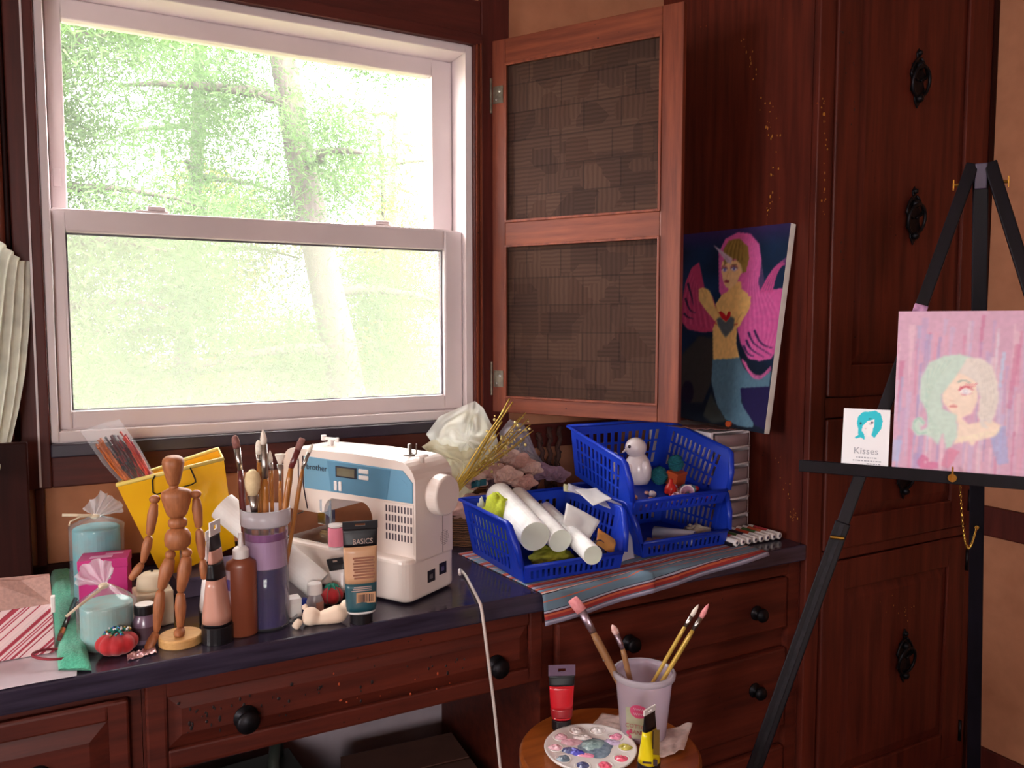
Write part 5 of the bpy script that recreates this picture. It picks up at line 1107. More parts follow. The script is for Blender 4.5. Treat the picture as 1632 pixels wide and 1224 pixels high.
MB().lathe([(.001, -.016), (.013, -.016), (.017, .014), (.0155, .014), (.012, -.014), (.001, -.014)], 22, M, caps=False).build('wall', 'pink_cup', t, smooth=True); MB().lathe([(.0172, .0135), (.0178, .015), (.0155, .015)], 22, M, caps=False).build('rim', 'porcelain', t)
rnd = random.Random(4)
bead_cols = [('porcelain', 'white'), ('pink_cup', 'pink'), ('red_plastic', 'red'), ('turquoise_wax', 'turquoise'), ('peach_paint', 'peach')]
for i in range(44):
    mt, cn = bead_cols[i % 5]; x = rnd.uniform(.02, .115) if i % 3 else rnd.uniform(-.09, .10); y = rnd.uniform(.02, .10); r_ = rnd.uniform(.006, .0105)
    p = inbin(x, y, .003); o = MB().lathe([(r_ * .3, 0), (r_ * .8, r_ * .15), (r_, r_ * .7), (r_ * .8, r_ * 1.3), (r_ * .3, r_ * 1.45), (r_ * .3, 0)], 12, caps=False).build('bead', mt, smooth=True)
    o.location = p; o.rotation_euler = (R(13) + rnd.uniform(-.3, .3), rnd.uniform(-.3, .3), 0); tag(o, 'small %s bead scattered in the upper blue bin' % cn, 'bead', cn + ' beads in the upper bin')
# contents of the lower bin
c = Vector((1.26, 1.515, CT + .026)); t = thing('cardboard_tube', 'short white cardboard tube in the lower blue bin', 'tube', c, R(35)); M = Matrix.Rotation(R(90), 4, 'X')
MB().lathe([(.016, -.05), (.0185, -.05), (.0185, .05), (.016, .05), (.016, -.05)], 24, M, caps=False).build('wall', 'grey_paper', t, smooth=True); MB().lathe([(.0155, .03), (.016, .045), (.001, .046)], 20, M, caps=False).build('plug', 'paper_white', t)
heap('cream_rag', 'crumpled beige rag in the lower blue bin', 'cloth', (1.335, 1.52, CT + .010), .035, .03, .018, 'cloth_cream', 4, .3)
heap('peach_rag', 'small crumpled peach scrap at the left of the lower blue bin', 'cloth', (1.19, 1.50, CT + .010), .03, .02, .012, thin('peach_cloth', (206, 160, 150), .2), 6, .3)

# ================================================================ wicker basket with tulle, petals and gold stems
m, nt, b = newmat('wicker'); v = coords(nt); wv = nt.nodes.new('ShaderNodeTexWave'); wv.bands_direction = 'Z'; wv.inputs['Scale'].default_value = 60; wv.inputs['Distortion'].default_value = 3; wv.inputs['Detail Scale'].default_value = 20; nt.links.new(v, wv.inputs[0])
nt.links.new(ramp(nt, wv.outputs[0], [(.2, (60, 34, 22)), (.8, (150, 100, 64))]), b.inputs['Base Color']); bump(nt, b, wv.outputs[0], .8); b.inputs['Roughness'].default_value = .7; MATS['wicker'] = m
bc = Vector((.895, 1.822, CT)); t = thing('wicker_basket', 'brown wicker basket of fabric flowers behind the blue bin', 'basket', bc)
mb = MB(); n = 44
for j in range(11):
    z_ = .004 + j * .0085; r_ = 1 + .12 * z_ / .1
    mb.tube([((.135 * r_ + .003 * math.cos(i * PI + j * PI)) * math.cos(2 * PI * i / n), (.090 * r_ + .003 * math.cos(i * PI + j * PI)) * math.sin(2 * PI * i / n), z_) for i in range(n)], .0046, 6, closed=True)
mb.build('woven_wall', 'wicker', t, smooth=True)
for i in range(22):
    a = 2 * PI * i / 22; MB().tube([(.135 * math.cos(a), .090 * math.sin(a), 0), (.152 * math.cos(a), .101 * math.sin(a), .1)], .003, 6).build('stake', 'wicker', t)
MB().tube([(.153 * math.cos(2 * PI * i / 40), .101 * math.sin(2 * PI * i / 40), .100) for i in range(40)], .006, 8, closed=True).build('rim', 'wicker', t, smooth=True)
MB().lathe([(.001, 0), (1, 0), (1, .006), (.001, .006)], 30, Matrix.Translation((0, 0, .001)), .132, .088).build('bottom', 'wicker', t)
def film(name, alpha, col): return clear(name, alpha=alpha, rough=.6, diff=col)
film('tulle_white', .62, (246, 246, 240)); film('tulle_cream', .66, (242, 234, 200)); film('tulle_grey', .34, (214, 206, 220))
# white tulle: crumpled veil of several layers
def veil(parent, outline, ctr, Yv, mt, seed, bulge=.05, n=44, name='veil_layer'):
    """outline given in pixels round a centre pixel, puffed towards the camera"""
    cx, cy = ctr
    def fn(u, v):
        a = lerp_list(outline + outline[:1], u % 1.0); x = cx + (a[0] - cx) * v; y = cy + (a[1] - cy) * v
        p = ony(x, y, Yv); d = (_c - p).normalized(); crease = abs(nz(u * 9 + seed, v * 2.5, seed)) * 2
        return p + d * (bulge * (1 - v * v) + .035 * (crease - .4) * v * (1.2 - v) * 2)
    return MB().grid(fn, n, 18, wrap=True).build(name, mt, parent, smooth=True)
t = thing('tulle_bundle', 'bundle of white and cream tulle heaped behind the sewing machine', 'tulle', (0, 0, 0))
veil(t, [(679, 692), (700, 664), (740, 646), (757, 639), (770, 650), (790, 690), (800, 730), (775, 752), (740, 770), (712, 748), (700, 722)], (745, 705), 1.80, 'tulle_white', 2, .05)
veil(t, [(688, 708), (706, 690), (735, 676), (770, 668), (790, 700), (786, 745), (760, 770), (728, 762), (705, 735)], (742, 718), 1.82, 'tulle_white', 7, .06)
veil(t, [(672, 712), (690, 700), (730, 700), (770, 705), (792, 730), (770, 768), (742, 795), (725, 800), (704, 750), (690, 726)], (738, 738), 1.79, 'tulle_cream', 11, .05)
veil(t, [(700, 690), (725, 660), (752, 650), (775, 672), (785, 720), (740, 760), (710, 740)], (745, 705), 1.83, 'tulle_cream', 17, .03)
t = thing('tulle_bundle', 'grey see-through tulle drooping under the open window screen', 'tulle', (0, 0, 0))
veil(t, [(795, 690), (812, 668), (835, 676), (846, 700), (858, 730), (880, 752), (862, 762), (835, 742), (808, 732)], (828, 712), 1.83, 'tulle_grey', 21, .03)
veil(t, [(800, 688), (820, 670), (842, 684), (850, 715), (872, 745), (838, 740), (812, 720)], (828, 708), 1.86, 'tulle_grey', 25, .02)
# fabric petals
thin('petal_pink', (216, 168, 156), .3, .9, .2); thin('petal_pale', (226, 190, 178), .3, .9, .2); thin('petal_mauve', (168, 130, 150), .3, .9, .2)
def petal(label, cx, cy, rpx, Yv, mt, seed, tiltx=.5, grp='fabric petals in the wicker basket'):
    c = ony(cx, cy, Yv); r_ = rpx * mpp(c); t = thing('fabric_flower', label, 'fabric flower', c, facing(c), grp)
    for j, (sc, dz_) in enumerate(((1, 0), (.72, .008), (.42, .014))):
        MB().grid(lambda u, v: Vector((r_ * sc * v * math.cos(2 * PI * u) * (1 + .14 * math.sin(5 * 2 * PI * u + seed + j)), -dz_ - r_ * .35 * v * v + r_ * .22 * nz(math.cos(2 * PI * u) * 2 + seed, math.sin(2 * PI * u) * 2, v * 2 + j), r_ * sc * v * math.sin(2 * PI * u) * tiltx * (1 + .14 * math.sin(5 * 2 * PI * u + seed + j)) + r_ * .35 * v * v)), 36, 7, wrap=True).build('petal_layer', mt, t, smooth=True)
    return t
for i, (x, y, r_, Y_, mt, lb) in enumerate([(802, 732, 24, 1.80, 'petal_pale', 'pale pink fabric flower highest in the basket, under the gold stems'), (828, 744, 24, 1.79, 'petal_pink', 'pink fabric flower at the middle of the basket heap'), (846, 752, 19, 1.77, 'petal_pale', 'pale fabric flower at the right of the basket heap'), (778, 758, 26, 1.77, 'petal_pink', 'wide pink fabric flower behind the handwheel'), (808, 765, 24, 1.74, 'petal_pale', 'pale fabric flower behind the fat paper roll'), (836, 774, 20, 1.73, 'petal_pink', 'pink fabric flower low at the right of the basket'), (755, 772, 22, 1.76, 'petal_pale', 'pale fabric flower beside the teal bow'), (866, 758, 22, 1.78, 'petal_mauve', 'mauve fabric flower right of the pink ones'), (888, 762, 20, 1.77, 'petal_mauve', 'mauve lace flower touching the stacked bins')]):
    petal(lb, x, y, r_, Y_, mt, i * 1.7, .62)
heap('pink_cloth_roll', 'rolled pinkish cloth in the basket behind the handwheel', 'cloth', (.845, 1.765, CT + .072), .085, .045, .028, 'petal_pink', 9, .25)
heap('dark_cloth', 'dark crumpled cloth at the back of the wicker basket', 'cloth', (.985, 1.84, CT + .05), .07, .055, .06, thin('plum_cloth', (70, 44, 60), .1), 5, .3)
c = ony(763, 771, 1.735); t = thing('ribbon_bow', 'small dark teal ribbon bow on the pink fabric flowers', 'bow', c, facing(c))
for s in (-1, 1): MB().grid(lambda u, v: Vector((s * (.002 + .016 * math.sin(PI * u)), -.006 + .010 * math.cos(2 * PI * u) * .5, -.006 + .016 * v + s * .004 * math.sin(PI * u))), 14, 4).build('loop', mat('teal_ribbon', (14, 78, 92), None, 30, .6), t, smooth=True, solid=.001)
MB().ball((0, -.008, .002), .005, .004, .008).build('knot', 'teal_ribbon', t, smooth=True)
# gold stems with buds
mat('gold_stem', (206, 176, 84), (184, 150, 60), 40, .35, metal=.5); mat('gold_bud', (236, 214, 140), None, 30, .3, metal=.4)
a0 = ony(722, 788, 1.74); t = thing('gold_spray', 'spray of gold glittering stems tied in a bundle behind the handwheel', 'craft stems', a0)
rnd = random.Random(12)
tips = [(812, 636), (817, 641), (806, 650), (800, 672), (838, 658), (842, 668), (850, 686), (846, 676), (826, 690), (812, 700), (830, 664), (795, 690), (805, 720), (836, 700)]
for i, (x, y) in enumerate(tips):
    b0 = ony(728 + rnd.uniform(-6, 10), 776 + rnd.uniform(-6, 8), 1.735); e = ony(x, y, 1.74 + rnd.uniform(-.02, .05)); mid = b0.lerp(e, .5) + Vector((rnd.uniform(-.006, .006), -.01, rnd.uniform(.0, .012)))
    pts = smooth([b0 - a0, mid - a0, e - a0], 6); s_ = MB().tube(pts, [.0022 if i < 4 else .0015] * len(pts), 6).build('stem', 'gold_stem', t, smooth=True)
    mb = MB()
    for j in range(7 if i > 2 else 2):
        p = pts[int(len(pts) * rnd.uniform(.45, .98)) - 1] + Vector((rnd.gauss(0, .007), rnd.gauss(0, .006), rnd.gauss(0, .007))); mb.ball(p, rnd.uniform(.002, .0042), n=8)
    mb.build('buds', 'gold_bud', s_, smooth=True)
for i in range(12):
    b0 = ony(728 + rnd.uniform(-8, 12), 778 + rnd.uniform(-10, 8), 1.735) - a0; d = Vector((rnd.uniform(-.02, .03), -.004, rnd.uniform(.01, .04))); MB().hexa([b0, b0 + Vector((.004, 0, 0)), b0 + Vector((.004, .001, 0)), b0 + Vector((0, .001, 0))], [b0 + d + Vector((.001, 0, 0)), b0 + d + Vector((.002, 0, 0)), b0 + d + Vector((.002, .001, 0)), b0 + d + Vector((.001, .001, 0))]).build('gold_leaf', 'gold_stem', t)
# dark twisted sticks behind
mat('twig_brown', (84, 50, 40), (54, 30, 28), 90, .8, bmp=.8, stretch=(3, 3, .4))
for i, (x0_, y0_, x1_, y1_) in enumerate(((866, 735, 858, 690), (876, 740, 876, 682), (888, 738, 893, 680))):
    a = ony(x0_, y0_, 1.885); e = ony(x1_, y1_, 1.905); a = a + (a - e) * 1.2; t = thing('twisted_stick', ['left', 'middle', 'right'][i] + 'most' * (i != 1) + ' of three dark twisted sticks under the window screen' , 'stick', a, 0, 'dark twisted sticks'); d = e - a
    MB().tube([d * s + Vector((.003 * math.sin(s * 30 + i), .003 * math.cos(s * 30 + i), 0)) for s in [j / 24 for j in range(25)]], .0065, 8).build('core', 'twig_brown', t, smooth=True)
    MB().tube([d * s + Vector((.008 * math.sin(s * 40), .008 * math.cos(s * 40), 0)) for s in [j / 60 for j in range(61)]], .0022, 6).build('spiral', 'twig_brown', t, smooth=True)

# ================================================================ drawer tower, markers
clear('smoky_drawer', (235, 225, 228), alpha=.5, rough=.25, diff=(214, 186, 186)); mat('tower_white', (228, 214, 216), None, 9, .4)
tx0, tx1, ty0, ty1, tz = 1.404, 1.540, 1.552, 1.80, .266
t = thing('drawer_tower', 'clear plastic mini drawer tower with pale frame in the cupboard corner', 'drawer tower', (tx0, ty0, CT)); W_ = tx1 - tx0; D_ = ty1 - ty0
mb = MB().box(0, .010, 0, D_, 0, tz).box(W_ - .006, W_, 0, D_, 0, tz).box(0, W_, D_ - .004, D_, 0, tz); n = 6; hh = tz / n
for i in range(n + 1): mb.box(.010, W_ - .006, .004, D_ - .004, max(0, i * hh - .004), max(.003, min(tz, i * hh)))
mb.build('frame', 'tower_white', t, bevel=.001)
for i in range(n):
    z_ = i * hh + .003
    d = MB().grid(lambda u, v: Vector((.012 + u * (W_ - .020), -.012 * math.sin(PI * u) - .004, z_ + v * (hh - .010))), 12, 2).build('drawer', 'smoky_drawer', t, smooth=True, solid=.002)
    MB().tube([(.012 + u * (W_ - .020), -.012 * math.sin(PI * u) - .007, z_ + .001) for u in [j / 12 for j in range(13)]], .003, 6).build('lip', 'tower_white', d, smooth=True)
zt_ = CT + (n - 1) * hh + .003
for nm, lb, x, mt in (('fabric_scrap', 'hot pink fabric scrap inside the top drawer of the tower', .100, 'hot_pink'), ('fabric_scrap', 'tan fabric scrap inside the top drawer of the tower', .045, 'buff_paint')):
    o = heap(nm, lb, 'fabric scrap', (tx0 + x, ty0 + .03, zt_ + .001), .020, .016, .012, mt, 3 + x, .3, n=20)
ctop = CT + tz
def topcloth(u, v):
    x = tx0 - .05 + u * (W_ + .0); y = ty0 - .004 + v * .12
    return Vector((x, y, ctop + .002 + .010 * (1 - u) * (1 - v * .4) + .006 * abs(nz(u * 4, v * 4)) + (-.0 if u > .28 else 0)))
tag(MB().grid(topcloth, 24, 14).build('draped_scarf', thin('scarf', (150, 104, 100), .2), smooth=True, solid=.0014), 'thin brownish cloth lying on top of the drawer tower', 'cloth')
c = Vector((tx0 + .085, ty0 + .012, ctop + .018)); t = thing('glue_stick', 'small orange and clear glue stick on top of the drawer tower', 'glue stick', c, R(10)); M = Matrix.Rotation(R(90), 4, 'Y')
MB().lathe([(.001, -.02), (.008, -.02), (.008, .01), (.001, .01)], 16, M).build('barrel', 'orange_box', t, smooth=False, bevel=.0005); MB().lathe([(.0085, .01), (.0085, .028), (.001, .028)], 16, M, caps=False).build('cap', 'clear_plastic', t)
# marker pack
mk = onz(1246, 866, CT); a_ = onz(1168, 880, CT)
t = thing('marker_pack', 'open pack of eight markers on the worktop beside the cupboard', 'marker set', (1.385, 1.432, CT), R(2)); k = 1
MB().box(-.012, .158, .004, .118, 0, .003).box(-.012, -.009, .004, .118, .003, .012).box(.155, .158, .004, .118, .003, .012).build('tray', 'black_plastic', t)
cols = [(30, 24, 28), (196, 60, 60), (80, 110, 50), (44, 30, 50), (222, 90, 50), (90, 130, 70), (226, 110, 70), (210, 70, 80)]
for i in range(8):
    x = i * .0205 + .002; mm = mat('marker_ink_' + 'abcdefgh'[i], cols[i], None, 9, .4)
    mk_ = thing('marker', 'white-capped %s marker, %s from the blue bins in the open pack' % (['black', 'red', 'green', 'plum', 'orange', 'olive', 'coral', 'rose'][i], ['first', 'second', 'third', 'fourth', 'fifth', 'sixth', 'seventh', 'last'][i]), 'marker', (1.385 + x, 1.436, CT + .0118), R(2), 'markers in the open pack')
    M = Matrix.Rotation(R(-90), 4, 'X')
    MB().lathe([(.001, .030), (.0082, .030), (.0082, .098), (.001, .098)], 16, M).build('barrel', 'white_plastic', mk_, bevel=.0005)
    MB().lathe([(.0084, .036), (.0086, .036), (.0086, .080), (.0084, .080)], 16, M, caps=False).build('colour_band', mm, mk_)
    MB().lathe([(.004, -.004), (.0062, -.0036), (.0086, -.002), (.0088, .030), (.001, .030)], 18, M, caps=False).build('cap', 'white_plastic', mk_); MB().lathe([(.001, -.001), (.0058, -.001), (.0058, -.0004), (.001, -.0004)], 16, M).build('cap_recess', 'grey_box', mk_)
# ================================================================ painted pictures (colour stored on the canvas mesh)
class Paint:
    def __init__(s, nx, ny, mp):
        s.nx, s.ny = nx, ny; s.mp = mp
        s.U, s.V = np.meshgrid(np.linspace(0, 1, nx), np.linspace(0, 1, ny)); s.c = np.zeros((ny, nx, 3)); s.asp = ny / nx
    def blend(s, m, col):
        m = np.clip(m, 0, 1)[..., None]; s.c = s.c * (1 - m) + np.array(col, float) * m
    def poly(s, pts, col, soft=0.0, op=1.0):
        p = np.array([s.mp(*q) for q in pts]); x, y = s.U, s.V; ins = np.zeros(x.shape, bool); dist = np.full(x.shape, 9.0); j = len(p) - 1
        for i in range(len(p)):
            xi, yi, xj, yj = p[i, 0], p[i, 1], p[j, 0], p[j, 1]
            cnd = ((yi > y) != (yj > y)) & (x < (xj - xi) * (y - yi) / (yj - yi + 1e-12) + xi); ins ^= cnd; j = i
        m = ins.astype(float)
        for _ in range(int(soft)): m = (m + np.roll(m, 1, 0) + np.roll(m, -1, 0) + np.roll(m, 1, 1) + np.roll(m, -1, 1)) / 5
        s.blend(m * op, col); return m
    def ell(s, cx, cy, rx, ry, col, op=1.0):
        s.poly([(cx + rx * math.cos(a), cy + ry * math.sin(a)) for a in [2 * PI * i / 20 for i in range(20)]], col, 1, op)
    def stroke(s, pts, w0, w1, col, op=1.0):
        P_ = smooth([Vector((x, y, 0)) for x, y in pts], 6); n = len(P_); L = []; Rr = []
        for i, p in enumerate(P_):
            t_ = (P_[min(i + 1, n - 1)] - P_[max(i - 1, 0)]); t_.normalize(); nn = Vector((-t_.y, t_.x, 0)); w_ = (w0 + (w1 - w0) * i / (n - 1)) / 2; L.append(p + nn * w_); Rr.append(p - nn * w_)
        s.poly([(q.x, q.y) for q in L + Rr[::-1]], col, 1, op)
    def noise(s, sx, sy, amp, seed):
        r = np.random.RandomState(seed); g = r.rand(sy + 2, sx + 2); yy = s.V * sy; xx = s.U * sx; i = yy.astype(int); j = xx.astype(int); fy = yy - i; fx_ = xx - j
        n = g[i, j] * (1 - fy) * (1 - fx_) + g[i, j + 1] * (1 - fy) * fx_ + g[i + 1, j] * fy * (1 - fx_) + g[i + 1, j + 1] * fy * fx_
        s.c = s.c * (1 + amp * (n[..., None] - .5) * 2); return n
    def mesh(s, name, w_, h, y, parent, material):
        """sheet standing in local xz, facing -y, origin at bottom left"""
        nx, ny = s.nx, s.ny; me = bpy.data.meshes.new(name); X = s.U * w_; Z = (1 - s.V) * h
        vs = np.stack([X.ravel(), np.full(X.size, y), Z.ravel()], 1); idx = np.arange(nx * ny).reshape(ny, nx)
        f = np.stack([idx[1:, :-1].ravel(), idx[1:, 1:].ravel(), idx[:-1, 1:].ravel(), idx[:-1, :-1].ravel()], 1)
        me.from_pydata(vs.tolist(), [], f.tolist()); me.update(); col = np.clip(s.c, 0, 255) / 255.0; col = np.where(col <= .04045, col / 12.92, ((col + .055) / 1.055) ** 2.4)
        at_ = me.color_attributes.new('paint', 'FLOAT_COLOR', 'POINT'); a4 = np.ones((nx * ny, 4), np.float32); a4[:, :3] = col.reshape(-1, 3); at_.data.foreach_set('color', a4.ravel())
        me.materials.append(material); o = bpy.data.objects.new(name, me); COL.objects.link(o); o.parent = parent; return o
vcol('painted_canvas', .5, .1, .25); vcol('painted_matte', .7, 0, .25); vcol('printed_card', .6)

# --- mermaid painting leaning against the cupboard side, standing on the drawer tower
def canvas_map(Mw, w_, h, x0, y0, sc):
    """photo crop coordinates -> place on the canvas"""
    n_ = Mw.to_3x3() @ Vector((0, -1, 0)); p0 = Mw.translation; I = Mw.inverted()
    def f(X, Y): l = I @ onplane(x0 + X / sc, y0 + Y / sc, p0, n_); return l.x / w_, 1 - l.z / h
    return f
pb_ = Vector((1.478, 1.440, ctop + .0165)); pw, phh = .400, .520; lean = math.asin((1.555 - 1.478 - .018) / phh)
# local x runs towards the viewer's right (towards -y), front faces -x, leaning back onto the cupboard side
MM = Matrix.Translation(pb_ + Vector((0, pw, 0))) @ Matrix.Rotation(lean, 4, 'Y') @ Matrix.Rotation(R(-90), 4, 'Z') @ Matrix.Rotation(R(1.5), 4, 'Y')
mpm = canvas_map(MM, pw, phh, 1060, 330, 3.308)
pt = Paint(190, 240, mpm)
pt.c[:] = (20, 44, 76); n = pt.noise(8, 10, .35, 3)
pt.c *= (1.05 - .75 * np.clip((pt.V - .45) * 1.6, 0, 1) * (pt.U < 2))[..., None]
pt.blend(np.clip(.10 - pt.V, 0, .1) * 8, (70, 36, 96)); pt.blend(np.clip((pt.U - .6), 0, 1) * .5, (24, 52, 92))
pt.poly([(90, 780), (180, 680), (258, 690), (255, 900), (200, 1030), (110, 1030), (80, 960)], (56, 52, 52), 3)
pt.poly([(200, 1100), (240, 980), (270, 1040), (330, 1130), (250, 1140)], (60, 64, 62), 3); pt.ell(120, 975, 32, 60, (26, 20, 44))
H1, H2 = (224, 96, 168), (186, 60, 128)
pt.poly([(250, 470), (215, 452), (180, 290), (140, 320), (108, 400), (88, 520), (84, 600), (120, 645), (200, 662), (262, 655), (285, 560)], (200, 66, 110), 1)
for i in range(12): pt.stroke([(95 + i * 14, 610 + 3 * i), (98 + i * 10, 470), (140 + i * 4, 330 + i * 10)], 5, 2, (228, 110, 160) if i % 2 else (160, 44, 90), .5)
for q in ([(108, 480), (130, 540), (165, 560)], [(120, 400), (140, 470), (150, 520)], [(100, 560), (120, 580), (150, 590)]): pt.stroke(q, 12, 2, (24, 34, 60), .9)
pt.poly([(285, 445), (283, 240), (318, 168), (385, 133), (450, 140), (498, 195), (510, 290), (492, 400), (505, 445), (632, 425), (606, 600), (585, 760), (560, 800), (500, 812), (440, 800), (400, 720), (380, 640), (400, 560), (430, 480), (300, 470)], H1, 1)
for i in range(16): pt.stroke([(395 + i * 6, 150 + i * 3), (440 + i * 4.5, 300), (430 + i * 7, 440), (410 + i * 13, 640 - i * 4), (430 + i * 9, 780 - i * 3)], 4, 3, (240, 140, 196) if i % 2 else (200, 70, 144), .55)
for i in range(5): pt.stroke([(505 + i * 14, 450), (545 + i * 9, 370), (590 + i * 6, 310), (650, 262 + i * 12)], 13, 3, (214, 84, 150))
for q in ([(440, 660), (470, 720), (560, 780)], [(428, 700), (455, 750), (520, 790)], [(470, 650), (510, 720), (570, 745)], [(415, 730), (440, 775), (480, 790)]): pt.stroke(q, 12, 2, (34, 30, 74))
pt.poly([(252, 800), (392, 786), (412, 840), (445, 880), (500, 905), (560, 862), (548, 950), (402, 955), (402, 1030), (470, 1135), (462, 1165), (380, 1152), (320, 1120), (272, 1040), (245, 920)], (92, 128, 150), 1)
rs = np.random.RandomState(6)
for i in range(150):
    x, y = rs.uniform(255, 440), rs.uniform(810, 1150); pt.stroke([(x, y), (x + rs.uniform(-8, 4), y + 18)], 3, 1, (130, 164, 180) if i % 2 else (66, 96, 124), .5 if (x - 250) > (y - 1000) * .4 and not (x > 402 and y > 950 and x - 402 > (y - 950) * .35) else 0)
pt.poly([(396, 956), (556, 946), (530, 1178), (474, 1150), (412, 1050)], (36, 28, 80), 1)
for i in range(4): pt.stroke([(405 + i * 6, 800 + i * 6), (440 + i * 6, 860 + i * 10), (500, 890 + i * 5), (560, 840 + i * 6)], 8, 4, (226, 104, 168))
SK, SK2 = (248, 198, 126), (214, 150, 88)
pt.poly([(268, 510), (300, 462), (332, 445), (345, 395), (402, 395), (404, 432), (438, 456), (442, 500), (420, 560), (400, 620), (380, 640), (376, 720), (392, 792), (340, 800), (254, 804), (252, 640), (270, 600)], SK, 1)
pt.poly([(178, 432), (198, 424), (226, 432), (244, 458), (266, 530), (292, 590), (262, 600), (228, 560), (198, 520), (178, 490)], SK, 1); pt.stroke([(190, 430), (205, 460), (215, 480)], 3, 2, SK2); pt.stroke([(210, 430), (222, 458)], 3, 2, SK2)
pt.stroke([(430, 470), (425, 530), (380, 600), (345, 620)], 46, 30, (246, 194, 120)); pt.stroke([(404, 560), (372, 610), (340, 636)], 3, 3, SK2); pt.stroke([(268, 520), (285, 570), (300, 590)], 3, 3, SK2)
pt.poly([(300, 285), (402, 280), (418, 300), (412, 340), (398, 356), (378, 402), (345, 432), (322, 424), (306, 390), (298, 340)], (250, 204, 150), 1)
pt.poly([(312, 306), (308, 225), (338, 176), (392, 166), (438, 208), (444, 268), (428, 342), (410, 348), (400, 300), (372, 272), (345, 282)], (150, 118, 58), 1)
for i in range(9): pt.stroke([(318 + i * 11, 290 - i), (330 + i * 10, 225), (352 + i * 7, 178)], 4, 2, (190, 156, 84) if i % 2 else (108, 82, 40), .8)
pt.poly([(256, 200), (356, 272), (348, 300), (326, 292)], (214, 184, 204), 1); pt.stroke([(262, 206), (340, 288)], 2, 4, (176, 140, 176))
for ex, ey, w_ in ((314, 330, 13), (364, 326, 17)):
    pt.ell(ex, ey - 5, w_ * 1.25, 16, (214, 110, 130), .8); pt.ell(ex, ey, w_, 10, (240, 236, 244)); pt.ell(ex + 1, ey, 6, 9, (110, 100, 190)); pt.stroke([(ex - w_, ey - 3), (ex, ey - 11), (ex + w_, ey - 4)], 4, 4, (50, 20, 40))
pt.stroke([(302, 314), (316, 306)], 3, 3, (90, 60, 30)); pt.stroke([(350, 306), (378, 304)], 3, 3, (90, 60, 30)); pt.stroke([(334, 345), (328, 368), (338, 374)], 3, 2, SK2); pt.ell(326, 392, 14, 8, (150, 44, 66)); pt.stroke([(313, 392), (338, 391)], 2, 2, (90, 20, 40))
pt.stroke([(262, 610), (275, 622)], 5, 5, (190, 40, 40)); pt.stroke([(362, 622), (384, 616)], 5, 5, (190, 40, 40))
pt.poly([(272, 592), (292, 580), (320, 606), (348, 576), (368, 590), (362, 636), (342, 664), (320, 688), (298, 660), (278, 622)], (92, 98, 104), 2); pt.noise(60, 70, .05, 9)
pt.poly([(282, 556), (296, 548), (312, 560), (322, 576), (334, 552), (346, 550), (346, 576), (322, 604), (300, 586)], (206, 30, 46), 0)
t = thing('canvas_painting', 'dark blue canvas painting of a pink-haired horned mermaid against the cupboard', 'painting'); t.matrix_world = MM
MB().box(0, pw, 0, .018, 0, phh).build('stretched_canvas', 'white_matte', t, bevel=.0015)
pt.mesh('painted_face', pw, phh, -.0006, t, MATS['painted_canvas'])

# ================================================================ easel
EX = Vector((.552, -.834, 0)).normalized(); EN = Vector((-EX.y, EX.x, 0)) * -1        # EN: towards the viewer
EN = Vector((-.834, -.552, 0)).normalized()
TL_ = _c + ray(1278, 735) * 1.55; TLN = .566; TZ = TL_.z + .004
ctr = TL_ + EX * (TLN / 2); ea = math.atan2(EX.y, EX.x)
t = thing('easel', 'black wooden tripod easel holding the pink portrait', 'easel', (ctr.x, ctr.y, 0), ea)
# local: x along the tray, -y towards the viewer, z up
inv = (Matrix.Translation((ctr.x, ctr.y, 0)) @ Matrix.Rotation(ea, 4, 'Z')).inverted()
apex = Vector((0, .115, 1.586)); sl = (apex.y) / (apex.z - TZ)            # backward slope of the front plane
def fp(x, z, d=0.0): return Vector((x, (z - TZ) * sl + d, z))              # point on the front plane
lp_ = inv @ onplane(1377, 752, ctr, EN); sx = lp_.x
def bar(p, q, w_, d, name, parent, mt='easel_wood', bevel=.002):
    p, q = Vector(p), Vector(q); z_ = (q - p).normalized(); y_ = (Vector((0, 1, 0)) - z_ * z_.y).normalized(); x_ = y_.cross(z_); L = (q - p).length
    M = Matrix((x_, y_, z_)).transposed().to_4x4(); M.translation = p
    return MB().box(-w_ / 2, w_ / 2, -d / 2, d / 2, 0, L, M).build(name, mt, parent, bevel=bevel)
for s in (-1, 1):
    a = fp(s * .014, 1.598, .012); zj = .88; sp_x = lambda z: s * (.014 + (abs(sx) - .014) * (1.598 - z) / (1.598 - TZ))
    j = fp(sp_x(zj), zj, .012); f_ = fp(sp_x(0.006), .006, .012)
    bar(fp(sp_x(.84), .84, .012), a, .022, .018, 'leg', t)
    lw = bar(f_, fp(sp_x(.93), .93, .012), .027, .023, 'lower_leg', t)
    bar(f_ + Vector((0, -.0125, 0)), fp(sp_x(.93), .93, -.0005), .008, .003, 'leg_groove', lw, 'iron', 0)
    cl = fp(sp_x(.905), .905, -.003); MB().cyl(cl + Vector((-.012, -.004, 0)), cl + Vector((.012, -.004, 0)), .0035, n=8).build('clamp_screw', 'brass', lw)
    w1 = fp(s * .030, 1.561, .012); MB().cyl(w1, w1 + Vector((s * .014, 0, 0)), .003, n=8).box(w1.x + s * .014 - .001, w1.x + s * .014 + .001, w1.y - .003, w1.y + .003, w1.z - .010, w1.z + .010).build('wing_nut', 'brass', t)
    pk = fp(sp_x(1.30), 1.30, .001); bar(fp(sp_x(1.312), 1.312, .012), fp(sp_x(1.336), 1.336, .012), .0235, .0195, 'paint_smear', t, mat('smear_pink', (206, 150, 190), (90, 50, 90), 60, .6), .001)
MB().box(-.010, .010, .115 + .004, .115 + .022, 1.551, 1.598).build('head_block', mat('easel_head', (76, 62, 84), None, 20, .5), t, bevel=.002)
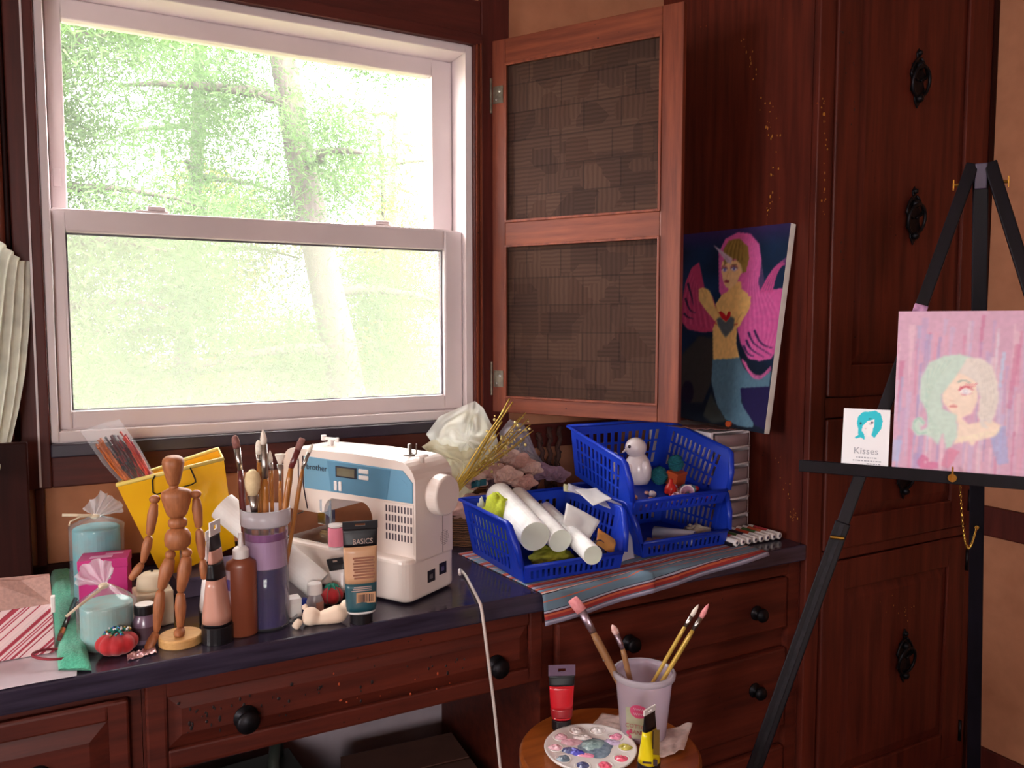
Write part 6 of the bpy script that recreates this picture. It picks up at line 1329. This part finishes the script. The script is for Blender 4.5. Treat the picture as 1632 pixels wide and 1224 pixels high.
rf = Vector((.05, .115 + .30, .006)); bar(rf, Vector((0, .135, 1.574)), .026, .024, 'rear_leg', t)
MB().box(-TLN / 2, TLN / 2, -.034, -.002, TZ - .018, TZ).build('tray', 'easel_wood', t, bevel=.002)
MB().box(-TLN / 2, TLN / 2, -.038, -.034, TZ - .018, TZ + .004).build('tray_lip', 'easel_wood', t, bevel=.001)
kn = inv @ onplane(1518, 753, ctr + EN * .04, EN); MB().cyl((kn.x, -.036, TZ - .006), (kn.x, -.046, TZ - .006), .007, n=14).box(kn.x - .0015, kn.x + .0015, -.052, -.044, TZ - .012, TZ + .014).build('tray_clamp', 'brass', t)
c0 = inv @ onplane(1530, 775, ctr + EN * .0, EN); cp0 = Vector((c0.x, -.006, TZ - .020)); rp = Vector((.02, .215 + .02, .90)); rp = rf.lerp(Vector((0, .135, 1.574)), .565) + Vector((0, -.016, 0))
mb = MB(); N = 56
for i in range(N):
    f = i / (N - 1); p = cp0.lerp(rp, f) + Vector((0, 0, -.095 * 4 * f * (1 - f) * (1 - .35 * f))); dr = Vector((.3, .3, -1)) if f < .5 else Vector((.3, .4, .6))
    mb.tube([p + Vector((math.cos(a) * (.0015 if i % 2 else .0006), math.cos(a) * (.0006 if i % 2 else .0015), math.sin(a) * .0034)) for a in [2 * PI * q_ / 8 for q_ in range(8)]], .0005, 5, closed=True)
mb.build('chain', 'brass', t)
MB().cyl(rp, rp + Vector((0, -.006, 0)), .004, n=8).build('chain_screw', 'brass', t)

def on_easel(px, py, d=0.0): return inv @ onplane(px, py, ctr + EN * .012 + Vector((0, 0, 0)), EN)
M_e = Matrix.Translation((ctr.x, ctr.y, 0)) @ Matrix.Rotation(ea, 4, 'Z')
le = on_easel(1422, 738).x; ch_ = .288; cw = 2 * (-le) + .0
le_w = M_e @ Vector((le, -.026, TZ + .0012))
cw = .345
t = thing('canvas_painting', 'pink canvas portrait of a woman with mint hair on the easel', 'painting'); tl_ = math.atan(sl)
t.matrix_world = Matrix.Translation(le_w) @ Matrix.Rotation(ea, 4, 'Z') @ Matrix.Rotation(-tl_, 4, 'X')
MB().box(0, cw, 0, .016, 0, ch_).build('stretched_canvas', 'white_matte', t, bevel=.0015)
mpp_ = canvas_map(t.matrix_world.copy(), cw, ch_, 1260, 480, 4.08)
pt = Paint(200, 180, mpp_); pt.c[:] = (216, 172, 196); rs = np.random.RandomState(4)
pal = [(226, 170, 190), (190, 166, 206), (168, 176, 216), (216, 140, 172), (236, 206, 214), (204, 190, 220), (206, 110, 150), (222, 214, 226), (160, 150, 200)]
for i in range(150):
    x = rs.uniform(640, 1800); y = rs.uniform(90, 1000); pt.stroke([(x, y), (x - 14, y + rs.uniform(60, 220)), (x - 24, y + rs.uniform(230, 420))], rs.uniform(10, 46), 6, pal[rs.randint(9)], .5)
pt.stroke([(880, 1010), (850, 1060), (960, 1070)], 60, 40, (214, 100, 146), .6); pt.stroke([(1060, 960), (1000, 1080)], 90, 50, (222, 120, 150), .5); pt.stroke([(1340, 820), (1380, 1060)], 120, 70, (160, 180, 226), .6); pt.stroke([(690, 900), (670, 1040)], 70, 60, (180, 192, 226), .7); pt.stroke([(1480, 280), (1420, 700)], 40, 30, (210, 120, 156), .5); pt.stroke([(1390, 330), (1360, 560)], 26, 16, (196, 210, 232), .8)
MT, MT2, CR = (204, 224, 212), (178, 210, 198), (232, 222, 214)
pt.poly([(980, 620), (1000, 480), (1100, 440), (1210, 520), (1220, 640), (1180, 730), (1110, 760), (1160, 800), (1300, 770), (1370, 810), (1330, 880), (1210, 910), (1180, 945), (1150, 910), (1060, 930), (1090, 800), (1040, 720), (990, 660)], (246, 224, 206), 2)
pt.poly([(850, 500), (900, 400), (1000, 355), (1100, 345), (1190, 370), (1090, 470), (1020, 560), (980, 610), (990, 700), (1080, 740), (1085, 880), (1040, 950), (1010, 960), (990, 850), (960, 935), (915, 890), (880, 870), (820, 875), (785, 830), (800, 770), (850, 750), (880, 790), (850, 820), (835, 790), (850, 840), (890, 820), (890, 720), (840, 640)], MT, 2)
pt.poly([(1090, 470), (1150, 365), (1240, 370), (1310, 420), (1345, 520), (1355, 640), (1330, 740), (1300, 800), (1250, 770), (1290, 830), (1240, 820), (1215, 740), (1230, 620), (1200, 520), (1130, 480)], CR, 2)
for i in range(10):
    pt.stroke([(1060 - i * 18, 370 + i * 8), (960 - i * 8, 500 + i * 4), (900 - i * 2, 640 + i * 8), (900 + i * 9, 860)], 7, 3, MT2 if i % 2 else (214, 228, 212), .7)
    pt.stroke([(1160 + i * 14, 380 + i * 6), (1230 + i * 9, 480 + i * 4), (1240 + i * 9, 640), (1230 + i * 6, 760)], 6, 3, (206, 196, 190) if i % 2 else (240, 230, 218), .7)
pt.stroke([(870, 800), (830, 760), (800, 810), (830, 860), (890, 850)], 12, 8, (170, 206, 192)); pt.ell(1138, 590, 38, 22, (250, 236, 236)); pt.ell(1138, 588, 17, 18, (226, 214, 222)); pt.ell(1140, 588, 7, 9, (246, 246, 246)); pt.stroke([(1095, 580), (1135, 556), (1190, 578)], 7, 6, (196, 60, 90))
for i in range(7): pt.stroke([(1105 + i * 14, 566 - (i > 1) * 6), (1110 + i * 17, 538 - i * 1)], 6, 1, (206, 70, 96))
pt.stroke([(1100, 598), (1130, 612), (1180, 600)], 4, 3, (214, 130, 140)); pt.stroke([(1088, 528), (1125, 514), (1165, 530)], 9, 5, (150, 170, 160)); pt.ell(1058, 684, 26, 12, (232, 170, 160)); pt.stroke([(1034, 684), (1084, 684)], 3, 3, (206, 130, 130)); pt.stroke([(1036, 640), (1048, 652), (1062, 648)], 3, 3, (230, 190, 170))
for i in range(14): pt.stroke([(1100 + i * 19, 885 - i * 4), (1094 + i * 20, 930 - i * 5)], 12, 3, (250, 238, 206), .8)
pt.noise(70, 60, .025, 5)
pt.mesh('painted_face', cw, ch_, -.0006, t, MATS['painted_matte'])
# --- small card beside it
lw_ = on_easel(1342, 735).x; kk = mpp(ctr + EX * (lw_ + .03)); cdw, cdh = .079, .104
ld = M_e @ Vector((lw_, -.026, TZ + .0012)); t = thing('art_card', 'small white card with a turquoise-haired girl on the easel tray', 'card')
t.matrix_world = Matrix.Translation(ld) @ Matrix.Rotation(ea, 4, 'Z') @ Matrix.Rotation(-tl_, 4, 'X')
MB().box(0, cdw, 0, .0012, 0, cdh).build('card_stock', 'paper_white', t)
mpc = canvas_map(t.matrix_world.copy(), cdw, cdh, 1260, 480, 4.08)
pt = Paint(90, 120, mpc); pt.c[:] = (240, 238, 242); TQ = (30, 196, 214)
pt.poly([(415, 885), (440, 870), (440, 830), (430, 790), (440, 750), (470, 720), (510, 718), (550, 712), (585, 730), (600, 780), (590, 830), (560, 870), (545, 890), (525, 870), (535, 840), (540, 800), (545, 770), (500, 780), (470, 810), (462, 840), (480, 870), (480, 900), (455, 885), (425, 893)], TQ, 0)
pt.poly([(470, 812), (505, 780), (545, 768), (545, 812), (530, 838), (520, 850), (520, 880), (495, 880), (498, 852), (475, 840)], (246, 242, 244), 0)
pt.stroke([(508, 766), (530, 764)], 4, 3, (20, 60, 70)); pt.ell(530, 790, 9, 6, (40, 30, 60)); pt.stroke([(508, 796), (528, 804)], 3, 2, (120, 110, 120)); pt.ell(456, 795, 6, 8, (20, 60, 70)); pt.ell(488, 828, 6, 3, (220, 190, 196))
pt.mesh('drawing', cdw, cdh, -.0004, t, MATS['printed_card'])
gi = mat('pencil_grey', (176, 176, 186), None, 20, .8)
text('lettering', 'Kisses', .017, gi, t, Matrix.Translation((cdw * .52, -.0007, cdh * .25)) @ UPRIGHT)
mb = MB(); rnd = random.Random(3)
for r_, (z_, a, b_) in enumerate(((.135, .32, .70), (.078, .25, .86), (.03, .55, .84))):
    x = a
    while x < b_: w_ = rnd.uniform(.02, .06); mb.box(x * cdw, (x + w_) * cdw, -.0007, -.0005, (z_ - .008) * cdh, (z_ + .012) * cdh); x += w_ + .02
mb.build('small_writing', gi, t)

# ================================================================ stool and paints in front
SZ = .55; sc = Vector((.800, 1.128, 0)); SR = .160
t = thing('round_stool', 'round orange-brown wooden stool in front of the drawers', 'stool', sc)
MB().lathe([(.001, SZ - .034), (SR - .012, SZ - .034), (SR, SZ - .026), (SR, SZ - .006), (SR - .004, SZ), (.001, SZ)], 56).build('seat', 'stool_wood', t, bevel=.002)
for i in range(4):
    a = R(45 + 90 * i); p0 = Vector((math.cos(a) * .10, math.sin(a) * .10, SZ - .034)); p1 = Vector((math.cos(a) * .145, math.sin(a) * .145, 0)); MB().cyl(p1, p0, .014, .018, n=14).build('leg', 'stool_wood', t, smooth=True)
for i in range(4):
    a, b_ = R(45 + 90 * i), R(135 + 90 * i); r_ = .126; z_ = .20; MB().cyl((math.cos(a) * r_, math.sin(a) * r_, z_), (math.cos(b_) * r_, math.sin(b_) * r_, z_), .008, n=10).build('stretcher', 'stool_wood', t, smooth=True)
mat('red_paint', (206, 30, 44), (190, 20, 36), 12, .25, coat=.5); mat('red_paint_dark', (160, 22, 34), None, 12, .3, coat=.4); mat('yellow_paint', (246, 224, 20), None, 12, .3, coat=.4); mat('violet_crimp', (110, 86, 110), None, 20, .4); mat('olive_gold', (120, 92, 40), None, 12, .4)
P = Pic(895, 1160, SZ, R(8)); t = paint_tube('paint_tube', 'red paint tube standing on its black cap on the stool', P, 103, 17, 21, 13, [(0, .05, 'red_paint'), (.05, .25, 'red_paint_dark'), (.25, .76, 'red_paint'), (.76, 1.0, 'black_plastic')], 17, 17, 15.5, crimpm='violet_crimp'); k = P.k
MB().box(-12.5 * k, -11.5 * k, -.0128, -.012, 20 * k, 22 * k).build('cap_mark', 'white_plastic', t)
P = Pic(1034, 1236, SZ, R(55)); t = paint_tube('paint_tube', 'yellow paint tube with black neck at the front of the stool', P, 112, 18, 15, 18, [(0, .10, 'black_plastic'), (.10, .70, 'yellow_paint'), (.70, 1.0, 'black_plastic')], 9, 16, 18, crimpm='white_plastic'); k = P.k
M = Matrix.Rotation(-R(55), 4, 'Z') @ Matrix.Translation((6.5 * k, -15.6 * k, 42 * k)) @ Matrix.Rotation(R(90 + 8), 4, 'X')
MB().box(0, 9.5 * k, 2 * k, 46 * k, -.0006, .0002, M).build('swatch_panel', 'olive_gold', t); MB().box(-1.4 * k, 0, 12 * k, 44 * k, -.0006, .0003, M).build('ink_line', 'black_plastic', t)
M2 = Matrix.Rotation(-R(55), 4, 'Z') @ Matrix.Translation((-2 * k, -18.2 * k, 31 * k)) @ Matrix.Rotation(R(90 + 4), 4, 'X'); MB().box(-8 * k, 6 * k, -1.6 * k, 1.6 * k, -.0004, .0003, M2).box(8.5 * k, 15 * k, -4 * k, 6 * k, -.001, .0003, M2).build('small_print', 'print_dark', t)
# paper napkins under the tub
thin('napkin', (234, 208, 200), .3, .9, .3, 120)
def napkin(label, pts, seed, amp=.006, lift=.0):
    c = [onz(x, y, SZ) for x, y in pts]
    o = MB().grid(lambda u, v: (c[0] * (1 - u) + c[1] * u) * (1 - v) + (c[3] * (1 - u) + c[2] * u) * v + Vector((0, 0, .0015 + amp * abs(nz(u * 3 + seed, v * 3, seed)) * 1.6 + lift * u * u)), 16, 16).build('paper_napkin', 'napkin', smooth=True, solid=.0006); tag(o, label, 'napkin')
napkin('crumpled pink-stained paper napkin between the tub and the palette', [(934, 1166), (1010, 1190), (1020, 1150), (962, 1138)], 2, .006)
napkin('folded pinkish paper napkin sticking out at the right of the tub', [(1040, 1212), (1090, 1204), (1104, 1160), (1036, 1168)], 7, .005, .008)
# palette
pc_ = onz(941, 1199, SZ); t = thing('paint_palette', 'round white plastic palette smeared with paints on the stool', 'palette', (pc_.x, pc_.y, SZ), facing(pc_)); k = mpp(pc_); PRr = 74 * k
pr = [(.001, .0005), (PRr * .80, .0005), (PRr * .97, .006), (PRr, .010), (PRr * .985, .0115), (PRr * .94, .0100), (PRr * .78, .0085), (.001, .0085)]
MB().lathe(pr, 56).build('plate', 'white_plastic', t, smooth=True)
pcol = {'white': (226, 214, 214), 'pink': (220, 120, 150), 'rose': (206, 150, 164), 'blue': (50, 50, 160), 'slate': (92, 112, 130), 'teal': (110, 140, 142), 'olive': (160, 150, 50), 'red': (210, 60, 90), 'lilac': (180, 160, 196), 'navy': (50, 60, 110)}
pm_ = {n_: mat('wet_' + n_, c, tuple(min(255, q + 60) for q in c), 90, .25, coat=.4, bmp=.4) for n_, c in pcol.items()}
def dab(x, y, rx, ry, mt, seed, h=.004, ang=0, parent=None, z=.0086, name='paint_dab'):
    c = Vector((x * k, y * k, z))
    def fn(u, v):
        a = 2 * PI * u; r_ = v * (1 + .28 * nz(math.cos(a) * 1.6 + seed, math.sin(a) * 1.6, seed)); X = rx * k * r_ * math.cos(a); Y = ry * k * r_ * math.sin(a)
        return c + Vector((X * math.cos(ang) - Y * math.sin(ang), X * math.sin(ang) + Y * math.cos(ang), h * (1 - v ** 3) * (.7 + .6 * nz(u * 6, v * 4, seed)) + .0001))
    MB().grid(fn, 28, 6, wrap=True).build(name, pm_[mt], parent or t, smooth=True)
wells = ['rose', 'white', 'white', 'pink', 'olive', 'red', 'red', 'navy', 'slate', 'rose']
for i in range(10):
    a = R(150 - 36 * i); x, y = 56 * math.cos(a), 56 * math.sin(a)
    wl = MB().lathe([(12.5 * k, .0082), (13.2 * k, .0096), (12.2 * k, .0100), (10.5 * k, .0086)], 24, Matrix.Translation((x * k, y * k, 0)), caps=False).build('well', 'white_plastic', t, smooth=True)
    dab(x, y, 12, 9.5, wells[i], i * 3.1, .005, a)
dab(8, 2, 30, 30, 'slate', 3, .003); dab(4, 6, 20, 16, 'teal', 8, .005, .6, z=.010); dab(-22, -16, 17, 9, 'blue', 5, .005, -.6); dab(-30, 14, 20, 12, 'rose', 14, .003); dab(-34, -12, 12, 10, 'navy', 17, .004); dab(-12, 30, 16, 8, 'white', 19, .005); dab(34, 20, 14, 10, 'lilac', 23, .003); dab(-6, -24, 16, 6, 'pink', 27, .003)
# plastic tub with brushes
P = Pic(1025, 1169, SZ + .002); t = P.thing('plastic_tub', 'cloudy plastic tub with a pink and green label holding four brushes', 'tub'); k = P.k
clear('tub_plastic', (240, 232, 240), alpha=.5, rough=.2, diff=(234, 220, 232))
Ht = 104
MB().lathe([(.001, 0), (35 * k, 0), (36 * k, 2 * k), (45 * k, (Ht - 8) * k), (45 * k, Ht * k), (43.6 * k, Ht * k), (43.6 * k, (Ht - 8) * k), (35 * k, 3 * k), (.001, 3 * k)], 44, caps=False).build('wall', 'tub_plastic', t, smooth=True)
MB().lathe([(45 * k, (Ht - 11) * k), (49 * k, (Ht - 9) * k), (50 * k, (Ht - 2) * k), (48.5 * k, Ht * k), (44 * k, Ht * k), (44 * k, (Ht - 2) * k), (46 * k, (Ht - 6) * k), (45 * k, (Ht - 11) * k)], 44, caps=False).build('rim', 'milky_plastic', t, smooth=True)
def tubp(a, z): r_ = (36.2 + 9 * (z - 2) / (Ht - 10)) * k + .0004; return Vector((r_ * math.sin(a), -r_ * math.cos(a), z * k))
lab = MB().grid(lambda u, v: tubp(-.72 + u * 1.0, 5 + 52 * v + 5 * math.sin(u * 2.5)), 14, 4).build('paper_label', mat('label_sage', (158, 164, 128), (176, 170, 150), 40, .6), t, smooth=True)
MB().grid(lambda u, v: tubp(-.18 + .34 * v * math.cos(2 * PI * u) , 55 + 11 * v * math.sin(2 * PI * u)) * 1.0 + Vector((0, -.0008, 0)), 28, 3, wrap=True).build('pink_oval', mat('label_pink', (216, 70, 120), None, 20, .5), t, smooth=True)
def label_text(s, size, a, z, mt): text('lettering', s, size * k, mt, t, Matrix.Translation(tubp(a, z) + Vector((0, -.0016, 0))) @ Matrix.Rotation(a, 4, 'Z') @ Matrix.Rotation(R(90), 4, 'X') @ Matrix.Rotation(R(-4.5), 4, 'X'), 1)
label_text('COTTON', 9, -.22, 30, mat('label_ink', (176, 96, 96), None, 20, .6)); label_text('CANDY', 9, -.18, 20, MATS['label_ink'])
mb = MB()
for j, zz_ in enumerate((59, 51)): mb.tube([tubp(-.38 + .40 * i / 16, zz_ + 2.2 * math.sin(i * 1.9 + j)) + Vector((0, -.0012, 0)) for i in range(17)], .45 * k, 5)
mb.build('script_squiggle', mat('label_script', (246, 200, 220), None, 20, .6), t)
mb = MB()
for q_ in ((-.62, 16), (-.52, 10), (-.48, 20), (.10, 8)): mb.ball(tubp(*q_), 4 * k, .0006, 4 * k, n=10)
mb.build('pink_spots', 'label_pink', t)
G2 = 'paintbrushes in the plastic tub'
mat('bristle_pink', (236, 158, 160), (220, 130, 136), 160, .8); mat('bristle_rose', (206, 140, 130), (236, 214, 210), 160, .8); mat('golden_handle', (206, 172, 84), (180, 144, 60), 40, .3, metal=.3, coat=.4); mat('tan_handle', (156, 112, 74), (138, 96, 62), 40, .4, stretch=(4, 4, .5))
mat('dull_steel', (170, 150, 160), (130, 110, 124), 60, .35, metal=.9)
brush(P, (1028, 1176), (945, 1008), (926, 974), (911, 955), 6.5, 6.5, 9, 'tan_handle', 'dull_steel', 'bristle_pink', 'wide flat brush with pink bristles leaning left out of the tub', 'flat', -.008, group=G2)
brush(P, (1022, 1176), (991, 1034), (981, 1010), (974, 995), 4.5, 4.5, 5, 'tan_handle', 'dull_steel', 'bristle_rose', 'short brush with a pointed rosy tip in the middle of the tub', 'round', .008, group=G2)
brush(P, (1000, 1176), (1088, 992), (1098, 974), (1108, 955), 3.2, 3.2, 3.2, 'golden_handle', 'steel', 'brush_white', 'slim gold-handled brush leaning right in the tub, white tip', 'round', .010, group=G2)
brush(P, (1010, 1176), (1100, 995), (1112, 974), (1123, 952), 3.8, 3.6, 3.8, 'golden_handle', 'steel', 'bristle_pink', 'gold-handled brush leaning farthest right in the tub, pink tip', 'round', .002, group=G2)
a, b_ = P.l(962, 1050, -.01), P.l(1012, 1090, -.006)
t = thing('wire_pick', 'thin metal pick resting on the left rim of the tub', 'tool', P.p, P.rz); MB().cyl(b_, a, .0011, .0009, n=8).build('shaft', 'steel', t); MB().ball(a, .002).build('tip', 'steel', t)

# ================================================================ things in the dark under the desk
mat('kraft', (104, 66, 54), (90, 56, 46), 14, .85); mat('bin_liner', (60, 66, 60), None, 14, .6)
q = ony(690, 1165, 1.62)
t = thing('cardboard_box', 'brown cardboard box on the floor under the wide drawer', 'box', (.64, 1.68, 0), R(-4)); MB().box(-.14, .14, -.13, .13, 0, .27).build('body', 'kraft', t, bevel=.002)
for s in (-1, 1): MB().box(-.14, .14, s * .066 - .062, s * .066 + .062, .2705, .2745).build('flap', 'kraft', t)
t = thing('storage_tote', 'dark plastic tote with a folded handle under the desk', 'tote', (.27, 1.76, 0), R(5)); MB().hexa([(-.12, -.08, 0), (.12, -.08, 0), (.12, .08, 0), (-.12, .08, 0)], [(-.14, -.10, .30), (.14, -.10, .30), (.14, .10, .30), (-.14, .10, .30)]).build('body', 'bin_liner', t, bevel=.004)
MB().tube([(.05, -.08, .30), (.06, -.05, .36), (.08, .0, .38), (.10, .05, .35), (.11, .08, .30)], .012, 8).build('handle', 'bin_liner', t, smooth=True)
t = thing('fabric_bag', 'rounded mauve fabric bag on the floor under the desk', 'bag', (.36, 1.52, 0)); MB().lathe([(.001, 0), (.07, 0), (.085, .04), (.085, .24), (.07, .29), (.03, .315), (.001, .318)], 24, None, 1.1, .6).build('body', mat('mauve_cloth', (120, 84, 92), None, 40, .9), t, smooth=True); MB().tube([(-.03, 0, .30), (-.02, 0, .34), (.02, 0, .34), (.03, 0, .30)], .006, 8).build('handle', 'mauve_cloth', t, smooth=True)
